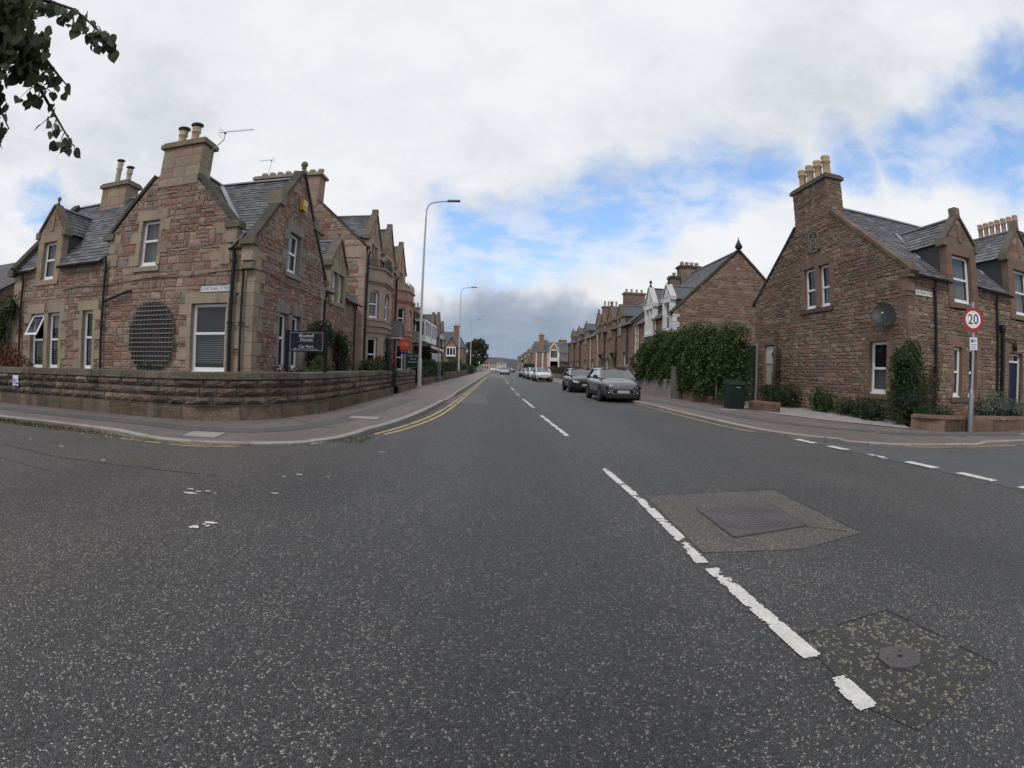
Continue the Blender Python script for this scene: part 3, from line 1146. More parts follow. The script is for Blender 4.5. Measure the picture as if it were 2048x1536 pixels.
m = MB()
m.face([(-70, -40, 0), (70, -40, 0), (70, 14, 0), (-70, 14, 0)])
m.face([(-3, 14, 0), (7, 14, 0), (7, 330, 0), (-3, 330, 0)])
struct('road', m, M_ROAD)

# the right-hand side street has a smoother, paler surface behind its give-way line
def spline(pts, n=6):
    out = []
    P = [Vector((p[0], p[1], 0)) for p in pts]
    for i in range(len(P) - 1):
        a, b, c, d = P[max(i - 1, 0)], P[i], P[i + 1], P[min(i + 2, len(P) - 1)]
        for k in range(n):
            t = k / n
            out.append(0.5 * ((2 * b) + (c - a) * t + (2 * a - 5 * b + 4 * c - d) * t * t + (3 * b - a - 3 * c + d) * t ** 3))
    out.append(P[-1])
    return [(p.x, p.y) for p in out]


KERB_L = spline([(-70.00, 7.84), (-28.35, 7.70), (-13.23, 7.61), (-10.68, 7.56), (-8.60, 7.56), (-7.18, 7.42), (-6.14, 7.30), (-5.29, 7.26), (-4.63, 7.30), (-3.73, 7.56), (-3.02, 8.03),
                 (-2.57, 8.88), (-2.34, 9.83), (-2.17, 10.87), (-2.03, 12.47), (-1.94, 14.65), (-1.89, 17.95), (-1.86, 24.57), (-1.84, 37.80), (-1.84, 90.00), (-1.84, 330.00)])
KERB_R = spline([(5.76, 330.00), (5.76, 90.00), (5.76, 37.80), (5.78, 20.79), (5.81, 14.93), (5.95, 11.53), (6.14, 10.30), (6.57, 9.40), (7.23, 8.69), (8.03, 8.13),
                 (9.07, 7.82), (10.11, 7.65), (11.91, 7.42), (15.12, 7.18), (28.35, 6.90), (70.00, 6.61)])


def offset(path, d):
    out = []
    for i, p in enumerate(path):
        a, b = path[max(i - 1, 0)], path[min(i + 1, len(path) - 1)]
        tx, ty = b[0] - a[0], b[1] - a[1]
        L = math.hypot(tx, ty)
        out.append((p[0] - ty / L * d, p[1] + tx / L * d))
    return out


m = MB()
edge = spline([(6.62, 4.2), (6.6, 5.5), (6.5, 7.0), (6.35, 8.6), (6.25, 10.2), (6.2, 11.0)], 5)
poly = [(70, -1.5), (9.5, -1.5), (7.2, 1.0), (6.7, 2.8)] + edge + [p for p in KERB_R if p[1] < 11 and p[0] > 6.2]
for i in range(len(edge) - 1):
    a, b = edge[i], edge[i + 1]
    m.face([(a[0], a[1], .004), (14, a[1], .004), (14, b[1], .004), (b[0], b[1], .004)])
m.face([(6.62, 4.2, .004), (6.75, 2.6, .004), (7.3, .8, .004), (9.5, -1.5, .004), (14, -1.5, .004), (14, 4.2, .004)])
m.face([(14, -1.5, .004), (70, -1.5, .004), (70, 11, .004), (14, 11, .004)])
struct('side_road', m, M_ROADSIDE)


def kh_left(p):
    """kerb height along the left kerb: dropped at the crossing on the corner"""
    x, y = p
    if -5.6 < x < -3.0 and y < 8.8:
        return 0.045
    if -6.6 < x <= -5.6 and y < 9:
        return 0.045 + (-5.6 - x) * .06
    if x >= -3.0 and y < 9.6:
        return 0.055 + max(0, (y - 8.6)) * .05
    if 19.5 < y < 23.5:
        return 0.05
    return 0.105


def kh_right(p):
    x, y = p
    if 9.9 < x < 70 and x < 10.6:
        return .05
    if 7.0 < x < 9.9 and y < 10:
        return 0.06
    return 0.10


def lerp_path(path, n):
    L = [0]
    for a, b in zip(path[:-1], path[1:]):
        L.append(L[-1] + math.hypot(b[0] - a[0], b[1] - a[1]))
    return L


def pavement(name, kerb, inner, kh, side):
    """Paving from the kerb to the property line; side=+1 when the pavement lies to the left of the kerb path."""
    mk, mp = MB(), MB()
    run, kcol = 0.0, jig((0.30, 0.275, 0.255), .14)
    inn = inner(kerb)
    back = offset(kerb, .13 * side)
    for i in range(len(kerb) - 1):
        a, b, a2, b2 = kerb[i], kerb[i + 1], back[i], back[i + 1]
        seg = math.hypot(b[0] - a[0], b[1] - a[1])
        n = max(1, min(40, round(seg / .9)))
        for k in range(n):
            s, e = k / n, (k + 1) / n
            run += seg / n
            s2, e2 = s, e
            if run > .9:
                run, e2 = 0, e - .010 / max(seg, .1)
            lp = lambda p, q, t: (p[0] + (q[0] - p[0]) * t, p[1] + (q[1] - p[1]) * t)
            p0, p1, q0, q1 = lp(a, b, s2), lp(a, b, e2), lp(a2, b2, s2), lp(a2, b2, e2)
            h0, h1 = kh(p0), kh(p1)
            col = kcol
            if e2 < e:
                kcol = jig((0.30, 0.275, 0.255), .14)
            f0, f1 = lp(p0, q0, .12), lp(p1, q1, .12)
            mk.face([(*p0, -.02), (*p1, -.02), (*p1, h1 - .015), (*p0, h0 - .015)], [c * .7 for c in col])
            mk.face([(*p0, h0 - .015), (*p1, h1 - .015), (*f1, h1), (*f0, h0)], col)
            mk.face([(*f0, h0), (*f1, h1), (*q1, h1 + .003), (*q0, h0 + .003)], col)
            mk.face([(*q0, h0 + .003), (*q1, h1 + .003), (*q1, h1 - .05), (*q0, h0 - .05)], col)
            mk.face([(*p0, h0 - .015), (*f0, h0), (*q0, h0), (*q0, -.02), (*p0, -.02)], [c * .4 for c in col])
        h0, h1 = kh(a) - .002, kh(b) - .002
        c0, c1 = inn[i], inn[i + 1]
        prev0, prev1, ph0, ph1 = a2, b2, h0, h1
        for t in (.25, 1.0):
            n0 = (a2[0] + (c0[0] - a2[0]) * t, a2[1] + (c0[1] - a2[1]) * t)
            n1 = (b2[0] + (c1[0] - b2[0]) * t, b2[1] + (c1[1] - b2[1]) * t)
            nh0 = h0 + (.125 - h0) * min(1, t * 1.6)
            nh1 = h1 + (.125 - h1) * min(1, t * 1.6)
            mp.face([(*prev0, ph0), (*prev1, ph1), (*n1, nh1), (*n0, nh0)])
            prev0, prev1, ph0, ph1 = n0, n1, nh0, nh1
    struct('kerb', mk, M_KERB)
    struct(name, mp, M_PAVE)


def inner_left(k):
    out = []
    for x, y in k:
        if y < 8.7 and x < -6.2:
            out.append((x, 10.4))
        elif y > 12.6:
            out.append((-4.9, y))
        else:
            t = min(1, max(0, (x + 6.2) / 4.2 if y < 8.9 else .6 + (y - 8.9) / 3.7 * .4))
            out.append((-6.4 + 1.5 * t, 9.9 + 2.7 * t))
    return out


def inner_right(k):
    out = []
    for x, y in k:
        if y > 11.8:
            out.append((9.4 if y < 30 else 8.9, y + (2 if y < 15 else 0)))
        elif y > 8.7:
            t = (11.8 - y) / 3.1
            out.append((9.4 + 1.4 * t, 13.5 - 3.1 * t))
        else:
            out.append((max(x, 10.8) + (1.2 if x < 13 else 0), 10.2 if x < 13 else 9.6))
    return out


pavement('pavement', KERB_L, inner_left, kh_left, 1)
pavement('pavement', KERB_R, inner_right, kh_right, 1)
# corner pavement behind the tree, out of frame on the left
m = MB()
m.face([(-70, -2.0, .1), (-70, -12, .1), (-4.6, -12, .1), (-4.6, -4.2, .1), (-5.4, -2.6, .1), (-7.0, -2.0, .1)])
struct('pavement', m, M_PAVE)

# gardens
m = MB()
m.face([(-70, 10.0, .10), (-6.4, 9.7, .10), (-4.6, 11.6, .10), (-4.5, 330, .10), (-70, 330, .10)])
m.face([(11.2, 9.8, .10), (70, 9.2, .10), (70, 330, .10), (8.7, 330, .10), (8.7, 22, .10), (9.3, 16.6, .10), (10.9, 11.5, .10)])
struct('garden_ground', m, M_SOIL)
m = MB()
m.face([(8.85, 14.95, .136), (9.05, 16.9, .136), (9.1, 21.8, .136), (11.9, 22.0, .136), (11.9, 12.0, .136), (11.0, 10.9, .136), (10.5, 10.05, .136), (9.4, 12.6, .136)])
struct('gravel_drive', m, M_GRAVEL)

# newer trenches and worn panels in the pavements
def patch(name, pts, z, m_):
    mb = MB()
    mb.face([(x, y, z) for x, y in pts])
    return struct(name, mb, m_)


def top_z(x, y):
    hit, loc, *_ = S.ray_cast(bpy.context.evaluated_depsgraph_get(), (x, y, .6), (0, 0, -1))
    return loc.z if hit else 0.1


def ribbon(name, path, wid, z, m_, zf=None):
    mb = MB()
    a, b = offset(path, wid / 2), offset(path, -wid / 2)
    for i in range(len(path) - 1):
        zs = [top_z(*p) + z for p in (a[i], a[i + 1], b[i + 1], b[i])]
        mb.face([(*p, q) for p, q in zip((a[i], a[i + 1], b[i + 1], b[i]), zs)])
    return struct(name, mb, m_)


bpy.context.view_layer.update()
ribbon('pavement_patch', spline([(-15, 8.9), (-8.3, 8.55), (-5.7, 8.4), (-4.2, 8.85), (-3.4, 10.4), (-3.2, 13), (-3.1, 18.5)], 12), .5, .006, M_PAVEDK)
ribbon('pavement_patch', spline([(6.7, 22), (6.9, 16.5), (7.35, 12.6), (8.5, 10.3), (10.3, 9.15), (14, 8.3), (22, 7.8)], 12), .55, .006, M_PAVEDK)

# surface patches in the carriageway
patch('road_patch', [(1.60, 5.22), (3.22, 5.30), (3.12, 3.50), (2.35, 3.30), (1.53, 3.42)], .004, M_ROADOLD)
patch('road_patch', [(-1.75, 25.2), (-.45, 25.0), (-.3, 18.9), (-1.95, 18.6)], .004, M_ROADOLD)
patch('road_patch', [(-1.6, 70), (1.2, 70), (1.3, 118), (-1.6, 118)], .004, asphalt('brown_patch', (0.10, 0.082, 0.065), (0.17, 0.14, 0.11), (0.25, 0.2, 0.16), 90, .1, .2))
patch('road_patch', [(1.53, 2.07), (2.24, 2.13), (2.36, 1.30), (1.60, 1.13), (1.50, 1.36)], .004, M_PEBBLE)
patch('road_patch', [(-1.9, 18.5), (6.0, 16.7), (6.0, 17.05), (-1.9, 18.9)], .0042, asphalt('seam_asphalt', (0.085, 0.085, 0.085), (0.14, 0.138, 0.135), (0.2, 0.2, 0.2), 120, .05, .15))

# dark sealed joints
JO = mat('bitumen_joint', (0.012, 0.012, 0.012), 0.6)


def joint(pts, wid, z=.0065):
    mb = MB()
    p2 = []
    for a, b in zip(pts[:-1], pts[1:]):
        n = max(2, int(math.hypot(b[0] - a[0], b[1] - a[1]) / .12))
        for k in range(n):
            t = k / n
            p2.append((a[0] + (b[0] - a[0]) * t + RND.uniform(-.008, .008), a[1] + (b[1] - a[1]) * t + RND.uniform(-.008, .008)))
    p2.append(pts[-1])
    A, B = offset(p2, wid / 2), offset(p2, -wid / 2)
    for i in range(len(p2) - 1):
        if RND.random() < .9:
            mb.face([(*A[i], z), (*A[i + 1], z), (*B[i + 1], z), (*B[i], z)])
    struct('road_joint', mb, JO)


joint([(1.60, 5.22), (3.22, 5.30), (3.12, 3.50)], .014)
joint([(2.72, 3.83), (3.12, 3.50)], .009)
joint([(1.53, 2.07), (2.24, 2.13), (2.36, 1.30)], .010)
joint([(8.6, 7.2), (12.0, 5.0), (20, 3.8)], .02, .009)
joint([(8.9, 7.6), (12.5, 5.6), (20, 4.5)], .015, .009)
joint([(-12, 6.1), (-6.0, 5.2), (-3.2, 5.3)], .015)
joint([(-14, 5.6), (-5.2, 4.45)], .01)


# ------------------------------------------------------------------ road markings, worn: small cells, some of them gone
def hash2(x, y):
    return (math.sin(x * 127.1 + y * 311.7) * 43758.5453) % 1.0


def vnoise(x, y):
    xi, yi = math.floor(x), math.floor(y)
    fx, fy = x - xi, y - yi
    fx, fy = fx * fx * (3 - 2 * fx), fy * fy * (3 - 2 * fy)
    a, b, c, d = hash2(xi, yi), hash2(xi + 1, yi), hash2(xi, yi + 1), hash2(xi + 1, yi + 1)
    return a + (b - a) * fx + (c - a) * fy + (a - b - c + d) * fx * fy


def worn_line(mb, path, wid, cell, wear, z=.008, s=9.0, gaps=()):
    L = lerp_path(path, 0)
    tot = L[-1]
    nw = max(2, round(wid / cell))
    nl = max(2, round(tot / cell))

    def at(d):
        for i in range(len(L) - 1):
            if d <= L[i + 1] or i == len(L) - 2:
                t = (d - L[i]) / (L[i + 1] - L[i])
                a, b = path[i], path[i + 1]
                tx, ty = (b[0] - a[0]) / (L[i + 1] - L[i]), (b[1] - a[1]) / (L[i + 1] - L[i])
                return a[0] + (b[0] - a[0]) * t, a[1] + (b[1] - a[1]) * t, -ty, tx
    rows = [at(tot * i / nl) for i in range(nl + 1)]
    jt = [[(RND.uniform(-.36, .36) * cell, RND.uniform(-.36, .36) * cell) for _ in range(nw + 1)] for _ in range(nl + 1)]

    def gp(i, j):
        x, y, nx, ny = rows[i]
        a = (j / nw - .5) * wid + jt[i][j][0]
        return (x + nx * a + ny * jt[i][j][1], y + ny * a - nx * jt[i][j][1], z)
    for i in range(nl):
        for j in range(nw):
            x0, y0, nx0, ny0 = rows[i]
            x1, y1, nx1, ny1 = rows[i + 1]
            a, b = (j / nw - .5) * wid, ((j + 1) / nw - .5) * wid
            cx, cy = x0 + nx0 * (a + b) / 2, y0 + ny0 * (a + b) / 2
            e = min(j + .5, nw - j - .5) / nw * 2          # 0 at the edge, 1 in the middle
            nn = .40 * vnoise(cx * s, cy * s) + .34 * vnoise(cx * s * 3.1, cy * s * 3.1) + .26 * vnoise(cx * s * 7.3, cy * s * 7.3)
            lim = wear + (.26 * (1 - e) ** 2 if wear > .05 else 0) + (.08 if i in (0, nl - 1) else 0)
            f = i / nl
            for g0, g1, gw in gaps:
                if g0 < f < g1:
                    lim += gw
            if nn > lim:
                mb.face([gp(i, j), gp(i, j + 1), gp(i + 1, j + 1), gp(i + 1, j)])


m = MB()
worn_line(m, [(1.455, 6.72), (1.49, 5.14), (1.475, 3.86), (1.44, 3.20)], .095, .012, .27, s=7, gaps=((.43, .45, .3), (.86, .93, .2)))
worn_line(m, [(1.465, 3.09), (1.485, 2.28), (1.50, 1.66), (1.50, 1.36)], .105, .009, .22, s=8, gaps=((.03, .10, .12), (.72, .84, .34)))
worn_line(m, [(1.27, 14.6), (1.35, 12.3), (1.41, 10.1)], .10, .03, .27, s=4)
worn_line(m, [(1.14, 22.4), (1.22, 19.6), (1.27, 17.3)], .10, .045, .30, s=3)
worn_line(m, [(1.0, 36), (1.05, 31)], .10, .08, .32, s=2)
worn_line(m, [(1.05, 29), (1.1, 25)], .10, .07, .45, s=2)
for k in range(6):
    worn_line(m, [(.98 - k * .02, 44 + k * 10), (.98 - k * .02, 49 + k * 10)], .10, .12, .38, s=2)
struct('road_centre_line', m, M_LINEW)

m = MB()
for a, b, wr in (((6.33, 10.65), (6.36, 10.05), .2), ((6.33, 9.62), (6.36, 8.95), .18), ((6.42, 8.50), (6.47, 7.98), .12), ((6.52, 7.48), (6.58, 6.88), .33),
                 ((6.68, 6.50), (6.73, 5.82), .1), ((6.78, 5.36), (6.80, 4.62), .22), ((6.82, 4.15), (6.84, 3.4), .15)):
    worn_line(m, [a, b], .20, .03, wr, z=.012, s=5)
struct('give_way_line', m, M_LINEW)

m = MB()
for x, y, r, k in ((-3.02, 4.45, .085, .30), (-2.98, 4.54, .03, .5), (-2.90, 4.60, .03, .5), (-3.12, 4.60, .035, .4), (-2.78, 4.55, .02, .5), (-2.30, 3.66, .06, .4), (-2.37, 3.50, .04, .8),
                   (-2.28, 3.57, .018, 1), (-2.33, 3.60, .016, 1), (-2.29, 5.72, .045, .35), (-2.42, 5.55, .03, .4), (-2.2, 4.78, .04, .4), (-1.92, 5.7, .02, .5), (-1.7, 7.6, .05, .3),
                   (-5.15, 5.4, .05, .4), (-6.6, 5.9, .06, .3), (-7.7, 6.1, .05, .3), (-6.9, 6.9, .03, .5), (-7.4, 7.2, .04, .5)):
    n = 13
    pts = []
    for i in range(n):
        an = 2 * math.pi * i / n
        rr = r * RND.uniform(.7, 1.25)
        pts.append((x + rr * math.cos(an) * 1.1, y + rr * math.sin(an) * k * 1.2, .006))
    m.face(pts)
struct('worn_paint_spots', m, M_LINEW)

m = MB()
worn_line(m, spline([(-6.85, 7.22), (-6.3, 7.12), (-5.75, 7.12)]), .06, .03, .38, z=.006, s=4)
worn_line(m, spline([(-5.7, 7.08), (-4.7, 7.06), (-4.0, 7.32)]), .06, .03, .27, z=.006, s=4)
worn_line(m, spline([(-5.2, 7.28), (-4.6, 7.26), (-3.9, 7.52), (-3.2, 7.95)]), .06, .03, .30, z=.006, s=4, gaps=((.6, .7, .5),))
worn_line(m, spline([(-3.0, 8.0), (-2.75, 8.35)]), .08, .03, .45, z=.006, s=5)
for o in (0, .20):
    worn_line(m, spline([(-2.28 + o, 9.55), (-2.05 + o, 10.6), (-1.85 + o, 11.9), (-1.68 + o, 13.8), (-1.60 + o * .9, 16.0)]), .075, .03, .22, z=.006, s=3)
    worn_line(m, spline([(-1.60 + o * .9, 16.0), (-1.55 + o * .8, 19), (-1.53 + o * .8, 26), (-1.52 + o * .8, 40), (-1.52 + o * .8, 74)]), .075, .075, .24, z=.006, s=1.5)
for o in (0, -.20):
    worn_line(m, spline([(5.95 + o, 21.2), (5.93 + o, 17), (5.93 + o, 13.6), (6.02 + o, 11.8), (6.25 + o * .9, 10.7), (6.65 + o * .6, 9.75)]), .08, .035, .22, z=.010, s=3)
worn_line(m, spline([(6.7, 9.7), (7.5, 8.85), (8.4, 8.25), (9.6, 7.85), (10.7, 7.68), (12.2, 7.45)]), .085, .03, .17, z=.010, s=3)
worn_line(m, spline([(7.3, 8.85), (8.3, 8.02), (9.6, 7.62), (10.7, 7.46), (11.6, 7.34)]), .085, .03, .22, z=.010, s=3)
struct('yellow_line', m, M_LINEY)
m = MB()
worn_line(m, [(11.5, 7.55), (13.5, 7.05)], .09, .03, .2, z=.010, s=3)
struct('parking_bay_line', m, M_LINEW)

# covers
M_IRONC = mat('cast_iron', (0.082, 0.072, 0.072), 0.5, var=0.25, vscale=3, fine=0.15, fscale=60, bump=0.5, bscale=90, bdist=0.003, spec=0.5)
t = thing('manhole_cover', (2.32, 4.2, 0), 'large square iron manhole cover with a diagonal split in a brown road patch', 'manhole cover')
A, B, C_, Dd = (1.95, 4.60), (2.80, 4.74), (2.74, 3.85), (1.93, 3.70)
m = MB()
for tri in ((A, B, C_), (A, C_, Dd)):
    cx, cy = sum(p[0] for p in tri) / 3, sum(p[1] for p in tri) / 3
    q = [(p[0] + (cx - p[0]) * .02, p[1] + (cy - p[1]) * .02) for p in tri]
    m.prism([Vector((x, y, .004)) for x, y in (q if area(q) > 0 else q[::-1])], V3(0, 0, .009))
ctr = Vector((2.33, 4.22, 0))
for r_ in (.07, .13, .19, .25, .31, .36, .41):
    n = int(r_ * 2 * math.pi / .042)
    for k in range(n):
        an = 2 * math.pi * k / n
        p = ctr + Vector((math.cos(an) * r_, math.sin(an) * r_, 0))
        if all((q2[0] - q1[0]) * (p.y - q1[1]) - (q2[1] - q1[1]) * (p.x - q1[0]) < -.03 for q1, q2 in ((A, B), (B, C_), (C_, Dd), (Dd, A))):
            d = Vector((-math.sin(an), math.cos(an), 0)) * .014
            e = Vector((math.cos(an), math.sin(an), 0)) * .006
            m.prism([p - d - e + Z * .013, p + d - e * .2 + Z * .013, p + d + e + Z * .013, p - d + e * .2 + Z * .013], V3(0, 0, .005), (1.25, 1.2, 1.2))
m.build('lid', M_IRONC, t)
m = MB()
for a, b in ((A, B), (B, C_), (C_, Dd), (Dd, A)):
    m.bar((*a, .006), (*b, .006), .028, .01, Z, (.5, .5, .5))
m.build('rim', M_IRONC, t)

t = thing('stopcock_cover', (1.9, 1.62, 0), 'small eight-sided iron stopcock cover set in pebbly concrete', 'utility cover')
pts = [(1.80, 1.68), (1.87, 1.75), (1.95, 1.745), (2.025, 1.68), (2.03, 1.60), (1.965, 1.535), (1.88, 1.53), (1.80, 1.58)]
m = MB()
m.prism([Vector((x, y, .004)) for x, y in pts[::-1]], V3(0, 0, .012))
for k in range(34):
    x, y = RND.uniform(1.83, 2.0), RND.uniform(1.56, 1.72)
    if math.hypot(x - 1.915, y - 1.64) > .03:
        m.box((x - .009, y - .003, .015), (x + .009, y + .003, .0185), (1.2, 1.15, 1.15))
m.build('lid', M_IRONC, t)
m = MB()
m.lathe((1.915, 1.64, .0125), [(.016, 0), (.016, .005), (.001, .0052)], 12, (.12, .12, .12))
m.build('keyhole', M_IRONC, t)

# small paving inspection lids
for x, y, a, lab in ((-2.95, 11.4, .1, 'pale square inspection lid in the pavement near the yellow lines on the bend'), (-5.0, 7.9, .1, 'concrete inspection lid by the dropped kerb on the corner'),
                     (7.95, 16.6, 0, 'pale inspection lid in the pavement beside the green cabinet'), (13.6, 8.1, .1, 'pale inspection lid in the pavement beyond the speed sign'),
                     (-3.8, 43.5, 0, 'pale inspection lid far along the pavement, near the thin bare pole')):
    m = MB()
    c, s_ = math.cos(a), math.sin(a)
    zt = top_z(x, y) + .003
    q = lambda u, v: Vector((x + u * c - v * s_, y + u * s_ + v * c, zt + (top_z(x + u * c, y + u * s_) - top_z(x, y)) + (top_z(x - v * s_, y + v * c) - top_z(x, y))))
    m.prism([q(-.32, -.25), q(.32, -.25), q(.32, .25), q(-.32, .25)], V3(0, 0, .008), (1, 1, 1))
    m.prism([q(-.36, -.29), q(.36, -.29), q(.36, .29), q(-.36, .29)], V3(0, 0, .004), (.5, .5, .5))
    tag(m.build('inspection_lid', mat('pale_concrete', (0.30, 0.28, 0.26), .9, var=.15, vscale=4, fine=.1, fscale=40)), lab, 'utility cover')

# fallen leaves and weeds along the left gutter
m = MB()
for k in range(520):
    x = RND.triangular(-15, -3.2, -8.2)
    y = 7.5 - abs(RND.gauss(0, .10)) - (.25 if x > -6 else .06) - max(0, (x + 5.2)) * -.12
    if x > -5.6:
        continue
    leaf(m, V3(x, y, RND.uniform(.004, .03)), V3(RND.uniform(-1, 1), RND.uniform(-1, 1), RND.uniform(-.1, .25)), V3(0, 0, 1) + rvec() * .4, RND.uniform(.03, .075), RND.uniform(.025, .05),
         jig(RND.choice([(.36, .24, .06), (.28, .17, .05), (.16, .09, .04), (.40, .30, .10)]), .3))
for k in range(40):
    leaf(m, V3(RND.uniform(8.9, 10.2), RND.uniform(7.5, 7.65), .02), V3(RND.uniform(-1, 1), RND.uniform(-1, 1), .1), Z, .06, .04, jig((.35, .2, .06), .3))
    leaf(m, V3(RND.uniform(-2.75, -2.2), RND.uniform(8.4, 8.9), .02), V3(RND.uniform(-1, 1), RND.uniform(-1, 1), .1), Z, .05, .035, jig((.2, .14, .06), .3))
stuff('fallen_leaves', m, M_LEAF)
m = MB()
for k in range(1500):
    x = RND.triangular(-16, -6.0, -10.5)
    y = 7.47 + RND.uniform(-.16, .03) + (0.06 if x < -10 else 0)
    d = V3(RND.uniform(-.5, .5), RND.uniform(-.6, .3), 1)
    leaf(m, V3(x, y, 0), d, rvec(), RND.uniform(.04, .13), .012, jig((.07, .10, .03), .35))
for k in range(160):
    leaf(m, V3(RND.uniform(-2.75, -2.15), RND.uniform(8.35, 9.1), 0), V3(RND.uniform(-1, 1), RND.uniform(-1, 1), .7), rvec(), RND.uniform(.03, .08), .012, jig((.06, .09, .03), .35))
stuff('gutter_weeds', m, M_LEAF)


# ================================================================== left corner house
TAN = (0.33, 0.265, 0.198)
GRY = (0.2, 0.175, 0.15)
LH = thing('corner_house', (-11, 16, 0), 'pinkish rubble corner house with an oval trellis, two stone gables and a slate roof', 'house')
FS, FE = south(13.3), east(-6.83)
holes_s = [(-8.97, -7.62, .98, 3.02), (-10.95 - .35, -10.38, 4.20, 5.72), (-13.72, -13.10, 1.0, 2.98), (-16.72, -15.80, 1.0, 2.98), (-15.66, -14.90, 1.0, 2.98),
           (-16.6, -15.2, 4.02, 9)]
m = MB()
masonry(m, FS, [(-17.95, 0), (-6.83, 0), (-6.83, 4.68), (-17.95, 4.68)], holes_s)
m.build('wall', M_STONE, LH)
m = MB()
GXC, GXA, GXB = -10.17, -12.62, -7.72
masonry(m, FS, [(GXA, 4.68), (GXB, 4.68), (GXB, 5.28), (GXC, 7.82), (GXA, 5.28)], holes_s)
# returns of the gable above the eaves
masonry(m, Fr((GXB, 13.3, 0), (0, 1, 0), (1, 0, 0)), [(0, 4.5), (.5, 4.5), (.5, 5.2), (0, 5.25)], ())
masonry(m, Fr((GXA, 13.3, 0), (0, -1, 0), (-1, 0, 0)), [(-.6, 4.5), (0, 4.5), (0, 5.25), (-.6, 5.2)], ())
m.build('gable_wall', M_STONE, LH)
holes_e = [(15.52, 16.62, 4.24, 5.62), (15.14, 17.05, 1.08, 2.92)]
m = MB()
masonry(m, FE, [(13.3, 0), (19.25, 0), (19.25, 4.72), (16.22, 7.78), (13.3, 4.86)], holes_e, pal=[(c[0] * .92, c[1] * .9, c[2] * .92) for c in PAL_L])
m.build('gable_wall', M_STONE, LH)
# west and north walls, not seen from the street
m = MB()
m.face([(-17.95, 13.3, 0), (-17.95, 19.3, 0), (-17.95, 19.3, 4.6), (-17.95, 16.25, 7.6), (-17.95, 13.3, 4.6)], (.3, .22, .17))
m.face([(-17.95, 19.3, 0), (-6.83, 19.3, 0), (-6.83, 19.3, 4.6), (-17.95, 19.3, 4.6)], (.3, .22, .17))
m.build('rear_wall', M_STONE, LH)
# quoins
m = MB()
quoins(m, (-6.83, 13.3, 0), (-1, 0, 0), (0, 1, 0), .1, 4.45, TAN, .62, .30, .335)
m.build('quoin', M_DRESS, LH)
m = MB()
quoins(m, (-6.83, 19.25, 0), (0, -1, 0), (-1, 0, 0), .1, 4.4, (.27, .22, .17), .36, .25)
m.build('quoin', M_DRESS, LH)
m = MB()
quoins(m, (-17.95, 13.3, 0), (1, 0, 0), (0, 1, 0), .1, 4.4, TAN, .5, .3)
m.build('quoin', M_DRESS, LH)
m = MB()
for k, z in enumerate((4.72, 5.02)):
    m.fbox(FS, GXB - (.55 if k else .3), GXB + .01, z, z + .29, -.2, .04, jig(TAN, .1))
    m.fbox(FS, GXA - .01, GXA + (.5 if k else .3), z, z + .29, -.2, .04, jig(TAN, .1))
m.fbox(FS, GXB - .34, GXB + .02, 4.10, 4.68, -.1, .042, jig(TAN, .1))
m.fbox(FS, GXB - .68, GXB - .3, 4.22, 4.50, -.1, .038, jig(TAN, .1))
m.fbox(FS, GXA - .02, GXA + .42, 4.30, 4.68, -.1, .042, jig(TAN, .1))
m.build_each('quoin', M_DRESS, LH)

# windows on the side street
window(LH, FS, -8.92, -7.67, 1.03, 2.98, mid=.56, blind='half', surround=TAN)
window(LH, FS, -11.22, -10.47, 4.23, 5.66, mid=.55, blind='full', surround=TAN)
window(LH, FS, -13.68, -13.14, 1.03, 2.93, mid=.54, blind='half', surround=TAN, sillstone=False)
w1 = window(LH, FS, -16.68, -15.86, 1.03, 2.93, mid=.52, blind='half', open_=rad(32))
surround_stones(w1, FS, -16.68, -15.86, 1.03, 2.93, .14, TAN, right=False)
w2 = window(LH, FS, -15.62, -14.95, 1.03, 2.93, mid=.52, blind='roller')
surround_stones(w2, FS, -15.62, -14.95, 1.03, 2.93, .14, TAN, left=False)
m = MB()
m.fbox(FS, -15.858, -15.622, 1.0, 2.93, -.2, .036, TAN)
m.build('mullion', M_DRESS, w2)
# windows in the street gable
window(LH, FE, 15.55, 16.58, 4.27, 5.58, mid=.5, blind='full', surround=(.25, .215, .19))
w3 = window(LH, FE, 15.17, 15.93, 1.12, 2.88, mid=.56, blind='half')
surround_stones(w3, FE, 15.17, 15.93, 1.12, 2.88, .14, (.25, .21, .19), right=False)
w4 = window(LH, FE, 16.24, 17.02, 1.12, 2.88, mid=.56, blind='half')
surround_stones(w4, FE, 16.24, 17.02, 1.12, 2.88, .14, (.25, .21, .19), left=False)
m = MB()
m.fbox(FE, 15.933, 16.237, 1.08, 2.88, -.2, .036, (.27, .22, .18))
m.build('mullion', M_DRESS, w4)
m = MB()
m.fbox(FE, 17.2, 17.34, 4.9, 5.3, -.08, .03, (.22, .2, .18))
m.build('wall_vent', M_DRESS, LH)

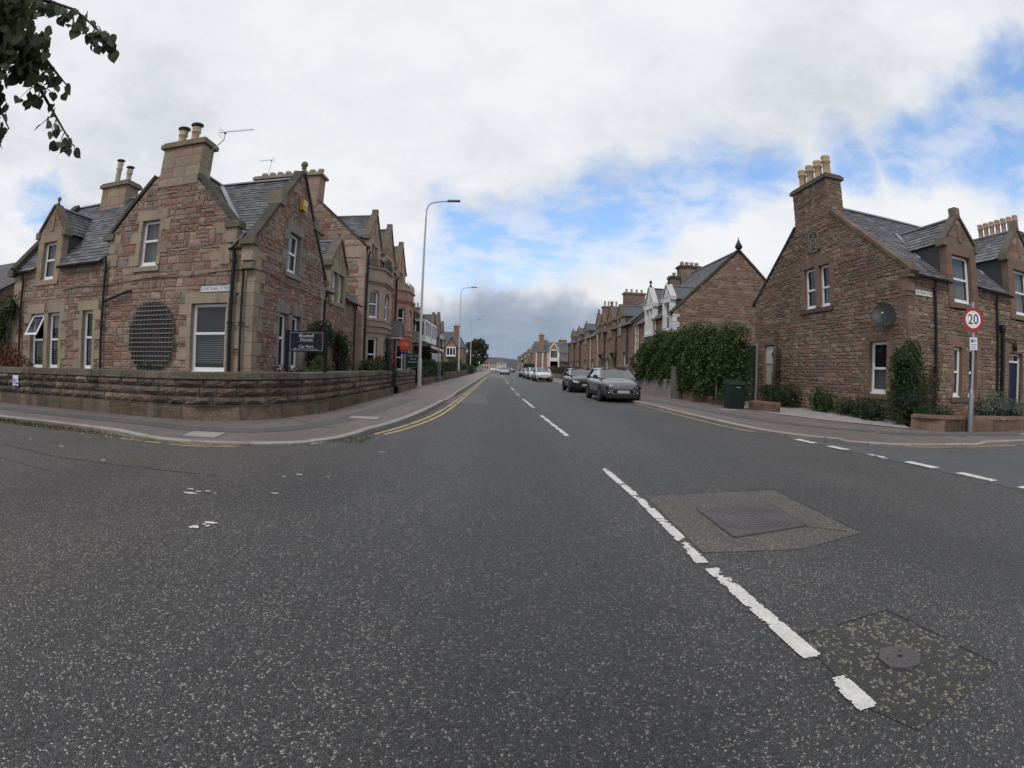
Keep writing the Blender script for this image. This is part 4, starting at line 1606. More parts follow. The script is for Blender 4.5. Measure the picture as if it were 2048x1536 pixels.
# roofs
RZ, RY = 7.62, 16.25
m = MB()
slates(m, [(-7.12, 13.12, 4.52), (-6.86, 13.12, 4.52), (-6.86, RY, RZ), (GXC, RY, RZ), (-7.6, 13.62, 5.01)])
slates(m, [(-17.9, 13.12, 4.50), (-16.6, 13.12, 4.50), (-16.6, 13.57, 4.95), (-17.9, 13.57, 4.95)])
slates(m, [(-15.2, 13.12, 4.50), (-12.95, 13.12, 4.50), (-12.72, 13.35, 4.73), (-12.53, 13.57, 4.95), (-15.2, 13.57, 4.95)])
slates(m, [(-17.9, 13.57, 4.95), (-12.53, 13.57, 4.95), (GXC, RY, RZ), (-17.9, RY, RZ)])
m.face([(-17.9, RY, RZ), (-6.86, RY, RZ), (-6.86, 19.4, 4.5), (-17.9, 19.4, 4.5)], (.11, .115, .12))
slates(m, [(-7.58, 13.34, 4.98), (-7.58, 13.58, 4.98), (GXC, RY, 7.64), (GXC, 13.34, 7.64)], base=(.105, .10, .10))
slates(m, [(-12.76, 13.58, 4.98), (-12.76, 13.34, 4.98), (GXC, 13.34, 7.64), (GXC, RY, 7.64)])
rf = m.build('roof', M_SLATE, LH)
m = MB()
m.bar((-17.9, RY, RZ + .03), (-6.9, RY, RZ + .03), .2, .05)
m.bar((GXC, 13.6, 7.68), (GXC, RY, 7.68), .18, .05)
m.bar((-7.5, 13.62, 5.07), (GXC + .03, RY - .02, RZ + .06), .17, .03)
m.bar((-12.84, 13.6, 5.07), (GXC - .03, RY - .02, RZ + .06), .17, .03)
m.bar((-7.66, 13.25, 4.56), (-7.2, 13.25, 4.98), .02, .16, V3(0, 1, 0))
m.build('ridge_flashing', M_LEAD, rf)
for a, b in (((-7.62, 13.06, 4.50), (-6.78, 13.06, 4.50)), ((-17.9, 13.06, 4.47), (-16.75, 13.06, 4.47)), ((-15.1, 13.06, 4.47), (-12.62, 13.06, 4.47))):
    gutter(LH, a, b)
drainpipe(LH, -12.6, 13.26, .15, 4.62)
drainpipe(LH, -7.46, 13.24, .15, 4.5, r=.06)
drainpipe(LH, -7.12, 13.24, .15, 4.0, r=.035)
drainpipe(LH, -17.3, 13.26, .15, 4.4)
m = MB()
m.tube([(-12.55, 13.14, 3.17), (-11.45, 13.14, 3.44), (-11.4, 13.27, 3.46)], .042, 8)
m.build('drainpipe', M_IRON, LH)
m = MB()     # a cable slung along the wall
pts = [V3(-14.9 + .42 * k, 13.245, 3.66 + .035 * math.sin(k * .8) + .012 * k) for k in range(19)] + [V3(-6.78, 13.24, 3.9), V3(-6.77, 13.4, 3.9)] + \
      [V3(-6.775, 13.4 + .5 * k, 3.9 - .012 * k + .03 * math.sin(k)) for k in range(1, 12)]
m.tube(pts, .011, 5)
m.build('wall_cable', M_IRON, LH)

# copings
YF = -1
skew(LH, [(GXB + .10, 13.3, 5.28), (-9.25, 13.3, 6.94)], (0, YF, 0), .3)
skew(LH, [(GXA - .10, 13.3, 5.28), (-10.92, 13.3, 7.10)], (0, YF, 0), .3)
skew(LH, [(-6.83, 13.02, 4.66), (-6.83, 14.55, 6.16), (-6.83, 16.16, 7.80)], (1, 0, 0), .26)
skew(LH, [(-6.83, 19.5, 4.5), (-6.83, 17.9, 6.14), (-6.83, 16.26, 7.80)], (1, 0, 0), .26)
skew(LH, [(-17.95, 13.02, 4.54), (-17.95, 16.2, 7.68)], (-1, 0, 0), .3)
m = MB()
m.fbox(FS, GXB - .22, GXB + .28, 5.16, 5.36, -.32, .13, (.15, .125, .10))
m.fbox(FS, GXB - .1, GXB + .2, 4.72, 5.16, -.25, .06, TAN)
m.fbox(FS, GXA - .28, GXA + .2, 5.16, 5.36, -.32, .13, (.15, .125, .10))
m.fbox(FE, 12.84, 13.22, 4.55, 4.75, -.36, .12, (.15, .125, .10))
m.fbox(FE, 12.98, 13.26, 4.12, 4.55, -.32, .05, TAN)
m.fbox(FE, 13.04, 13.26, 3.9, 4.12, -.28, .03, (.22, .19, .16))
m.fbox(FE, 19.25, 19.62, 4.35, 4.56, -.36, .12, (.15, .125, .10))
m.fbox(FE, 19.2, 19.45, 3.8, 4.35, -.3, .05, (.26, .21, .16))
for y in (14.62, 17.82):     # kneelers half-way up the street gable
    m.fbox(FE, y - .22, y + .22, 6.18, 6.62, -.36, .10, (.21, .18, .14))
m.fbox(south(13.3), -18.25, -17.85, 4.36, 4.58, -.3, .3, (.15, .125, .10))
m.build_each('skew_block', M_SKEW, LH)
m = MB()
m.lathe((-6.83, 16.2, 7.78), [(.13, 0), (.13, .06), (.07, .12), (.06, .2), (.1, .22), (.05, .26)], 12, (.2, .17, .13))
m.ball((-6.83, 16.2, 8.14), .125, (.2, .17, .13), 14)
m.build('finial', M_SKEW, LH)

# chimneys
def chimney(house, x0, x1, y0, y1, z0, z1, pots, col=TAN, capcol=(.21, .17, .13), cap=.11, pal=None, pr=.13, ph=.6, blocks=True, cowl=False, pcol=(.50, .40, .27), m_=None, rub=False):
    mb = MB()
    if blocks:
        for fr, a, b in ((south(y0), x0, x1), (east(x1), y0, y1), (west(x0), -y1, -y0), (Fr((0, y1, 0), (-1, 0, 0), (0, 1, 0)), -x1, -x0)):
            masonry(mb, fr, [(a, z0), (b, z0), (b, z1), (a, z1)], (), pal or [col, jig(col, .1), (.31, .22, .165)], *(((.09, .2), (.18, .5), .03, .008, .3) if rub else ((.26, .36), (.4, .8), .012, .006, 0)), var=.1, rough=.9 if rub else .4)
    else:
        mb.box((x0, y0, z0), (x1, y1, z1), col)
    ch = mb.build('chimney', m_ or M_STONE, house)
    c = MB()
    c.box((x0 - cap, y0 - cap, z1), (x1 + cap, y1 + cap, z1 + .13), capcol)
    c.box((x0 - cap * .5, y0 - cap * .5, z1 + .13), (x1 + cap * .5, y1 + cap * .5, z1 + .2), [k * .9 for k in capcol])
    c.build('chimney_cap', M_SKEW, ch)
    for i, p in enumerate(pots):
        pot(ch, (p[0], p[1], z1 + .19), p[2] if len(p) > 2 else ph, pr, jig(pcol, .12), cowl)
    return ch


chimney(LH, -10.78, -9.22, 13.26, 13.95, 6.7, 8.02, [(-10.38, 13.6, .52), (-9.86, 13.6, .58)], cowl=True, pr=.14)
chimney(LH, -16.0, -14.6, 15.85, 16.65, 6.8, 8.15, [(-15.6, 16.25, 1.0), (-14.95, 16.25, .6)], cowl=True, pr=.12, pcol=(.42, .38, .33))

# wallhead dormer on the side street
def dormer(house, fr, u0, u1, z0, z1, apex, back, wu0, wu1, wz0, wz1, col, roofbase=(.115, .12, .13), mid=.5, blind='full', finial='ball', pal=PAL_L, cheek=True,
           simple=False, two=False, frame_mat=None, ztop=None, slate=True, trimcol=None):
    """Gabled dormer rising from the wall head: stone front, slated cheeks and roof, window."""
    P = fr.P
    uc = (u0 + u1) / 2
    mb = MB()
    nb = max(2, round((wz1 - z0) / .36))
    for i in range(nb):
        za, zc = z0 + (wz1 - z0) * i / nb, z0 + (wz1 - z0) * (i + 1) / nb
        mb.fbox(fr, u0, wu0, za + .003, zc - .003, -.28, .05 + RND.uniform(-.006, .006), jig(col, .13))
        mb.fbox(fr, wu1, u1, za + .003, zc - .003, -.28, .05 + RND.uniform(-.006, .006), jig(col, .13))
    mb.fbox(fr, u0, wu0, wz1, z1, -.28, .05, jig(col, .1))
    mb.fbox(fr, wu1, u1, wz1, z1, -.28, .05, jig(col, .1))
    mb.fbox(fr, wu0, wu1, wz1, z1, -.28, .052, jig(col, .08))
    mb.fbox(fr, u0 + .02, u1 - .02, wz0 - .2, wz0 - .03, -.2, .075, jig(col, .1))
    nr = 4
    for i in range(nr):      # pediment in courses
        f0, f1 = i / nr, (i + 1) / nr - .012
        zz = lambda f: z1 + .002 + (apex - .06 - z1) * f
        cuts = [-1, RND.uniform(-.5, .5), 1] if i < 2 else [-1, 1]
        for ca, cb in zip(cuts[:-1], cuts[1:]):
            hwid = (u1 - u0) / 2
            q4 = [P(uc + ca * hwid * (1 - f0), zz(f0), -.26), P(uc + cb * hwid * (1 - f0) - .006, zz(f0), -.26), P(uc + cb * hwid * (1 - f1) - .006, zz(f1), -.26), P(uc + ca * hwid * (1 - f1), zz(f1), -.26)]
            mb.prism(q4, fr.n * (.30 + RND.uniform(-.008, .008)), jig(RND.choice(pal), .12) if trimcol is None else trimcol)
    mb.prism([P(uc - .09, z1 + .1, .04), P(uc + .09, z1 + .1, .04), P(uc + .09, z1 + (apex - z1) * .62, .04), P(uc, z1 + (apex - z1) * .74, .04), P(uc - .09, z1 + (apex - z1) * .62, .04)],
             fr.n * .035, jig(col, .1))
    d = mb.build('dormer', M_PAINT if trimcol else M_DRESS, house)
    r = MB()
    zb = z1 + .02
    e = .10
    if slate:
        slates(r, [P(u0 - e, zb - .08, -.2), P(uc, apex - .05, -.2), P(uc, apex - .05, -back), P(u0 - e, zb - .08, -back)][::1], base=roofbase)
        slates(r, [P(u1 + e, zb - .08, -.2), P(uc, apex - .05, -.2), P(uc, apex - .05, -back), P(u1 + e, zb - .08, -back)], base=roofbase)
    else:
        for s in (u0 - e, u1 + e):
            r.face([P(s, zb - .08, -.2), P(uc, apex - .05, -.2), P(uc, apex - .05, -back), P(s, zb - .08, -back)], roofbase)
    r.bar(P(uc, apex - .02, -.2), P(uc, apex - .02, -back), .14, .05, Z, (.3, .3, .31))
    r.build('dormer_roof', M_SLATE, d)
    c = MB()
    for s, sg in ((u0, -1), (u1, 1)):
        c.fbox(fr, min(s, s - sg * .08), max(s, s - sg * .08), z0, z1, -back, -.28, (.055, .057, .062))
    c.build_each('dormer_cheek', M_SLATE, d)
    k = MB()
    th = .075
    for s, sg in ((u0 - .11, 1), (u1 + .11, -1)):
        a, b = P(s, z1 - .02, 0), P(uc, apex + .02, 0)
        up = (b - a).cross(fr.n).normalized()
        up = up if up.z > 0 else -up
        o1, o2 = fr.n * .10, fr.n * -.3
        k.hexa([a + o2, a + o1, b + o1, b + o2, a + o2 + up * th, a + o1 + up * th, b + o1 + up * th, b + o2 + up * th], trimcol or (.15, .125, .10))
        k.fbox(fr, min(s - .06, s + .16 * sg), max(s + .06, s + .16 * sg), z1 - .14, z1 + .1, -.28, .13, trimcol or (.19, .16, .125))
    if finial == 'ball':
        k.lathe(P(uc, apex + .04, -.08), [(.09, 0), (.05, .1), (.045, .18)], 10, (.2, .17, .14))
        k.ball(P(uc, apex + .28, -.08), .085, (.2, .17, .14), 12)
    elif finial == 'spike':
        k.lathe(P(uc, apex, -.08), [(.1, 0), (.12, .12), (.06, .2), (.05, .3), (.11, .36), (.1, .46), (.03, .52), (.02, .6)], 10, (.06, .055, .05))
    elif finial == 'stub':
        k.fbox(fr, uc - .14, uc + .14, apex - .08, apex + .3, -.24, .08, trimcol or (.2, .165, .14))
    k.build('dormer_coping', M_PAINT if trimcol else M_SKEW, d)
    if two:
        um = (wu0 + wu1) / 2
        window(house, fr, wu0, um - .07, wz0, wz1, mid=mid, blind=blind, simple=simple, frame_mat=frame_mat)
        w_ = window(house, fr, um + .07, wu1, wz0, wz1, mid=mid, blind=blind, simple=simple, frame_mat=frame_mat)
        q = MB()
        q.fbox(fr, um - .068, um + .068, wz0, wz1, -.2, .03, col)
        q.build('mullion', M_DRESS, w_)
    else:
        window(house, fr, wu0, wu1, wz0, wz1, mid=mid, blind=blind, simple=simple, frame_mat=frame_mat)
    return d


dormer(LH, FS, -16.62, -15.18, 4.05, 5.76, 6.78, 2.6, -16.28, -15.50, 4.12, 5.46, (.31, .24, .175), mid=.52)

# northern extension of the same house, along the main street
FX = east(-6.98)
m = MB()
masonry(m, FX, [(19.3, 0), (24.7, 0), (24.7, 4.3), (19.3, 4.3)], [(19.85, 20.95, 1.0, 2.7), (20.8, 22.3, 3.85, 9)], pal=[(c[0] * .92, c[1] * .9, c[2] * .92) for c in PAL_L])
m.face([(-6.98, 24.7, 0), (-13, 24.7, 0), (-13, 24.7, 4.3), (-10, 24.7, 7.1), (-6.98, 24.7, 4.3)], (.28, .21, .165))
m.build('wall', M_STONE, LH)
m = MB()
slates(m, [(-6.8, 19.35, 4.2), (-6.8, 20.42, 4.2), (-7.5, 20.42, 4.834), (-7.5, 19.35, 4.834)])
slates(m, [(-6.8, 22.72, 4.2), (-6.8, 24.8, 4.2), (-7.5, 24.8, 4.834), (-7.5, 22.72, 4.834)])
slates(m, [(-7.5, 19.35, 4.834), (-7.5, 24.8, 4.834), (-10, 24.8, 7.1), (-10, 19.35, 7.1)])
m.face([(-13.2, 19.35, 4.2), (-13.2, 24.8, 4.2), (-10, 24.8, 7.1), (-10, 19.35, 7.1)], (.11, .115, .12))
m.build('roof', M_SLATE, LH)
gutter(LH, (-6.74, 19.5, 4.18), (-6.74, 20.35, 4.18))
gutter(LH, (-6.74, 22.75, 4.18), (-6.74, 24.9, 4.18))
drainpipe(LH, -6.96, 19.75, .15, 4.15, off=(1, 0, 0), r=.038)
drainpipe(LH, -6.96, 24.3, .15, 4.15, off=(1, 0, 0), r=.038)
window(LH, FX, 19.9, 20.9, 1.05, 2.65, blind=None, surround=(.3, .24, .18))
dormer(LH, FX, 20.42, 22.72, 3.9, 5.5, 6.7, 2.7, 20.75, 22.39, 3.98, 5.2, (.30, .245, .18), two=True)
m = MB()
quoins(m, (-6.98, 24.7, 0), (0, -1, 0), (-1, 0, 0), .1, 4.1, (.3, .24, .18), .45, .25)
m.build('quoin', M_DRESS, LH)
chimney(LH, -10.1, -9.0, 24.0, 24.7, 6.2, 7.75, [(-9.3, 24.35, .55)], col=(.26, .23, .19), pr=.16, pcol=(.55, .42, .2))

# things fixed to the house
def nameplate(name, label, fr, u0, u1, z0, z1, txt, slope=0.0):
    t = thing(name, fr.P((u0 + u1) / 2, (z0 + z1) / 2, .05), label, 'street sign', 'street name plates')
    mb = MB()
    mb.fbox(fr, u0, u1, z0, z1, .045, .06, (.74, .75, .74))
    for a, b, c, d in ((u0, u1, z1 - .012, z1), (u0, u1, z0, z0 + .012), (u0, u0 + .012, z0, z1), (u1 - .012, u1, z0, z1)):
        mb.fbox(fr, a, b, c, d, .06, .064, (.2, .21, .22))
    mb.build('plate', M_PAINT, t)
    x = MB()
    text_into(x, txt, fr.P((u0 + u1) / 2, (z0 + z1) / 2, .061), fr.u * .92, Z, fr.n, (z1 - z0) * .78, .003, (.05, .055, .06))
    x.build('lettering', M_PAINT, t)
    return t


nameplate('street_nameplate', 'white street nameplate above the big blinded window near the drainpipe', FS, -8.62, -7.53, 3.30, 3.48, 'DUNCRAIG STREET')

t = thing('alarm_box', (-6.7, 16.35, 6.65), 'yellow alarm box high on a stone gable under a ball finial', 'alarm box')
m = MB()
m.prism([FE.P(16.14, 6.48, .04), FE.P(16.50, 6.48, .04), FE.P(16.54, 6.84, .04), FE.P(16.10, 6.84, .04)], V3(.13, 0, 0), (.62, .36, .07))
m.build('case', M_PAINT, t)
m = MB()
m.fbox(FE, 16.2, 16.44, 6.55, 6.62, .17, .174, (.2, .13, .05))
m.build('panel', M_PAINT, t)

def aerial(name, label, base, top, boom, n, reach=.9, group='television aerials on chimneys'):
    t = thing(name, base, label, 'aerial', group)
    mb = MB()
    base, top, boom = Vector(base), Vector(top), Vector(boom)
    mid = base + (top - base) * .78
    mid = Vector((top.x, top.y, base.z + (top.z - base.z) * .62))
    mb.tube([base, mid, top], .017, 6)
    mb.build('mast', M_GALV, t)
    b = MB()
    s = top - boom * .18
    b.tube([s, top + boom], .012, 6)
    side = boom.cross(Z).normalized()
    for k in range(n):
        p = top + boom * (k / (n - 1))
        b.tube([p - side * (.16 - .05 * k / n), p + side * (.16 - .05 * k / n)], .005, 4)
    for z in (-.12, -.04, .04, .12):
        b.tube([s - side * .2 + Z * z, s + side * .2 + Z * z], .006, 4)
    b.box(tuple(top - V3(.03, .03, .07)), tuple(top + V3(.03, .03, -.01)), (.2, .2, .2))
    b.build('boom', M_GALV, t)
    return t


aerial('roof_aerial', 'thin yagi aerial bracketed off the two-pot chimney above the oval trellis', (-9.2, 13.5, 7.7), (-8.63, 13.5, 8.42), (.98, .1, 0), 10)
aerial('roof_aerial', 'double aerial on the long many-potted chimney of the bay-windowed villa', (-13.0, 25.6, 11.6), (-12.9, 25.6, 12.6), (-.75, 0, 0), 6)

# trellis: an oval of horizontal and upright laths in front of the wall
t = thing('trellis', (-10.42, 13.15, .2), 'big grey oval wooden trellis against the rubble wall', 'trellis')
m = MB()
cx, cz, rx, rz = -10.42, 2.05, .95, 1.06
hw = lambda z: rx * (max(0, 1 - (abs((z - cz) / rz)) ** 2.6)) ** .5
for k in range(16):
    z = cz - rz + .06 + k * (2 * rz - .1) / 15
    wv = max(.36, hw(z)) + RND.uniform(-.02, .03)
    m.fbox(FS, cx - wv, cx + wv, z - .012, z + .012, .10, .17, jig((.20, .215, .225), .12))
m.build('horizontal_lath', mat('painted_lath', rough=.8, var=.15, vscale=5, bump=.2, bscale=40), t)
m = MB()
for k in range(15):
    x = cx - rx + .06 + k * (2 * rx - .12) / 14
    f = (x - cx) / rx
    hz = rz * (max(0, 1 - abs(f) ** 2.6)) ** .5
    m.fbox(FS, x - .010, x + .010, cz - hz - .0, cz + hz, .05, .10, jig((.13, .14, .15), .12))
m.build('upright_lath', mat('painted_lath', rough=.8), t)

# ------------------------------------------------------------------ boundary wall round the corner
WP = spline([(-36.40, 10.97), (-20.02, 10.42), (-14.29, 10.01), (-10.97, 9.85), (-8.37, 9.57), (-7.05, 9.46), (-6.28, 9.48), (-5.64, 9.76), (-5.14, 10.19), (-4.73, 10.78), (-4.44, 11.56), (-4.31, 12.47), (-4.30, 14.56), (-4.31, 17.29), (-4.33, 20.93)], 7)


def path_frames(path):
    for a, b in zip(path[:-1], path[1:]):
        u = Vector((b[0] - a[0], b[1] - a[1], 0))
        L = u.length
        u.normalize()
        yield Fr((a[0], a[1], 0), u, (u.y, -u.x, 0)), L


def course_wall(mb, path, z0, z1, dep, rel, length, pal, mort, side=1, thick=.34, rough=1.0, var=.25, snecks=0):
    """One or more courses of rock-faced blocks that follow the path; dep shifts the face outwards."""
    pts = offset(path, -dep * side)
    L = [0]
    for a, b in zip(pts[:-1], pts[1:]):
        L.append(L[-1] + math.hypot(b[0] - a[0], b[1] - a[1]))

    def at(d):
        d = max(0, min(L[-1], d))
        for i in range(len(L) - 1):
            if d <= L[i + 1]:
                t = (d - L[i]) / max(1e-6, L[i + 1] - L[i])
                return Vector((pts[i][0] + (pts[i + 1][0] - pts[i][0]) * t, pts[i][1] + (pts[i + 1][1] - pts[i][1]) * t, 0))
        return Vector((*pts[-1], 0))
    d = 0
    while d < L[-1] - .02:
        w_ = min(RND.uniform(*length), L[-1] - d)
        a, b = at(d), at(d + w_)
        u = (b - a)
        ll = u.length
        if ll > .02:
            u.normalize()
            fr = Fr(a, u, (u.y * side, -u.x * side, 0))
            (rock(mb, fr, 0, ll, z0, z1, rel, jig(RND.choice(pal), var)) if rel > .06 else stone(mb, fr, [(0, z0), (ll, z0), (ll, z1), (0, z1)], rel, jig(RND.choice(pal), var), (.13, .11, .10), mort, rough))
        d += w_


def flat_top(mb, path, z, d0, d1, col, zlow=None):
    A, B = offset(path, -d0), offset(path, -d1)
    for i in range(len(path) - 1):
        mb.face([(*A[i], z), (*A[i + 1], z), (*B[i + 1], z), (*B[i], z)], col)
        if zlow is not None:
            mb.face([(*A[i], zlow), (*A[i + 1], zlow), (*A[i + 1], z), (*A[i], z)], col)


def coping(mb, path, z0, z1, over, thick, length, col, var=.2):
    L = [0]
    for a, b in zip(path[:-1], path[1:]):
        L.append(L[-1] + math.hypot(b[0] - a[0], b[1] - a[1]))

    def at(d):
        for i in range(len(L) - 1):
            if d <= L[i + 1] or i == len(L) - 2:
                t = (d - L[i]) / max(1e-6, L[i + 1] - L[i])
                a, b = path[i], path[i + 1]
                tx, ty = (b[0] - a[0]) / (L[i + 1] - L[i]), (b[1] - a[1]) / (L[i + 1] - L[i])
                return Vector((a[0] + (b[0] - a[0]) * t, a[1] + (b[1] - a[1]) * t, 0)), Vector((ty, -tx, 0))
    d = 0
    while d < L[-1] - .02:
        w_ = min(RND.uniform(*length), L[-1] - d)
        c = jig(col, var)
        n = max(1, round(w_ / .28))
        lift = RND.uniform(-.006, .008)
        for k in range(n):
            (a, na), (b, nb) = at(d + w_ * k / n + (.004 if k == 0 else 0)), at(d + w_ * (k + 1) / n - (.004 if k == n - 1 else 0))
            j = [RND.uniform(-.008, .008) for _ in range(4)]
            mb.hexa([a + na * (over + j[0]) + Z * z0, b + nb * (over + j[1]) + Z * z0, b - nb * thick + Z * z0, a - na * thick + Z * z0,
                     a + na * (over - .02 + j[2]) + Z * (z1 + lift), b + nb * (over - .02 + j[3]) + Z * (z1 + lift), b - nb * thick + Z * (z1 + lift + .02), a - na * thick + Z * (z1 + lift + .02)], c)
        d += w_


def boundary(name, label, path, ztop=1.08, z0=.05, plinth=.45, courses=3, group='stone garden walls', pal=PAL_B, cop=(.145, .12, .098)):
    t = thing(name, (path[len(path) // 2][0], path[len(path) // 2][1], 0), label, 'garden wall', group)
    mb = MB()
    course_wall(mb, path, z0, plinth - .04, .115, .018, (.75, 1.3), [(c[0] * .95, c[1] * .95, c[2] * .85) for c in pal], .012, rough=.6, var=.3)
    flat_top(mb, path, plinth - .04, .13, -.02, (.22, .175, .14))
    mb.build('plinth', M_BOUND, t)
    mb = MB()
    h = (ztop - .13 - plinth + .04) / courses
    for k in range(courses):
        course_wall(mb, path, plinth - .04 + k * h, plinth - .04 + (k + 1) * h, 0, .085, (.32, .75), pal, .016, var=.3)
    b = offset(path, .34)
    for i in range(len(b) - 1):
        mb.face([(*b[i], 0), (*b[i + 1], 0), (*b[i + 1], ztop - .1), (*b[i], ztop - .1)], (.15, .12, .1))
    for e in (0, -1):
        a_, b_ = path[e], b[e]
        mb.face([(*a_, 0), (*b_, 0), (*b_, ztop - .1), (*a_, ztop - .1)], (.15, .12, .1))
    mb.build('stonework', M_BOUND, t)
    mb = MB()
    coping(mb, path, ztop - .13, ztop, .075, .40, (.7, 1.25), cop)
    mb.build('wall_coping', M_BOUND, t)
    return t


boundary('garden_wall', 'long low wall of dark rock-faced blocks curving round the street corner', WP)
boundary('garden_wall', 'short rock-faced wall between the garden gate and the nearest lamp post', [(-4.35, 22.0), (-4.39, 24.6), (-4.44, 27.8)], ztop=1.09)

# parking notice on the wall
t = thing('parking_notice', (-13.1, 9.88, .75), 'small white notice with blue print fixed to the curving rock-faced wall', 'sign')
fr = Fr((-13.1, 9.95, 0), (.998, -.05, 0), (-.05, -.998, 0))
m = MB()
m.fbox(fr, -.15, .15, .60, .89, .08, .092, (.72, .73, .76))
m.build('plate', M_PAINT, t)
m = MB()
m.fbox(fr, -.11, .0, .70, .80, .092, .096, (.05, .10, .36))
text_into(m, 'P', fr.P(-.055, .75, .0965), fr.u, Z, fr.n, .10, .002, (.8, .8, .82))
for k, (a, b) in enumerate(((.03, .13), (.03, .10), (-.12, .13), (-.1, .1))):
    z = (.78, .73, .66, .61)[k]
    m.fbox(fr, a, b, z - .012, z + .012, .092, .095, (.1, .14, .32))
m.build('print', M_PAINT, t)

# garden sign of the house
t = thing('house_sign', (-4.9, 12.85, .1), 'charcoal board on two black posts lettered Bluebell House Car Park', 'sign')
sf = Fr((-4.9, 12.72, 0), Vector((.96, .28, 0)).normalized(), Vector((.28, -.96, 0)).normalized())
m = MB()
m.fbox(sf, -.46, .46, 1.60, 2.14, .0, .03, (.016, .020, .024))
m.build('board', M_MATT, t)
for s in (-1, 1):
    m = MB()
    m.fbox(sf, s * .51 - .05, s * .51 + .05, .05, 2.16, -.06, .04, (.012, .012, .014))
    m.build('post', M_MATT, t)
m = MB()
for a, b, c, d in ((-.43, .43, 2.09, 2.098), (-.43, .43, 1.64, 1.648), (-.43, -.422, 1.64, 2.098), (.422, .43, 1.64, 2.098), (-.20, .20, 1.862, 1.867), (-.3, .3, 1.672, 1.68)):
    m.fbox(sf, a, b, c, d, .03, .033, (.36, .38, .40))
m.prism([sf.P(-.34, 1.676, .033), sf.P(-.28, 1.70, .033), sf.P(-.28, 1.652, .033)], sf.n * .002, (.36, .38, .40))
for tx, z, s in (('Bluebell', 2.015, .125), ('House', 1.915, .125), ('Car Park', 1.735, .105)):
    text_into(m, tx, sf.P(0, z, .031), sf.u, Z, sf.n, s, .004, (.5, .52, .54))
m.build('lettering', M_PAINT, t)

# planting behind the wall
def box_sampler(x0, x1, y0, y1, z0, z1, faces='xyzXYZ'):
    dx, dy, dz = x1 - x0, y1 - y0, z1 - z0
    opt = [('x', dy * dz), ('X', dy * dz), ('y', dx * dz), ('Y', dx * dz), ('Z', dx * dy)]
    opt = [(k, a) for k, a in opt if k in faces]
    tot = sum(a for _, a in opt)

    def f():
        k = RND.uniform(0, tot)
        for n, a in opt:
            k -= a
            if k <= 0:
                break
        x, y, z = RND.uniform(x0, x1), RND.uniform(y0, y1), RND.uniform(z0, z1)
        w_ = .07 * math.sin(x * 3.1 + z * 2.2) + .07 * math.sin(y * 2.7 + z * 3.3)
        j = abs(RND.gauss(0, .09)) - w_
        if n == 'x':
            return Vector((x0 + j, y, z)), Vector((-1, 0, 0))
        if n == 'X':
            return Vector((x1 - j, y, z)), Vector((1, 0, 0))
        if n == 'y':
            return Vector((x, y0 + j, z)), Vector((0, -1, 0))
        if n == 'Y':
            return Vector((x, y1 - j, z)), Vector((0, 1, 0))
        return Vector((x, y, z1 - j)), Vector((0, 0, 1))
    return f


bush('climbing_ivy', 'tall dark ivy column on the house end behind the rusty red maple', 'ivy', [((-18.6, 12.9, 1.2), (.75, .6, 1.3)), ((-18.4, 12.9, 2.6), (.6, .5, .9)), ((-17.8, 13.0, 3.2), (.4, .4, .5)), ((-19.4, 12.6, 2.2), (.7, .6, 1.3))],
     2600, .11, G_MID, 'ivy and climbers on the houses')
bush('maple_shrub', 'low spreading rusty red maple behind the curving rock-faced wall', 'shrub', [((-17.0, 12.0, 1.15), (.9, .7, .45)), ((-15.9, 12.0, 1.05), (.75, .6, .42)), ((-18.0, 11.9, 1.0), (.7, .7, .4)), ((-16.5, 12.0, 1.5), (.55, .5, .25))],
     1900, .10, G_RED, core=False)
bush('climbing_ivy', 'dark climber sprawling over the wall beside the Bluebell House sign', 'climber', [((-6.6, 17.9, 1.9), (.35, .5, .95)), ((-6.55, 18.7, 2.4), (.4, .55, .55)), ((-6.55, 18.3, 1.1), (.4, .6, .7)), ((-6.6, 19.35, 2.45), (.35, .5, .4))],
     2600, .085, G_DARK, 'ivy and climbers on the houses')
bush('climbing_ivy', 'clipped dark ivy pillar beside a white window beyond the Bluebell House sign', 'climber', [((-6.6, 21.4, 1.0), (.45, .5, .9)), ((-6.6, 21.5, 1.9), (.4, .45, .65)), ((-6.6, 21.0, 2.3), (.35, .5, .4))],
     1800, .085, G_DARK, 'ivy and climbers on the houses')
bush('low_shrub', 'low green mound of a shrub under the Bluebell House sign', 'shrub', [((-5.5, 14.2, .92), (.5, .7, .34)), ((-5.5, 15.2, .95), (.45, .6, .32))], 1100, .07, [(.03, .055, .018), (.045, .075, .02)])
bush('golden_shrub', 'yellow-green leafed shrub beside one post of the Bluebell House sign', 'shrub', [((-5.7, 16.3, 1.2), (.4, .55, .38))], 700, .08, G_YEL)
hy = [((-5.9, 24.0, 1.15), (.6, .9, .5)), ((-5.8, 25.6, 1.1), (.6, .9, .5)), ((-5.8, 27.0, 1.05), (.55, .8, .45))]
bush('hydrangea', 'round green hydrangea with red flower heads under the stone bay window', 'shrub', hy, 1700, .13, G_HEDGE, flowers=([(-5.6, 24.3, 1.65), (-5.5, 26.4, 1.55), (-5.4, 27.0, 1.45), (-5.45, 27.4, 1.5), (-5.6, 24.0, 1.6), (-5.35, 26.7, 1.35)], (.30, .035, .04), .15))
bush('trellis_plant', 'small green climber at the foot of the oval trellis', 'plant', [((-10.3, 12.95, 1.12), (.42, .14, .16))], 260, .06, G_MID, core=False)
bush('pot_plant', 'dark red leaved plant under the paired windows behind the Bluebell House sign', 'plant', [((-6.3, 14.4, 1.08), (.25, .35, .16))], 260, .06, [(.06, .02, .02), (.04, .045, .02)], core=False)
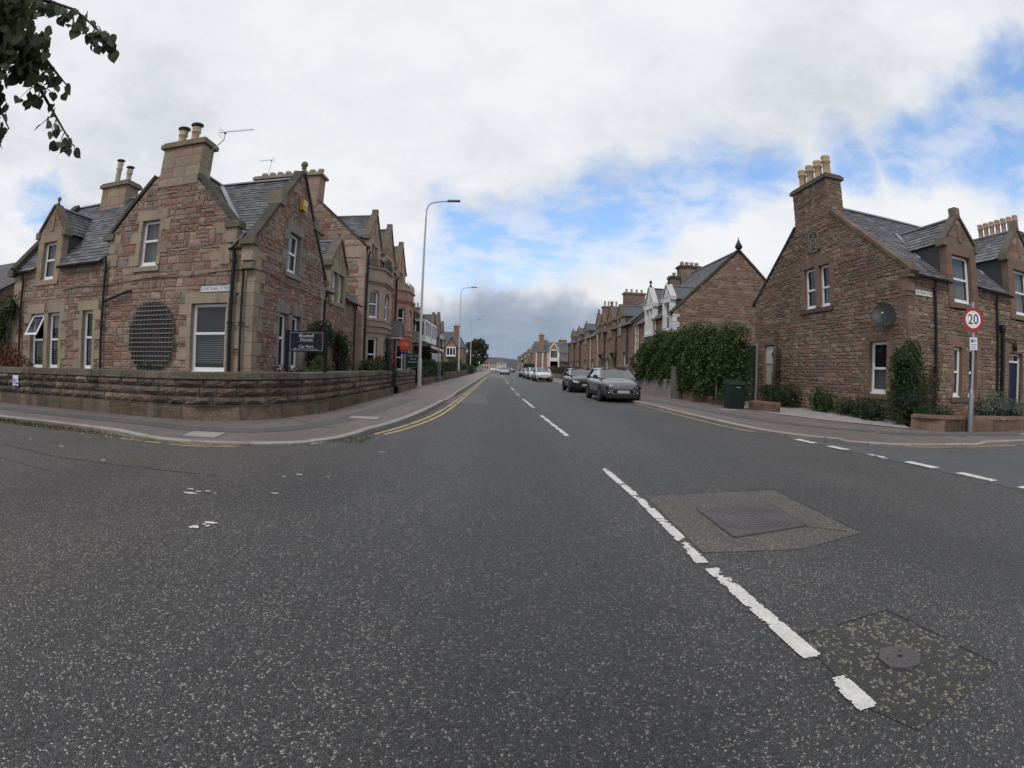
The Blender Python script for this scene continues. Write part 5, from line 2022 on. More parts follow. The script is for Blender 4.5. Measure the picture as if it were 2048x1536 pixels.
# garden gate, dark green iron
t = thing('garden_gate', (-4.35, 21.45, .1), 'narrow dark green iron gate in a gap between two rock-faced walls', 'gate')
m = MB()
for y in (21.0, 21.95):
    m.box((-4.42, y - .03, .05), (-4.36, y + .03, 1.45), (.012, .03, .02))
for z in (.3, 1.15):
    m.box((-4.405, 21.03, z), (-4.375, 21.92, z + .04), (.012, .03, .02))
m.build('gate_frame', M_PAINT, t)
m = MB()
for k in range(9):
    y = 21.1 + k * .09
    top = 1.25 + .12 * math.sin(math.pi * k / 8)
    m.tube([(-4.39, y, .2), (-4.39, y, top)], .009, 6, (.012, .03, .02))
m.build('bar', M_PAINT, t)
bush('climbing_ivy', 'narrow dark ivy on the gatepost of the garden gate', 'climber', [((-4.52, 21.4, .9), (.2, .35, .75)), ((-4.56, 21.2, 1.7), (.18, .25, .5)), ((-4.6, 21.4, 2.2), (.13, .18, .45))], 900, .07, G_DARK, 'ivy and climbers on the houses')


# ================================================================== generic street house
def rects_minus(u0, u1, z0, z1, holes):
    r = [(u0, u1, z0, z1)]
    for h in holes:
        r = minus(r, h)
    return r


def row_house(name, label, X, y0, y1, eave, ridge, depth, side, tone=(1, 1, 1), dormers=(), wins=(), doors=(), chims=(), pipes=(), pipecol=(1, 1, 1), trim=(.27, .215, .165),
              quo=None, gable_masonry=False, group=None, finial=False, wall_m=None, frame_mat=None, pots_r=.12, roof_tone=(1, 1, 1), base_z=0.05, hipped=False, skews=True, simple=True):
    """side=+1: right of the street, facing -x; side=-1: left of the street, facing +x."""
    t = thing(name, (X + side * depth / 2, (y0 + y1) / 2, 0), label, 'house', group)
    fr = west(X) if side > 0 else east(X)
    s = -1 if side > 0 else 1
    U = lambda y: y * s
    wm = wall_m or M_FARSTONE
    holes = []
    for yc, w_, z0, z1 in wins:
        holes.append((U(yc) - w_ / 2, U(yc) + w_ / 2, z0, z1))
    for d in doors:
        holes.append((U(d[0]) - d[1] / 2, U(d[0]) + d[1] / 2, .15, d[2]))
    for d in dormers:
        holes.append((U(d[0]) - d[1] / 2 + .06, U(d[0]) + d[1] / 2 - .06, eave - d[6] if len(d) > 6 else eave - .75, 99))
    a, b = min(U(y0), U(y1)), max(U(y0), U(y1))
    m = MB()
    for r in rects_minus(a, b, base_z, eave, holes):
        m.face([fr.P(r[0], r[2]), fr.P(r[1], r[2]), fr.P(r[1], r[3]), fr.P(r[0], r[3])], tone)
    xb = X + side * depth
    xm = X + side * depth / 2
    for k, y in enumerate((y0, y1)):
        if gable_masonry and k == 0:
            continue
        m.face([(X, y, base_z), (xb, y, base_z), (xb, y, eave), (xm, y, ridge - .06), (X, y, eave)], tone)
    m.face([(xb, y0, base_z), (xb, y1, base_z), (xb, y1, eave), (xb, y0, eave)], tone)
    m.build('wall', wm, t)
    r = MB()
    ov = .16
    spans, yy = [], y0 - .04
    for d in sorted(dormers):
        spans.append((yy, d[0] - d[1] / 2 + .02))
        yy = d[0] + d[1] / 2 - .02
    spans.append((yy, y1 + .04))
    sl = (ridge - eave) / (depth / 2)
    for sg, xx in ((-side, X), (side, xb)):
        xo = xx + sg * ov
        zo = eave - ov * sl + .04
        f = .30 if sg == -side else 0
        xs, zs = xo + (xm - xo) * f, zo + (ridge + .04 - zo) * f
        r.face([(xs, y0 - .04, zs), (xs, y1 + .04, zs), (xm, y1 + .04, ridge + .04), (xm, y0 - .04, ridge + .04)], roof_tone)
        if f:
            for ya, yb in spans:
                r.face([(xo, ya, zo), (xo, yb, zo), (xs, yb, zs), (xs, ya, zs)], roof_tone)
                r.face([(xo, ya, zo - .1), (xo, yb, zo - .1), (xo, yb, zo), (xo, ya, zo)], [c * .6 for c in roof_tone])
    rf = r.build('roof', M_FARSLATE, t)
    q = MB()
    q.bar((xm, y0, ridge + .06), (xm, y1, ridge + .06), .22, .07, Z, (.85, .85, .85))
    q.build('ridge_flashing', M_LEAD, rf)
    if skews:
        for y, oy in ((y0, -1), (y1, 1)):
            skew(t, [(X - side * .14, y, eave - .06), (xm, y, ridge + .05)], (0, oy, 0), .26, .12)
            skew(t, [(xb + side * .14, y, eave - .06), (xm, y, ridge + .05)], (0, oy, 0), .26, .12)
    for ya, yb in spans:
        if yb - ya > .3:
            gutter(t, (X - side * .2, ya + .06, eave - .1), (X - side * .2, yb - .06, eave - .1), .07, M_PIPEC if pipecol != (1, 1, 1) else None)
    for y in pipes:
        drainpipe(t, X, y, .15, eave - .1, .05, (-side, 0, 0), col=pipecol, m_=M_PIPEC if pipecol != (1, 1, 1) else None)
    for yc, w_, z0, z1 in wins:
        wn = window(t, fr, U(yc) - w_ / 2, U(yc) + w_ / 2, z0, z1, simple=simple, blind='net', frame_mat=frame_mat)
        surround_stones(wn, fr, U(yc) - w_ / 2, U(yc) + w_ / 2, z0, z1, .14, trim, wide=.3, narrow=.18)
    for d in doors:
        yc, w_, zt, col = d[:4]
        u0, u1 = U(yc) - w_ / 2, U(yc) + w_ / 2
        e = MB()
        e.fbox(fr, u0, u1, .15, zt - .42, -.25, -.2, col)
        for k in range(2):
            for j in range(2):
                uu = u0 + .1 + k * (w_ - .2) / 2
                e.fbox(fr, uu + .03, uu + (w_ - .2) / 2 - .03, .35 + j * .95, 1.15 + j * .85, -.2, -.185, [c * 1.15 for c in col])
        dr = e.build('door', M_PAINT, t)
        e = MB()
        for p0, p1, q0, q1 in ((u0 - .16, u0, .12, zt + .02), (u1, u1 + .16, .12, zt + .02), (u0 - .16, u1 + .16, zt + .02, zt + .24)):
            e.fbox(fr, p0, p1, q0, q1, -.3, .03, jig(trim, .08))
        e.build('door_surround', M_DRESS, dr)
        e = MB()
        for p0, p1, q0, q1 in ((u0, u0 + .07, .15, zt), (u1 - .07, u1, .15, zt), (u0, u1, zt - .42, zt - .34), (u0, u1, zt - .07, zt)):
            e.fbox(fr, p0, p1, q0, q1, -.2, -.15, (.75, .75, .74))
        e.build('door_frame', M_PAINT, dr)
        e = MB()
        e.face([fr.P(u0 + .07, zt - .34, -.19), fr.P(u1 - .07, zt - .34, -.19), fr.P(u1 - .07, zt - .07, -.19), fr.P(u0 + .07, zt - .07, -.19)])
        e.build('fanlight', M_DARKGLASS, dr)
        if len(d) > 4:      # stone hood on brackets
            e = MB()
            e.fbox(fr, u0 - .3, u1 + .3, zt + .25, zt + .38, 0, .45, trim)
            e.fbox(fr, u0 - .22, u1 + .22, zt + .38, zt + .55, 0, .36, [c * .85 for c in trim])
            for uu in (u0 - .2, u1 + .04):
                e.prism([fr.P(uu, zt - .25, .01), fr.P(uu, zt + .25, .38), fr.P(uu, zt + .25, .01)], fr.u * .16, [c * .9 for c in trim])
            e.build('door_hood', M_SKEW, t)
    for d in dormers:
        yc, w_, ap, two, tc, fin = d[:6]
        dn = d[6] if len(d) > 6 else .75
        u0, u1 = U(yc) - w_ / 2, U(yc) + w_ / 2
        jw = .28 if w_ < 1.7 else .32
        dormer(t, fr, u0, u1, eave - dn, eave + .95, ap, depth * .32, u0 + jw, u1 - jw, eave - dn + .12, eave + .72, tc, two=two, finial=fin, simple=simple, slate=False,
               roofbase=(.10, .105, .115), trimcol=d[7] if len(d) > 7 else None, frame_mat=frame_mat)
    for c in chims:
        y, ln, zt, n = c[:4]
        hd = .45
        chimney(t, xm - ln / 2 * 1.0, xm + ln / 2, y - hd, y + hd, ridge - 1.0, zt, [(xm - ln / 2 + ln * (k + .5) / n, y, c[4] if len(c) > 4 else .6) for k in range(n)], col=tuple(.9 * q_ for q_ in tone),
                blocks=False, m_=wm, pr=pots_r, pcol=c[5] if len(c) > 5 else (.46, .36, .27))
    if quo:
        e = MB()
        quoins(e, (X, y0, 0), (0, 1, 0), (side, 0, 0), .1, eave - .1, quo, .42, .25)
        quoins(e, (X, y1, 0), (0, -1, 0), (side, 0, 0), .1, eave - .1, quo, .42, .25)
        e.build('quoin', M_PAINT if min(quo) > .5 else M_DRESS, t)
    return t


M_PIPEC = mat('cream_pipe', (.62, .52, .38), .5, var=.1, vscale=4)


def slab(mb, plan, z0, z1, grow, col):
    """Extruded plan polygon (open against the wall), grown outwards by grow."""
    p = offset(plan, -grow)
    mb.prism([Vector((x, y, z0)) for x, y in p] + [Vector((plan[-1][0] - .3, plan[-1][1], z0)), Vector((plan[0][0] - .3, plan[0][1], z0))], V3(0, 0, z1 - z0), col)


def bay(house, ya, col, proud=.72, w=4.05, levels=((1.0, 2.72), (3.74, 5.22)), top=6.32, curtain='full', railcol=(.03, .03, .032), low=None):
    """Two-storey canted bay on the facade X = -6.83 starting at y = ya."""
    X0 = -6.83
    plan = [(X0, ya), (X0 + proud, ya + 1.0), (X0 + proud, ya + w - 1.0), (X0, ya + w)]
    parts = []
    for i in range(3):
        a, b = plan[i], plan[i + 1]
        u = Vector((b[0] - a[0], b[1] - a[1], 0))
        L = u.length
        u.normalize()
        fr = Fr((*a, 0), u, (u.y, -u.x, 0))
        ww = .66 if i != 1 else 1.05
        hs = [(L / 2 - ww / 2, L / 2 + ww / 2, z0, z1) for z0, z1 in levels]
        parts.append((fr, L, ww, hs))
    m = MB()
    for fr, L, ww, hs in parts:
        for r in rects_minus(0, L, .1, top, hs):
            lowz = low is not None and r[3] <= 3.3
            for z0, z1 in ([(r[2], 3.1), (3.1, r[3])] if low is not None and r[2] < 3.1 < r[3] else [(r[2], r[3])]):
                m.fbox(fr, r[0], r[1], z0, z1, -.22, 0, (low if low is not None and z1 <= 3.1 else jig(col, .03)))
    b = m.build('bay_wall', M_DRESS, house)
    for fr, L, ww, hs in parts:
        for k, (u0, u1, z0, z1) in enumerate(hs):
            wn = window(house, fr, u0, u1, z0, z1, mid=.5, blind=curtain if k else None, simple=False)
            s = MB()
            # slightly sunk margin and, upstairs, an arched head
            if k:
                n = 10
                pts = [fr.P(u0, z1 + .001, -.21)]
                cu, r_ = (u0 + u1) / 2, (u1 - u0) / 2
                arc = [fr.P(cu + r_ * math.cos(math.pi * j / n), z1 - .30 + .30 * math.sin(math.pi * j / n), -.10) for j in range(n + 1)]
                for j in range(n):
                    p, q = arc[j], arc[j + 1]
                    p2, q2 = Vector((p.x, p.y, z1)), Vector((q.x, q.y, z1))
                    s.hexa([p, q, q + fr.n * .104, p + fr.n * .104, p2, q2, q2 + fr.n * .104, p2 + fr.n * .104], jig(low if (low and z1 < 3) else col, .03))
                s.build('arched_head', M_DRESS, wn)
    m = MB()
    for z0, z1, g in ((.1, .75, .05), (2.98, 3.12, .08), (3.30, 3.46, .10), (3.60, 3.70, .06), (5.50, 5.62, .06), (5.62, 5.78, .15), (top, top + .10, .10)):
        slab(m, plan, z0, z1, g, jig([c * .86 for c in col], .06))
    m.build('string_course', M_DRESS, b)
    m = MB()
    slab(m, plan, top - .3, top - .25, -.1, (.2, .2, .2))
    m.build('bay_roof', M_LEAD, b)
    rl = MB()
    for i in range(3):
        a, c = Vector((*plan[i], top + .1)), Vector((*plan[i + 1], top + .1))
        d = (c - a)
        n = max(3, round(d.length / .17))
        rl.bar(a + Z * .06, c + Z * .06, .02, .02, Z, railcol)
        rl.bar(a + Z * .34, c + Z * .34, .02, .02, Z, railcol)
        for k in range(n + 1):
            p = a + d * (k / n)
            h = .62 if k % 3 == 0 else .46
            rl.tube([p, p + Z * h], [.012, .005], 5, railcol)
            if k < n:
                q = a + d * ((k + .5) / n)
                e = d.normalized() * .06
                rl.tube([q - e + Z * .08, q - e * 1.2 + Z * .2, q + Z * .32, q + e * 1.2 + Z * .2, q + e + Z * .08], .009, 5, railcol)
                rl.tube([q + Z * .34, q + e + Z * .42, q + Z * .5, q - e + Z * .42, q + Z * .34], .008, 5, railcol)
    rl.build('railing', M_PAINT, house)
    return b


# ================================================================== bay-windowed villas
VS = (.385, .285, .225)
VA = thing('bay_villa', (-11, 29.3, 0), 'tall stone villa with a two-storey bay window under iron cresting and a long chimney', 'house')
FV = east(-6.83)
FG = south(25.4)
m = MB()
masonry(m, FG, [(-16.6, 0), (-6.83, 0), (-6.83, 7.3), (-9.7, 10.0), (-13.5, 10.0), (-16.6, 7.3)], (), pal=PAL_V, course=(.13, .27), length=(.2, .6), rel=.026, snecks=.35, rough=.8)
masonry(m, FV, [(25.4, 0), (33.0, 0), (33.0, 7.3), (25.4, 7.3)], [(25.95, 29.9, 0, 6.4), (31.0, 32.2, .2, 2.9), (30.95, 32.25, 3.8, 5.3), (25.7, 28.7, 6.4, 9), (29.6, 32.6, 6.4, 9)], pal=[(.26, .135, .10), (.30, .17, .125), (.28, .19, .15)],
        course=(.2, .32), length=(.3, .7), rel=.02, rough=.6)
m.build('wall', M_STONE, VA)
m = MB()
quoins(m, (-6.83, 25.4, 0), (0, 1, 0), (-1, 0, 0), .1, 7.0, VS, .4, .28, .36)
m.fbox(FV, 25.4, 25.95, 3.3, 3.46, -.1, .07, VS)
m.fbox(FG, -8.0, -6.83, 5.75, 5.9, -.1, .06, VS)
m.fbox(FG, -8.2, -6.8, 3.3, 3.46, -.1, .07, VS)
m.fbox(FG, -7.9, -6.8, 6.75, 7.3, -.1, .05, VS)
m.build('quoin', M_DRESS, VA)
m = MB()
RZV, XMV = 10.6, -11.6
XN, ZN = -7.75, 7.2 + 1.05 * 4.4 / 4.9
for a, b in ((25.5, 25.75), (28.6, 29.65), (32.55, 33.0)):
    slates(m, [(-6.7, a, 7.2), (-6.7, b, 7.2), (XN, b, ZN), (XN, a, ZN)], row=.24, width=(.26, .42))
slates(m, [(XN, 25.5, ZN), (XN, 33.0, ZN), (XMV, 33.0, 11.6), (XMV, 25.5, 11.6)], row=.24, width=(.26, .42))
m.face([(-16.7, 25.5, 7.2), (-16.7, 33.0, 7.2), (XMV, 33.0, 11.6), (XMV, 25.5, 11.6)], (.11, .115, .12))
m.build('roof', M_SLATE, VA)
skew(VA, [(-6.70, 25.4, 7.22), (-9.72, 25.4, 9.92)], (0, -1, 0), .3)
skew(VA, [(-16.75, 25.4, 7.22), (-13.5, 25.4, 9.98)], (0, -1, 0), .3)
chimney(VA, -13.6, -9.70, 25.36, 26.3, 9.6, 11.35, [(-13.3 + k * .49, 25.85, .32) for k in range(8)], col=(.33, .215, .165), capcol=(.30, .25, .20), cap=.14, pr=.15, pcol=(.42, .36, .30))
dormer(VA, FV, 25.75, 28.6, 6.45, 7.95, 9.50, 4.2, 26.5, 27.85, 6.6, 7.75, VS, two=True, finial='stub', pal=PAL_V, blind=None)
dormer(VA, FV, 29.65, 32.55, 6.45, 7.95, 9.75, 4.2, 30.4, 31.8, 6.6, 7.75, VS, two=True, finial='stub', pal=PAL_V, blind=None)
bay(VA, 25.9, VS)
drainpipe(VA, -6.8, 25.62, .2, 7.1, .055, (1, 0, 0))
window(VA, FV, 31.05, 32.15, 3.85, 5.2, blind='net', surround=VS)
m = MB()
m.fbox(FV, 31.02, 32.18, .2, 2.9, -.25, -.2, (.05, .02, .02))
m.build('door', M_PAINT, VA)
m = MB()
hd = [FV.P(30.6, 3.0, 0), FV.P(32.6, 3.0, 0), FV.P(31.6, 3.95, 0)]
m.prism([hd[0], hd[2], hd[2] + Z * .1, hd[0] + Z * .1], V3(.95, 0, 0), (.13, .12, .11))
m.prism([hd[1], hd[2], hd[2] + Z * .1, hd[1] + Z * .1], V3(.95, 0, 0), (.13, .12, .11))
m.prism([p + V3(.85, 0, 0) for p in hd], V3(.06, 0, 0), (.05, .045, .04))
m.box((-6.83, 30.55, 2.9), (-5.85, 32.65, 3.0), (.62, .58, .52))
m.build('porch_hood', M_PAINT, VA)

PK = (.44, .265, .20)
VB = thing('pink_villa', (-11, 37, 0), 'villa with a salmon pink painted bay window beyond the stone bay', 'house')
m = MB()
masonry(m, FV, [(33.0, 0), (41, 0), (41, 7.3), (33.0, 7.3)], [(33.75, 37.95, 0, 6.4), (33.5, 36.8, 6.4, 9), (38.7, 39.7, 3.8, 5.3), (38.7, 39.7, .2, 2.9)], pal=[(.27, .15, .11), (.31, .19, .145), (.28, .2, .155)],
        course=(.22, .36), length=(.3, .8), rel=.015, rough=.5)
m.face([(-6.83, 41, 0), (-16.6, 41, 0), (-16.6, 41, 7.3), (XMV, 41, 11.5), (-6.83, 41, 7.3)], (.3, .22, .17))
m.build('wall', M_STONE, VB)
m = MB()
for a, b in ((33.02, 33.55), (36.75, 41.1)):
    slates(m, [(-6.7, a, 7.2), (-6.7, b, 7.2), (XN, b, ZN), (XN, a, ZN)], row=.3, width=(.3, .5))
slates(m, [(XN, 33.02, ZN), (XN, 41.1, ZN), (XMV, 41.1, 11.6), (XMV, 33.02, 11.6)], row=.3, width=(.3, .5))
m.face([(-16.7, 33.02, 7.2), (-16.7, 41.1, 7.2), (XMV, 41.1, 11.6), (XMV, 33.02, 11.6)], (.11, .115, .12))
m.build('roof', M_SLATE, VB)
dormer(VB, FV, 33.55, 36.75, 6.45, 7.9, 9.6, 4.2, 34.5, 35.8, 6.6, 7.7, (.40, .27, .205), two=True, finial='stub', pal=[PK], blind=None)
bay(VB, 33.8, PK, railcol=(.5, .46, .42), curtain=None, low=(.27, .225, .175))
drainpipe(VB, -6.8, 33.35, .2, 7.1, .055, (1, 0, 0))
window(VB, FV, 38.75, 39.65, 3.85, 5.2, blind='net', surround=VS)
m = MB()
hd = [FV.P(38.2, 3.0, 0), FV.P(40.2, 3.0, 0), FV.P(39.2, 3.85, 0)]
m.prism([hd[0], hd[2], hd[2] + Z * .1, hd[0] + Z * .1], V3(.95, 0, 0), (.13, .12, .11))
m.prism([hd[1], hd[2], hd[2] + Z * .1, hd[1] + Z * .1], V3(.95, 0, 0), (.13, .12, .11))
m.prism([p + V3(.85, 0, 0) for p in hd], V3(.06, 0, 0), (.05, .045, .04))
m.build('porch_hood', M_PAINT, VB)
m = MB()
m.fbox(FV, 38.72, 39.68, .2, 2.9, -.25, -.2, (.06, .03, .03))
m.build('door', M_PAINT, VB)

# house with white timber bays
t = row_house('white_bay_house', 'lower house with white timber-framed upper bays over a sloping porch roof', -6.9, 42.2, 51.5, 4.9, 8.0, 7.5, -1, dormers=(), wins=[(46.5, 1.1, 1.0, 2.6)], chims=[(51, 1.9, 9.1, 5, .35)])
m = MB()
fb = east(-5.95)
for y0, y1 in ((42.3, 46.0), (46.6, 50.2)):
    m.box((-6.88, y0, 3.35), (-5.95, y1, 3.85), (.80, .80, .79))
    m.box((-6.88, y0, 5.0), (-5.95, y1, 5.25), (.80, .80, .79))
    for k in range(4):
        y = y0 + (y1 - y0 - .16) * k / 3
        m.box((-6.1, y, 3.85), (-5.94, y + .16, 5.0), (.80, .80, .79))
    for x in (-6.85, -6.4):
        m.box((x, y0 - .001, 3.85), (x + .12, y0 + .12, 5.0), (.80, .80, .79))
m.build('timber_bay', M_PAINT, t)
m = MB()
for y0, y1 in ((42.3, 46.0), (46.6, 50.2)):
    m.box((-6.8, y0 + .05, 3.85), (-6.0, y1 - .05, 5.0))
m.build('bay_glazing', M_DARKGLASS, t)
m = MB()
for y0, y1 in ((42.2, 46.1), (46.5, 50.3)):
    m.prism([V3(-5.85, y0, 5.25), V3(-7.2, y0, 5.25), V3(-7.2, y0, 6.0)], V3(0, y1 - y0, 0), (.12, .125, .13))
m.prism([V3(-5.35, 42.2, 2.95), V3(-6.9, 42.2, 2.95), V3(-6.9, 42.2, 3.4)], V3(0, 9.2, 0), (.2, .2, .2))
m.box((-5.45, 42.2, 2.8), (-5.35, 51.4, 2.97), (.78, .78, .76))
m.build('porch_roof', M_SLATE, t)
bush('climbing_ivy', 'large dark ivy hanging below the white timber bays', 'ivy', [((-5.9, 44.2, 1.3), (.6, 1.6, 1.3)), ((-5.8, 47.5, 1.4), (.6, 1.8, 1.35)), ((-5.9, 50, 1.2), (.5, 1.2, 1.1))], 2600, .2, G_DARK, 'ivy and climbers on the houses')

row_house('stone_house', 'dark stone house with tall twin gabled dormers just beyond the white timber bays', -6.8, 52.2, 66, 4.6, 7.6, 8, -1, tone=(.85, .82, .82),
          dormers=[(54.8, 2.0, 6.75, True, (.27, .21, .165), 'stub'), (59.5, 2.4, 7.3, True, (.30, .24, .19), 'stub'), (63.8, 1.7, 6.6, False, (.55, .53, .5), 'stub')],
          wins=[(55, 1.2, .9, 2.6), (59.5, 1.4, .9, 2.6), (64, 1.2, .9, 2.6)], chims=[(52.8, 2.6, 9.2, 6, .4), (65.6, 1.4, 8.6, 3)], pipes=[57, 62])
# house that turns its front to us
t = thing('gabled_house', (-9, 98, 0), 'red gabled house with a white box window beside the big tree', 'house')
m = MB()
fh = south(95)
m.face([fh.P(-13, .1), fh.P(-6.25, .1), fh.P(-6.25, 5.0), fh.P(-13, 5.0)], (.9, .84, .82))
m.face([(-6.25, 95, .1), (-6.25, 104, .1), (-6.25, 104, 5.0), (-6.25, 95, 5.0)], (.9, .84, .82))
m.prism([fh.P(-9.4, 3.2, .35), fh.P(-7.5, 3.2, .35), fh.P(-7.5, 5.0, .35), fh.P(-8.45, 6.6, .35), fh.P(-9.4, 5.0, .35)], V3(0, .4, 0), (1.0, .82, .76))
m.build('wall', M_FARSTONE, t)
m = MB()
m.face([(-13.3, 94.7, 4.9), (-6.0, 94.7, 4.9), (-7.6, 99, 8.0), (-13.3, 99, 8.0)])
m.face([(-6.0, 94.7, 4.9), (-6.0, 104, 4.9), (-7.6, 99, 8.0)])
m.face([(-9.6, 94.5, 4.8), (-8.45, 94.5, 6.75), (-8.45, 98, 6.75), (-9.6, 97, 4.8)])
m.face([(-7.3, 94.5, 4.8), (-8.45, 94.5, 6.75), (-8.45, 98, 6.75), (-7.3, 97, 4.8)])
m.build('roof', M_FARSLATE, t)
m = MB()
for z0, z1 in ((3.2, 3.5), (4.75, 4.95)):
    m.fbox(fh, -9.3, -7.6, z0, z1, .4, .8, (.8, .8, .79))
for u in (-9.3, -8.75, -8.2, -7.72):
    m.fbox(fh, u, u + .12, 3.5, 4.75, .4, .8, (.8, .8, .79))
wn = m.build('window', M_PAINT, t)
m = MB()
m.fbox(fh, -9.2, -7.7, 3.5, 4.75, .38, .7)
m.build('pane', M_DARKGLASS, wn)
chimney(t, -8.3, -7.1, 97.2, 98, 6.4, 8.9, [(-8.0, 97.6, .5), (-7.4, 97.6, .5)], blocks=False, col=(.85, .78, .74), m_=M_FARSTONE)


# ================================================================== right corner house
RH = thing('corner_house', (18, 17, 0), 'brown rubble corner house with a four-pot gable chimney and carved panel', 'house')
RD = (.20, .135, .105)
FW, FR = west(11.95), south(11.85)
YE0, YE1, YC = 11.85, 22.03, 16.95
holes = [(-17.80, -16.01, 3.98, 5.58), (-13.74, -12.85, .89, 2.59), (-21.16, -20.37, .88, 2.71)]
RK = dict(course=(.08, .19), length=(.16, .52), rel=.034, mort=.008, snecks=.35, mcol=(.19, .145, .115))
m = MB()
masonry(m, FW, [(-YE1, 0), (-YE0, 0), (-YE0, 4.70), (-YC, 8.3), (-YE1, 4.78)], holes, pal=PAL_R, **RK)
m.build('gable_wall', M_STONE, RH)
holes = [(14.24, 14.74, .88, 2.52), (15.12, 15.63, .88, 2.52), (14.05, 15.68, 3.7, 9), (17.8, 18.82, .2, 2.56), (17.98, 19.88, 3.7, 9), (22.5, 23.6, .88, 2.52)]
m = MB()
masonry(m, FR, [(11.95, 0), (25.5, 0), (25.5, 4.66), (11.95, 4.66)], holes, pal=[(c[0] * 1.08, c[1] * 1.07, c[2] * 1.05) for c in PAL_R], **RK)
m.face([(25.5, 11.85, 0), (25.5, 22, 0), (25.5, 22, 4.7), (25.5, 16.95, 8.2), (25.5, 11.85, 4.7)], (.2, .15, .12))
m.face([(11.95, 22.03, 0), (25.5, 22.03, 0), (25.5, 22.03, 4.7), (11.95, 22.03, 4.7)], (.2, .15, .12))
m.build('wall', M_STONE, RH)
m = MB()
quoins(m, (11.95, YE0, 0), (1, 0, 0), (0, 1, 0), .1, 4.6, RD, .42, .30, .36, proud=.03)
m.build('quoin', M_DRESS, RH)
m = MB()
quoins(m, (11.95, YE1, 0), (0, -1, 0), (1, 0, 0), .1, 4.6, (.19, .125, .10), .42, .28, .36, proud=.03)
m.build('quoin', M_DRESS, RH)
# gable windows: a pair with a mullion upstairs, one sash downstairs, boarded hatch at the far end
wa = window(RH, FW, -17.80, -16.99, 4.0, 5.56, mid=.46, blind=None)
wb = window(RH, FW, -16.73, -16.01, 4.0, 5.56, mid=.46, blind='net')
s = MB()
s.fbox(FW, -18.03, -17.803, 4.0, 5.56, -.2, .03, RD)
s.fbox(FW, -16.007, -15.78, 4.0, 5.56, -.2, .03, RD)
s.fbox(FW, -16.987, -16.733, 4.0, 5.56, -.2, .028, RD)
s.fbox(FW, -18.1, -15.72, 5.563, 5.98, -.2, .03, (.19, .13, .105))
s.fbox(FW, -18.02, -15.78, 3.80, 3.95, -.2, .11, (.11, .085, .07))
s.build('window_surround', M_DRESS, wa)
# open lower sash leaning in
wc = window(RH, FW, -13.74, -12.85, .93, 2.56, mid=.48, blind='net')
surround_stones(wc, FW, -13.74, -12.85, .93, 2.56, .14, RD, wide=.40, narrow=.24, proud=.022)
m = MB()
m.fbox(FW, -21.16, -20.37, .95, 1.86, -.13, -.10, (.52, .48, .42))
m.fbox(FW, -21.16, -20.37, 1.88, 2.66, -.11, -.07, (.60, .57, .51))
m.fbox(FW, -20.56, -20.44, 2.22, 2.36, -.07, -.03, (.03, .03, .03))
hd_ = m.build('hatch_door', M_PAINT, RH)
s = MB()
s.fbox(FW, -21.4, -21.16, .9, 2.7, -.2, .02, RD)
s.fbox(FW, -20.37, -20.15, .9, 2.7, -.2, .02, RD)
s.fbox(FW, -21.4, -20.15, 2.7, 3.1, -.2, .022, RD)
s.fbox(FW, -21.4, -20.15, .72, .9, -.2, .07, (.11, .085, .07))
s.build('door_surround', M_DRESS, hd_)
# carved date panel: arched frame, lattice over a monogram
m = MB()
u0, u1, z0, z1, zs = -17.30, -16.55, 6.13, 6.99, 6.70
for a, b, c, d in ((u0, u0 + .07, z0, zs), (u1 - .07, u1, z0, zs), (u0, u1, z0, z0 + .07), (u0 + .07, u1 - .07, 6.60, 6.66)):
    m.fbox(FW, a, b, c, d, 0, .075, (.20, .175, .14))
m.fbox(FW, u0 + .05, u1 - .05, z0 + .05, zs, 0, .035, (.085, .075, .062))
uc, rr = (u0 + u1) / 2, (u1 - u0) / 2
for k in range(12):
    a0, a1 = math.pi * k / 12, math.pi * (k + 1) / 12
    q = [FW.P(uc + r_ * math.cos(a), zs + r_ * .78 * math.sin(a), 0) for a, r_ in ((a0, rr), (a1, rr), (a1, rr - .08), (a0, rr - .08))]
    m.prism(q, FW.n * .075, (.20, .175, .14))
    m.face([FW.P(uc, zs, .034), FW.P(uc + (rr - .06) * math.cos(a0), zs + (rr - .06) * .78 * math.sin(a0), .034), FW.P(uc + (rr - .06) * math.cos(a1), zs + (rr - .06) * .78 * math.sin(a1), .034)], (.085, .075, .062))
for a, b in (((-.26, .02), (0, -.0)), ((-.2, .2), (.0, .02)), ((.2, .2), (.0, .02)), ((-.1, .24), (.14, .02)), ((.1, .24), (-.14, .02))):
    m.bar(FW.P(uc + a[0], zs + a[1], .05), FW.P(uc + b[0], zs + b[1], .05), .035, .03, FW.n, (.2, .175, .14))
text_into(m, 'M', FW.P(uc, 6.40, .036), FW.u * 1.25, Z, FW.n, .56, .05, (.21, .185, .15))
text_into(m, 'K', FW.P(uc, 6.40, .036), FW.u * .7, Z, FW.n, .40, .045, (.20, .175, .145))
m.build('carved_panel', M_DRESS, RH)

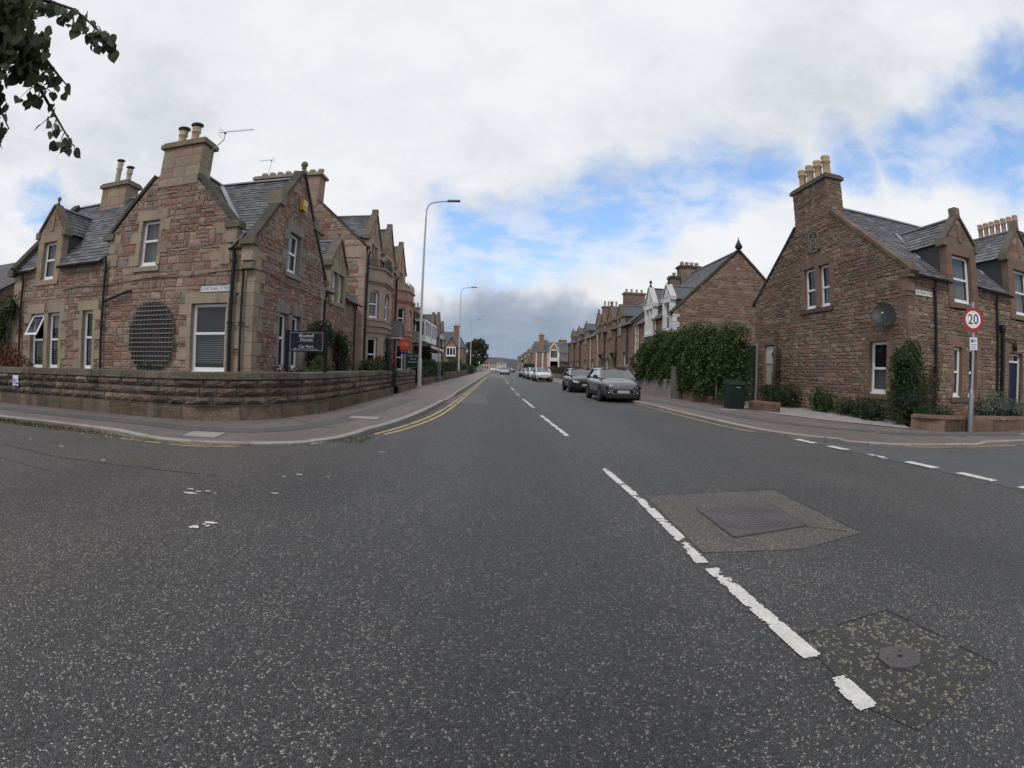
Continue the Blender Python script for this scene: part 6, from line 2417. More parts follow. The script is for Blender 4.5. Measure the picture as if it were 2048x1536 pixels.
# south front: wallhead dormers, paired windows, blue door
dormer(RH, FR, 14.0, 15.72, 3.72, 5.86, 6.86, 4.2, 14.30, 15.36, 3.95, 5.5, RD, roofbase=(.155, .155, .166), mid=.5, blind='full', finial='stub', pal=PAL_R)
dormer(RH, FR, 17.93, 19.9, 3.72, 6.0, 7.2, 4.6, 18.35, 19.45, 3.95, 5.6, RD, roofbase=(.155, .155, .166), mid=.5, blind='full', finial='stub', pal=PAL_R)
wd = window(RH, FR, 14.26, 14.73, .92, 2.50, mid=.5, blind='full')
surround_stones(wd, FR, 14.26, 14.73, .92, 2.50, .14, (.235, .15, .115), right=False, wide=.3, narrow=.24, proud=.02, sillstone=False)
we = window(RH, FR, 15.13, 15.62, .92, 2.50, mid=.5, blind='net')
surround_stones(we, FR, 15.13, 15.62, .92, 2.50, .14, (.235, .15, .115), left=False, wide=.3, narrow=.24, proud=.02, sillstone=False)
s = MB()
s.fbox(FR, 14.735, 15.125, .9, 2.5, -.2, .02, (.235, .15, .115))
s.fbox(FR, 14.1, 15.8, .74, .90, -.2, .08, (.14, .11, .09))
s.build('mullion', M_DRESS, we)
window(RH, FR, 22.55, 23.55, .92, 2.50, mid=.5, blind='net', surround=RD)
m = MB()
m.fbox(FR, 17.88, 18.74, .2, 2.18, -.25, -.2, (.007, .013, .042))
for a, b, c, d in ((17.98, 18.26, .4, 1.1), (18.36, 18.64, .4, 1.1), (17.98, 18.26, 1.25, 2.05), (18.36, 18.64, 1.25, 2.05)):
    m.fbox(FR, a, b, c, d, -.2, -.188, (.009, .016, .05))
dr = m.build('door', M_PAINT, RH)
m = MB()
for a, b, c, d in ((17.8, 17.88, .2, 2.5), (18.74, 18.82, .2, 2.5), (17.88, 18.74, 2.18, 2.25), (17.88, 18.74, 2.44, 2.5)):
    m.fbox(FR, a, b, c, d, -.22, -.15, (.76, .76, .75))
m.build('door_frame', M_PAINT, dr)
m = MB()
m.face([FR.P(17.88, 2.25, -.2), FR.P(18.74, 2.25, -.2), FR.P(18.74, 2.44, -.2), FR.P(17.88, 2.44, -.2)])
m.build('fanlight', M_DARKGLASS, dr)
m = MB()
m.ball(FR.P(18.66, 1.15, -.17), .03, (.5, .5, .48))
m.build('handle', M_CHROME, dr)
s = MB()
s.fbox(FR, 17.5, 17.8, .2, 2.52, -.25, .02, RD)
s.fbox(FR, 18.82, 19.1, .2, 2.52, -.25, .02, RD)
s.fbox(FR, 17.5, 19.1, 2.52, 2.85, -.25, .022, RD)
s.build('door_surround', M_DRESS, dr)
m = MB()
m.tube([FR.P(17.45, 2.95, .02), FR.P(17.75, 2.97, .1), FR.P(18.05, 2.95, .16)], .018, 6)
m.lathe(FR.P(18.05, 2.58, .16), [(.05, 0), (.085, .04), (.09, .22), (.05, .3), (.02, .36)], 10)
m.build('door_lantern', M_IRON, RH)

# roof
m = MB()
SL = (.155, .155, .166)
ze, yr, zr = 4.55, 16.95, 8.14
sl = (zr - ze) / (yr - 11.68)
zt = lambda y: ze + (y - 11.68) * sl
for a, b in ((11.98, 14.0), (15.72, 17.93), (19.9, 25.5)):
    slates(m, [(a, 11.68, ze), (b, 11.68, ze), (b, 12.2, zt(12.2)), (a, 12.2, zt(12.2))], base=SL, row=.21)
slates(m, [(11.98, 12.2, zt(12.2)), (25.5, 12.2, zt(12.2)), (25.5, yr, zr), (11.98, yr, zr)], base=SL, row=.21)
m.face([(11.98, yr, zr), (25.5, yr, zr), (25.5, 22.2, 4.55), (11.98, 22.2, 4.55)], (.12, .12, .13))
rf = m.build('roof', M_SLATE, RH)
m = MB()
m.bar((12.6, yr, zr + .03), (25.4, yr, zr + .03), .2, .06)
for u0 in (14.0, 17.93):
    u1 = u0 + (1.72 if u0 < 15 else 1.97)
    for uu in (u0 - .14, u1 + .14):
        m.bar((uu, 13.0, zt(13.0) + .03), ((u0 + u1) / 2, 15.1, zt(15.1) + .04), .14, .02)
m.build('ridge_flashing', M_LEAD, rf)
skew(RH, [(11.95, 11.58, 4.52), (11.95, 15.72, 7.42)], (-1, 0, 0), .3, col=(.155, .11, .085))
skew(RH, [(11.95, 22.3, 4.55), (11.95, 18.22, 7.40)], (-1, 0, 0), .3, col=(.06, .053, .048))
m = MB()
m.fbox(FR, 11.86, 12.3, 4.42, 4.62, -.2, .25, (.15, .11, .085))
m.prism([FR.P(11.86, 4.62, .25), FR.P(12.3, 4.62, .25), FR.P(12.08, 4.84, .25)], V3(0, .5, 0), (.17, .12, .09))
m.fbox(FR, 11.895, 12.22, 4.02, 4.42, -.2, .10, (.21, .145, .11))
m.fbox(FR, 11.905, 12.18, 3.88, 4.02, -.2, .06, (.18, .125, .1))
m.build_each('skew_block', M_SKEW, RH)
chimney(RH, 11.93, 12.62, 15.72, 18.24, 7.0, 8.82, [(12.28, 16.08 + k * .60, .88) for k in range(4)], pal=PAL_R, pr=.165, pcol=(.44, .33, .21), rub=True, col=(.2, .14, .11), capcol=(.13, .115, .10))
chimney(RH, 24.7, 25.6, 15.4, 18.6, 7.2, 8.75, [(25.15, 15.7 + k * .43, .9) for k in range(7)], pal=PAL_R, pr=.15, pcol=(.42, .29, .22), col=(.2, .14, .11), capcol=(.13, .115, .10))
for a, b in ((12.1, 13.98), (15.74, 17.9), (19.95, 25.4)):
    gutter(RH, (a, 11.62, 4.5), (b, 11.62, 4.5))
drainpipe(RH, 13.2, 11.83, .15, 4.46, r=.05)
drainpipe(RH, 16.86, 11.83, .15, 4.46, r=.05)
drainpipe(RH, 17.18, 11.83, .15, 3.3, r=.07)
m = MB()
m.fbox(FR, 17.06, 17.30, 3.2, 3.42, .02, .22)
m.tube([FR.P(17.32, .2, .1), FR.P(17.32, 2.9, .1), FR.P(17.5, 2.95, .08)], .03, 8)
m.build('soil_pipe', M_IRON, RH)

nameplate('street_nameplate', 'white street nameplate under the eaves of the house with the carved panel', FR, 12.28, 13.14, 3.93, 4.10, 'DUNCRAIG STREET')

t = thing('satellite_dish', (11.8, 12.7, 3.3), 'dark round satellite dish on the gable with the carved panel', 'satellite dish')
ax = Vector((-.72, -.62, .30)).normalized()
c = V3(11.70, 12.72, 3.32)
s1 = ax.cross(Z).normalized()
s2 = s1.cross(ax)
m = MB()
for k in range(6):
    r0, r1 = .40 * k / 6, .40 * (k + 1) / 6
    for j in range(24):
        a0, a1 = 2 * math.pi * j / 24, 2 * math.pi * (j + 1) / 24
        q = [c + (s1 * math.cos(a) + s2 * math.sin(a)) * r_ + ax * (r_ * r_ * .45) for r_, a in ((r0, a0), (r0, a1), (r1, a1), (r1, a0))]
        m.face(q if k else q[1:], (.012, .013, .015), True)
        if k == 5:
            m.face([q[3], q[2], q[2] - ax * .02, q[3] - ax * .02], (.025, .026, .03))
m.build('reflector', M_PAINT, t)
m = MB()
lo = c - s2 * .38
m.tube([lo, lo + ax * .25 - s2 * .03, c + ax * .42 - s2 * .12], .012, 6, (.05, .05, .05))
m.tube([c + ax * .40 - s2 * .12, c + ax * .46 - s2 * .11], .03, 8, (.45, .45, .45))
m.build('feed_arm', M_PAINT, t)
m = MB()
m.tube([c - ax * .02, c - ax * .14, V3(11.95, c.y + .12, c.z - .1)], .022, 8, (.05, .05, .05))
m.build('bracket', M_PAINT, t)

# ------------------------------------------------------------------ planting and small walls in front of it
bush('evergreen_shrub', 'tall clipped evergreen at the house corner, half covering a sash window', 'shrub',
     [((11.25, 11.15, .8), (.62, .5, .8)), ((11.25, 11.2, 1.55), (.60, .5, .75)), ((11.55, 11.3, 2.15), (.32, .3, .38)), ((11.05, 11.1, 1.9), (.42, .4, .4))], 4200, .075, G_DARK + [(.045, .08, .022)])
bush('climbing_rose', 'straggly pink rose against a drainpipe beside the tall clipped evergreen', 'rose', [((12.35, 11.3, .75), (.42, .3, .6)), ((12.5, 11.35, 1.2), (.35, .25, .45)), ((12.95, 11.5, 1.6), (.2, .16, .5))],
     1100, .07, G_DARK, core=False, flowers=([(12.28, 10.98, 1.42), (12.31, 11.0, 1.39), (12.98, 11.25, 1.98), (13.08, 11.3, 1.93)], (.42, .08, .09), .06))
bush('bare_vine', 'thin browning climber beside the boarded hatch', 'climber', [((11.8, 19.75, 1.0), (.12, .22, .8)), ((11.82, 19.7, 1.9), (.1, .14, .7)), ((11.84, 19.9, 2.7), (.07, .08, .45))], 420, .085,
     [(.10, .055, .025), (.07, .06, .025), (.05, .05, .02)], core=False)
for lab, cs, n, pal in (
        ('dark leafy shrub at the foot of the gable near the boarded hatch', [((11.35, 18.8, .5), (.5, .75, .5)), ((11.4, 18.0, .55), (.45, .6, .5)), ((11.5, 19.9, .55), (.35, .5, .45))], 1500, G_DARK),
        ('wispy green plant half-way along the foot of the gable above the gravel drive', [((11.55, 16.2, .55), (.3, .4, .5)), ((11.5, 15.5, .45), (.3, .45, .4))], 650, G_MID),
        ('low green plants at the foot of the gable next to the tall evergreen', [((11.45, 14.3, .38), (.35, .55, .32)), ((11.4, 13.3, .42), (.4, .6, .36)), ((11.1, 12.5, .4), (.4, .5, .35))], 1300, G_DARK)):
    bush('border_plant', lab, 'plant', cs, n, .09, pal, 'plants along the foot of the gable')
bush('silver_shrub', 'silvery grey leafed shrub behind the low stone kerb wall beyond the speed limit sign', 'shrub', [((13.35, 9.75, .62), (.5, .35, .42)), ((14.1, 9.7, .68), (.6, .35, .5)), ((14.9, 9.6, .58), (.5, .35, .4))], 1500, .085, G_GREY)
bush('low_shrub', 'dark low shrub between the tall evergreen and the low reddish wall', 'shrub', [((11.35, 10.4, .4), (.5, .4, .36)), ((12.0, 10.3, .38), (.5, .4, .33))], 900, .07, G_DARK)


def low_wall(name, label, path, ztop, pal, thick=.25, group='low dwarf walls along the pavement'):
    t = thing(name, (path[0][0], path[0][1], 0), label, 'garden wall', group)
    mb = MB()
    course_wall(mb, path, .04, ztop, 0, .012, (.7, 1.2), pal, .006, rough=.6)
    flat_top(mb, path, ztop, .0, -thick, pal[0])
    b = offset(path, thick)
    for e in (0, -1):
        mb.face([(*path[e], 0), (*b[e], 0), (*b[e], ztop), (*path[e], ztop)], pal[0])
    for i in range(len(b) - 1):
        mb.face([(*b[i], 0), (*b[i + 1], 0), (*b[i + 1], ztop), (*b[i], ztop)], pal[0])
    mb.build('stonework', M_BOUND, t)
    mb = MB()
    coping(mb, path, ztop, ztop + .07, .02, thick + .01, (.8, 1.3), [c * 1.25 for c in pal[0]])
    mb.build('wall_coping', M_BOUND, t)
    return t


P_RW = [(.16, .105, .08), (.19, .125, .095), (.14, .095, .075)]
low_wall('dwarf_wall', 'low reddish stone wall behind the speed limit sign', spline([(10.55, 10.25), (10.75, 9.85), (11.3, 9.45), (12.4, 9.2), (14.4, 8.86), (25, 7.9), (40, 6.8)][:6]), .42, P_RW)
low_wall('dwarf_wall', 'low stone wall between the green street cabinet and the gravel drive', [(8.98, 17.0), (9.16, 15.4)], .36, P_RW)
low_wall('dwarf_wall', 'low stone wall under the big hedge, beyond the green cabinet', [(8.5, 22.7), (8.86, 18.1)], .36, P_RW)
for x, y, h, lab in ((12.55, 9.3, .95, 'thin rusty rail post on the low reddish wall near the speed limit sign'), (9.14, 15.55, 1.15, 'thin rail post at the drive end of the low wall'), (9.06, 16.9, 1.0, 'thin rail post on the low wall next to the green cabinet'), (8.72, 19.3, 1.2, 'thin pale rail post in front of the big hedge')):
    m = MB()
    m.tube([(x, y + .1, .3), (x, y + .1, .3 + h)], .014, 6, (.05, .035, .03) if 'pale' not in lab else (.4, .4, .4))
    tag(m.build('rail_post', M_PAINT), lab, 'post', 'thin posts left from old railings')

# green street cabinet
t = thing('street_cabinet', (8.55, 17.35, .1), 'dark green utility cabinet with a sloping lid in front of the big hedge', 'cabinet')
m = MB()
x0, x1, y0, y1 = 8.25, 8.80, 17.0, 17.6
m.box((x0, y0, .1), (x1, y1, .98), (.006, .014, .011))
m.box((x0 + .03, y0 - .012, .2), (x1 - .03, y0, .82), (.007, .016, .012))
m.build('casing', M_PAINT, t)
m = MB()
m.hexa([(x0 - .03, y0 - .05, .98), (x1 + .03, y0 - .05, .98), (x1 + .03, y1 + .02, .98), (x0 - .03, y1 + .02, .98),
        (x0 - .02, y0 + .05, 1.10), (x1 + .02, y0 + .05, 1.10), (x1 + .02, y1, 1.16), (x0 - .02, y1, 1.16)], (.009, .022, .017))
m.build('lid', M_PAINT, t)
m = MB()
m.box((x0 + .2, y0 - .02, .87), (x1 - .2, y0 + .001, .90), (.25, .3, .3))
m.build('label_strip', M_PAINT, t)

# speed limit sign on its two-diameter post
t = thing('speed_limit_sign', (11.88, 9.16, .1), 'round red-ringed 20 speed limit sign on a grey post', 'road sign')
m = MB()
m.tube([(11.89, 9.16, .05), (11.86, 9.16, 1.16), (11.865, 9.16, 1.20)], [.075, .075, .05], 14, (.55, .56, .57))
m.tube([(11.865, 9.16, 1.18), (11.93, 9.16, 3.42)], .042, 12, (.9, .9, .9))
m.build('post', M_GALV, t)
n_ = Vector((-.66, -.75, 0)).normalized()
u_ = Vector((-n_.y, n_.x, 0))
u_ = u_ if u_.dot(V3(1, -1, 0)) > 0 else -u_
sc = V3(11.90, 9.16, 2.965) + n_ * .06


def disc(mb, c, r0, r1, d, col, seg=40):
    for k in range(seg):
        a0, a1 = 2 * math.pi * k / seg, 2 * math.pi * (k + 1) / seg
        q = [c + (u_ * math.cos(a) + Z * math.sin(a)) * r_ + n_ * d for r_, a in ((r0, a0), (r1, a0), (r1, a1), (r0, a1))]
        mb.face(q if r0 > 0 else q[1:], col)


m = MB()
disc(m, sc, 0, .225, .004, (.80, .81, .80))
m.build('sign_face', M_PAINT, t)
m = MB()
disc(m, sc, .222, .30, .006, (.40, .025, .03))
for k in range(40):
    a0, a1 = 2 * math.pi * k / 40, 2 * math.pi * (k + 1) / 40
    p = [sc + (u_ * math.cos(a) + Z * math.sin(a)) * .30 for a in (a0, a1)]
    m.face([p[0] + n_ * .006, p[1] + n_ * .006, p[1] - n_ * .02, p[0] - n_ * .02], (.12, .02, .02))
disc(m, sc, 0, .30, -.02, (.2, .2, .2))
m.build('sign_rim', M_PAINT, t)
m = MB()
text_into(m, '20', sc + n_ * .006 - Z * .005, u_ * .95, Z * 1.1, n_, .33, .003, (.015, .015, .016))
m.build('lettering', M_PAINT, t)
m = MB()
pc = V3(11.905, 9.16, 2.35) + n_ * .05
m.hexa([pc + u_ * a + Z * b + n_ * d for b in (-.16, .16) for a, d in ((-.11, .004), (.11, .004), (.11, 0), (-.11, 0))], (.76, .77, .79))
m.build('parking_plate', M_PAINT, t)
m = MB()
q = lambda a, b: pc + u_ * a + Z * b + n_ * .005
for a, b, c, d, col in ((-.075, -.01, .03, .11, (.03, .09, .38)), (.0, .085, .085, .10, (.1, .12, .3)), (.0, .07, .05, .065, (.1, .12, .3)), (-.07, .08, -.03, -.015, (.1, .12, .3)), (-.07, .05, -.07, -.055, (.1, .12, .3)), (-.07, .08, -.115, -.1, (.2, .22, .4))):
    m.face([q(a, c), q(b, c), q(b, d), q(a, d)], col)
m.build('print', M_PAINT, t)

# ------------------------------------------------------------------ hedge, fence, rendered wall, gate leaf
t = thing('hedge', (9.2, 24.8, .1), 'big glossy green hedge bulging over the grey wall and the green cabinet', 'hedge')
HB = [(8.55, 9.85, 18.5, 21.0, .35, 2.95), (8.5, 9.9, 20.5, 24.0, .5, 3.16), (8.45, 10.0, 23.5, 28.0, .75, 3.22), (8.3, 9.9, 27.2, 30.0, .85, 3.05), (8.35, 9.7, 29.4, 31.2, .9, 2.6)]
m = MB()
for b in HB:
    f = box_sampler(*b, faces='xyYZ' if b[2] < 19 or b[3] > 31 else 'xZy')

    def g(f=f, b=b):
        p, o = f()
        # round the shoulders and the ends
        ty = max(0, (b[2] + .5 - p.y) / .5) if b is HB[0] else (max(0, (p.y - b[3] + .6) / .6) if b is HB[-1] else 0)
        tz = max(0, (p.z - b[5] + .6) / .6)
        if p.x < b[0] + .35:
            p.x += .28 * tz ** 2 + .3 * ty ** 2
        lump = .16 * math.sin(p.y * 2.3 + p.z * 1.7) * math.sin(p.z * 2.9 + p.y * .8) + .09 * math.sin(p.y * 5.2)
        p.x -= lump * (o.x < 0)
        p.z += (.10 * math.sin(p.y * 3.7) + .14 * math.sin(p.y * 1.4 + 1) + (RND.random() ** 6) * .35) * (o.z > 0)
        return p, o
    cloud_of_leaves(m, g, int(2700 * (b[3] - b[2])), .112, G_HEDGE, out_bias=.9, var=.35, up_bias=.1)
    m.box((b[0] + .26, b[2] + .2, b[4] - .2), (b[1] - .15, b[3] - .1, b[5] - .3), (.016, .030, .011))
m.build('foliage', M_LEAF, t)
m = MB()
for k in range(14):
    y = 18.9 + k * .88
    m.tube([(9.2, y, .05), (9.1 + RND.uniform(-.2, .2), y + RND.uniform(-.2, .2), .9), (9.1, y + RND.uniform(-.3, .3), 1.8)], [.05, .04, .02], 6)
m.build('stem', M_BARK, t)

t = thing('board_fence', (10.9, 21.9, .1), 'dark green vertical board fence between the big hedge and the boarded hatch', 'fence')
m = MB()
for k in range(16):
    x = 9.95 + k * .122
    m.box((x, 21.88, .15), (x + .112, 21.91, 2.72 + RND.uniform(-.01, .01)), jig((.016, .026, .020), .2))
m.build('board', M_WOOD and mat('dark_fence', rough=.85, var=.2, vscale=4), t)
m = MB()
m.box((11.86, 21.8, .1), (11.94, 21.9, 2.8), (.30, .32, .30))
m.build('post', M_PAINT, t)

t = thing('rendered_wall', (8.45, 28, 0), 'grey rendered wall with stains under the big hedge', 'garden wall')
m = MB()
m.box((8.42, 23.7, .05), (8.66, 33.2, 1.0))
m.build('render_coat', M_RENDER, t)
m = MB()
m.box((8.39, 31.0, 1.0), (8.70, 33.2, 1.07), (.9, .85, .8))
m.build('wall_coping', M_RENDER, t)
t = thing('timber_gate', (8.4, 23.4, .1), 'narrow weathered grey timber gate leaf standing open at the end of the grey wall', 'gate')
m = MB()
for k in range(4):
    m.box((8.16 + k * .1, 23.4, .12), (8.255 + k * .1, 23.43, 1.58), jig((1, 1, 1), .15))
m.build('board', M_WOOD, t)
m = MB()
m.box((8.14, 23.37, 1.52), (8.58, 23.45, 1.62), (.9, .9, .9))
m.box((8.14, 23.43, .35), (8.58, 23.46, .45), (.9, .9, .9))
m.build('ledge', M_WOOD, t)
m = MB()
m.box((8.58, 23.36, .1), (8.68, 23.47, 1.6), (.75, .75, .75))
m.build('post', M_WOOD, t)

# ================================================================== white-trimmed house and the terrace beyond
WT = row_house('white_trimmed_house', 'rubble house with white painted dormers and a big blank gable behind the hedge', 10.5, 30, 38.7, 5.0, 9.2, 9.1, 1, tone=(1, .93, .9),
               dormers=[(31.15, 1.65, 6.85, False, (.70, .70, .69), 'spike', 1.1, (.55, .53, .5)), (35.05, 2.15, 7.25, True, (.70, .70, .69), 'spike', 1.1, (.55, .53, .5))],
               wins=[(31.2, 1.0, .9, 2.6), (36, 1.7, .9, 2.6)], doors=[(33.4, 1.0, 2.6, (.1, .11, .12))],
               chims=[], pipes=[33.3, 37.6], pipecol=(1, .99, .98), quo=(.66, .65, .63), gable_masonry=True)
m = MB()
masonry(m, south(30), [(10.5, 0), (19.6, 0), (19.6, 5.0), (15.05, 9.15), (10.5, 5.0)], (), pal=[(c[0] * 1.12, c[1] * 1.08, c[2] * 1.08) for c in PAL_R], course=(.12, .24), length=(.25, .7), rel=.028, mort=.010, mcol=(.2, .155, .125), rough=.8)
m.build('gable_wall', M_STONE, WT)
chimney(WT, 14.05, 15.75, 38.2, 39.2, 7.8, 9.62, [(14.3 + k * .42, 38.7, .34) for k in range(4)], pal=PAL_R, pr=.15, pcol=(.46, .40, .35), capcol=(.10, .09, .08))
chimney(WT, 13.25, 13.98, 38.3, 39.0, 7.4, 8.7, [(13.6, 38.65, .3)], pal=PAL_R, pr=.13, pcol=(.3, .26, .23), capcol=(.10, .09, .08))
m = MB()
m.lathe((15.05, 29.95, 9.2), [(.12, 0), (.08, .1), (.2, .18), (.27, .3), (.22, .42), (.14, .55), (.08, .68), (.03, .8), (.02, .95)], 8, (.055, .05, .045), False)
m.build('finial', M_SKEW, WT)
TR = (.235, .185, .145)
row_house('terrace_house', 'first brown stone terrace house past the white dormers, with black pipes', 10.5, 39.3, 52.8, 5.2, 8.2, 7.2, 1, tone=(.92, .86, .83),
          dormers=[(44.0, 1.7, 7.1, False, TR, 'none'), (47.9, 2.2, 7.35, True, TR, 'spike'), (51.4, 1.3, 7.1, False, TR, 'none')],
          wins=[(48.8, 1.6, .8, 2.6)], doors=[(42.2, 1.05, 2.95, (.16, .20, .21)), (45.8, .95, 2.7, (.30, .22, .15), 1), (51.2, .95, 2.7, (.08, .07, .06), 1)], chims=[(52.8, 2.2, 9.4, 4, .4)], pipes=[41.0, 45.0, 49.9], trim=TR)
row_house('terrace_house', 'second terrace house with pale pipes and a finialled dormer', 10.5, 52.9, 64.3, 5.2, 8.1, 7.2, 1, tone=(.95, .9, .86),
          dormers=[(54.0, 1.7, 7.3, False, TR, 'spike'), (61.5, 2.0, 6.95, False, TR, 'ball')], wins=[(56.5, 1.4, .8, 2.6), (61.5, 1.4, .8, 2.6)], doors=[(58.8, 1, 2.6, (.18, .05, .04))],
          chims=[(64.3, 2.0, 9.3, 4, .7)], pipes=[53.4, 57.6], pipecol=(1.1, 1.1, 1.1), trim=TR)
row_house('terrace_house', 'farthest of the brown terrace houses, ending at the hedge before the pale dormer house', 10.5, 64.4, 76, 5.1, 7.9, 7.2, 1, tone=(.88, .8, .76),
          dormers=[(67.3, 1.9, 6.85, False, TR, 'ball'), (72.6, 1.9, 6.85, False, TR, 'ball')], wins=[(67.2, 1.4, .8, 2.6), (72.8, 1.4, .8, 2.6)], doors=[(70, 1, 2.6, (.15, .06, .04))], pipes=[65.2, 70.0, 75.4], trim=TR)

# pale house that faces us, beyond the terrace
t = thing('dormer_house', (14, 134, 0), 'red stone house facing the camera with white dormer, white trims and a bay', 'house')
fh = south(130)
m = MB()
for r in rects_minus(9.6, 19, .05, 5.7, [(12.7, 15.6, 1.2, 7), (16.2, 17.0, .9, 2.8), (17.6, 18.4, .9, 2.8)]):
    m.face([fh.P(r[0], r[2]), fh.P(r[1], r[2]), fh.P(r[1], r[3]), fh.P(r[0], r[3])], (1.15, .98, .92))
m.face([(9.6, 130, 0), (9.6, 141, 0), (9.6, 141, 5.7), (9.6, 135.5, 8.3), (9.6, 130, 5.7)], (1.2, 1, .9))
m.fbox(fh, 12.9, 15.4, .05, 4.2, 0, .9, (1.2, 1, .92))
m.prism([fh.P(13.3, 6.3, .05), fh.P(15.0, 6.3, .05), fh.P(14.15, 7.9, .05)], V3(0, .5, 0), (1.2, .85, .8))
m.build('wall', M_FARSTONE, t)
m = MB()
for u in (9.6, 11.2, 12.5):
    m.fbox(fh, u, u + .35, .1, 5.6, -.1, .06, (.62, .60, .57))
m.fbox(fh, 13.0, 13.35, 4.2, 6.4, -.1, .2, (.7, .69, .67))
m.fbox(fh, 15.0, 15.35, 4.2, 6.4, -.1, .2, (.7, .69, .67))
m.fbox(fh, 13.0, 15.35, 6.1, 6.4, -.1, .2, (.7, .69, .67))
m.fbox(fh, 12.85, 15.5, 1.0, 1.4, .88, .98, (.7, .69, .67))
m.fbox(fh, 12.85, 15.5, 3.4, 4.3, .88, .98, (.7, .69, .67))
m.fbox(fh, 12.85, 13.2, 1.4, 3.4, .88, .98, (.7, .69, .67))
m.fbox(fh, 15.1, 15.5, 1.4, 3.4, .88, .98, (.7, .69, .67))
for a, b in ((12.95, 14.15), (15.4, 14.15)):
    m.bar(fh.P(a, 6.35, .1), fh.P(b, 8.0, .1), .25, .15, V3(0, 1, 0), (.72, .71, .69))
m.build('white_trim', M_PAINT, t)
m = MB()
m.face([fh.P(13.2, 1.4, .9), fh.P(15.1, 1.4, .9), fh.P(15.1, 3.4, .9), fh.P(13.2, 3.4, .9)])
m.face([fh.P(13.4, 4.5, .02), fh.P(15.0, 4.5, .02), fh.P(15.0, 6.1, .02), fh.P(13.4, 6.1, .02)])
m.face([fh.P(16.2, .9, -.1), fh.P(17, .9, -.1), fh.P(17, 2.8, -.1), fh.P(16.2, 2.8, -.1)])
m.face([fh.P(17.6, .9, -.1), fh.P(18.4, .9, -.1), fh.P(18.4, 2.8, -.1), fh.P(17.6, 2.8, -.1)])
m.build('window', M_DARKGLASS, t)
m = MB()
m.face([(9.4, 129.8, 5.6), (19.2, 129.8, 5.6), (19.2, 135.5, 8.5), (9.4, 135.5, 8.5)])
m.face([(15.6, 127.4, 3.4), (19.0, 127.4, 3.4), (19.0, 130, 5.2), (15.6, 130, 5.2)])
m.build('roof', M_FARSLATE, t)
chimney(t, 10.5, 11.7, 131, 132, 6.2, 9.9, [(10.9, 131.5, .6), (11.3, 131.5, .6)], blocks=False, col=(1.1, .9, .8), m_=M_FARSTONE)
chimney(t, 16.0, 18.0, 135, 136, 7.5, 9.0, [(16.5, 135.5, .5), (17.2, 135.5, .5)], blocks=False, col=(1.1, 1, .9), m_=M_FARSTONE)

# farther still: a receding row on each side and the terrace that closes the view
for k, (y0, y1, e, r, tn, fr_) in enumerate(((150, 166, 5.2, 8.2, (.9, .85, .82), 'dark slated'), (168, 186, 5.0, 8.6, (1.3, 1.15, 1.05), 'pale gabled'), (190, 214, 4.8, 8.0, (1, .95, .9), 'brown double-chimneyed'), (220, 250, 4.8, 7.6, (1.3, 1.25, 1.2), 'pale stone'))):
    row_house('row_house', '%s house in the receding row beyond the white dormer house' % fr_, 9.5, y0, y1, e, r, 8, 1, tone=tn, dormers=[(y0 + (y1 - y0) * .3, 2.2, 7.0, False, (.5, .45, .4), 'none'), (y0 + (y1 - y0) * .75, 2.2, 7.0, False, (.5, .45, .4), 'none')],
              wins=[(y0 + (y1 - y0) * .5, 1.6, .8, 2.5)], chims=[(y0 + .8, 2, r + 1.4, 3), (y1 - .8, 2, r + 1.3, 3)], group='houses receding beyond the white dormer house')
for k, (x0, x1, tn, lab) in enumerate(((-9.2, -4.6, (1.6, 1.45, 1.4), 'pale rendered end terrace house closing the street, by the tree'), (-4.6, .2, (1.6, 1.25, 1.2), 'pinkish terrace house closing the street in the middle'), (.2, 5.2, (2.1, 2.1, 2.1), 'white gabled house closing the end of the street'))):
    t = thing('end_terrace_house', ((x0 + x1) / 2, 304, 0), lab, 'house', 'terrace across the far end of the street')
    m = MB()
    fh = south(300)
    hs = [(x0 + .6 + j * 1.4, x0 + 1.3 + j * 1.4, z, z + 1.3) for j in range(3) for z in (.9, 3.2)]
    for r in rects_minus(x0, x1, 0, 5.0, hs):
        m.face([fh.P(r[0], r[2]), fh.P(r[1], r[2]), fh.P(r[1], r[3]), fh.P(r[0], r[3])], (.30 * tn[0] * .9, .27 * tn[1] * .9, .25 * tn[2] * .9))
    m.build('wall', M_MATT, t)
    m = MB()
    m.face([(x0, 299.7, 4.9), (x1, 299.7, 4.9), (x1, 304, 6.9), (x0, 304, 6.9)])
    m.build('roof', M_FARSLATE, t)
    m = MB()
    for a, b, c, d in hs:
        m.face([fh.P(a, c, -.1), fh.P(b, c, -.1), fh.P(b, d, -.1), fh.P(a, d, -.1)])
    m.build_each('window', M_DARKGLASS, t)
    m = MB()
    m.box((x1 - .8, 303.5, 6.2), (x1 - .1, 304.4, 7.6), (.3, .2, .16))
    m.build('chimney', M_MATT, t)

# neighbour glimpsed at the far left edge
t = thing('neighbour_house', (-30, 22, 0), 'dark slated neighbouring house beyond the ivy column', 'house')
m = MB()
m.face([(-23.5, 15, .1), (-23.5, 30, .1), (-23.5, 30, 4.0), (-23.5, 22, 7.2), (-23.5, 15, 4.0)], (.75, .7, .7))
m.face([(-40, 15, .1), (-23.5, 15, .1), (-23.5, 15, 4.0), (-40, 15, 4.0)], (.75, .7, .7))
m.build('wall', M_FARSTONE, t)
m = MB()
m.face([(-40, 14.8, 3.9), (-23.3, 14.8, 3.9), (-23.3, 22, 7.3), (-40, 22, 7.3)])
m.build('roof', M_FARSLATE, t)
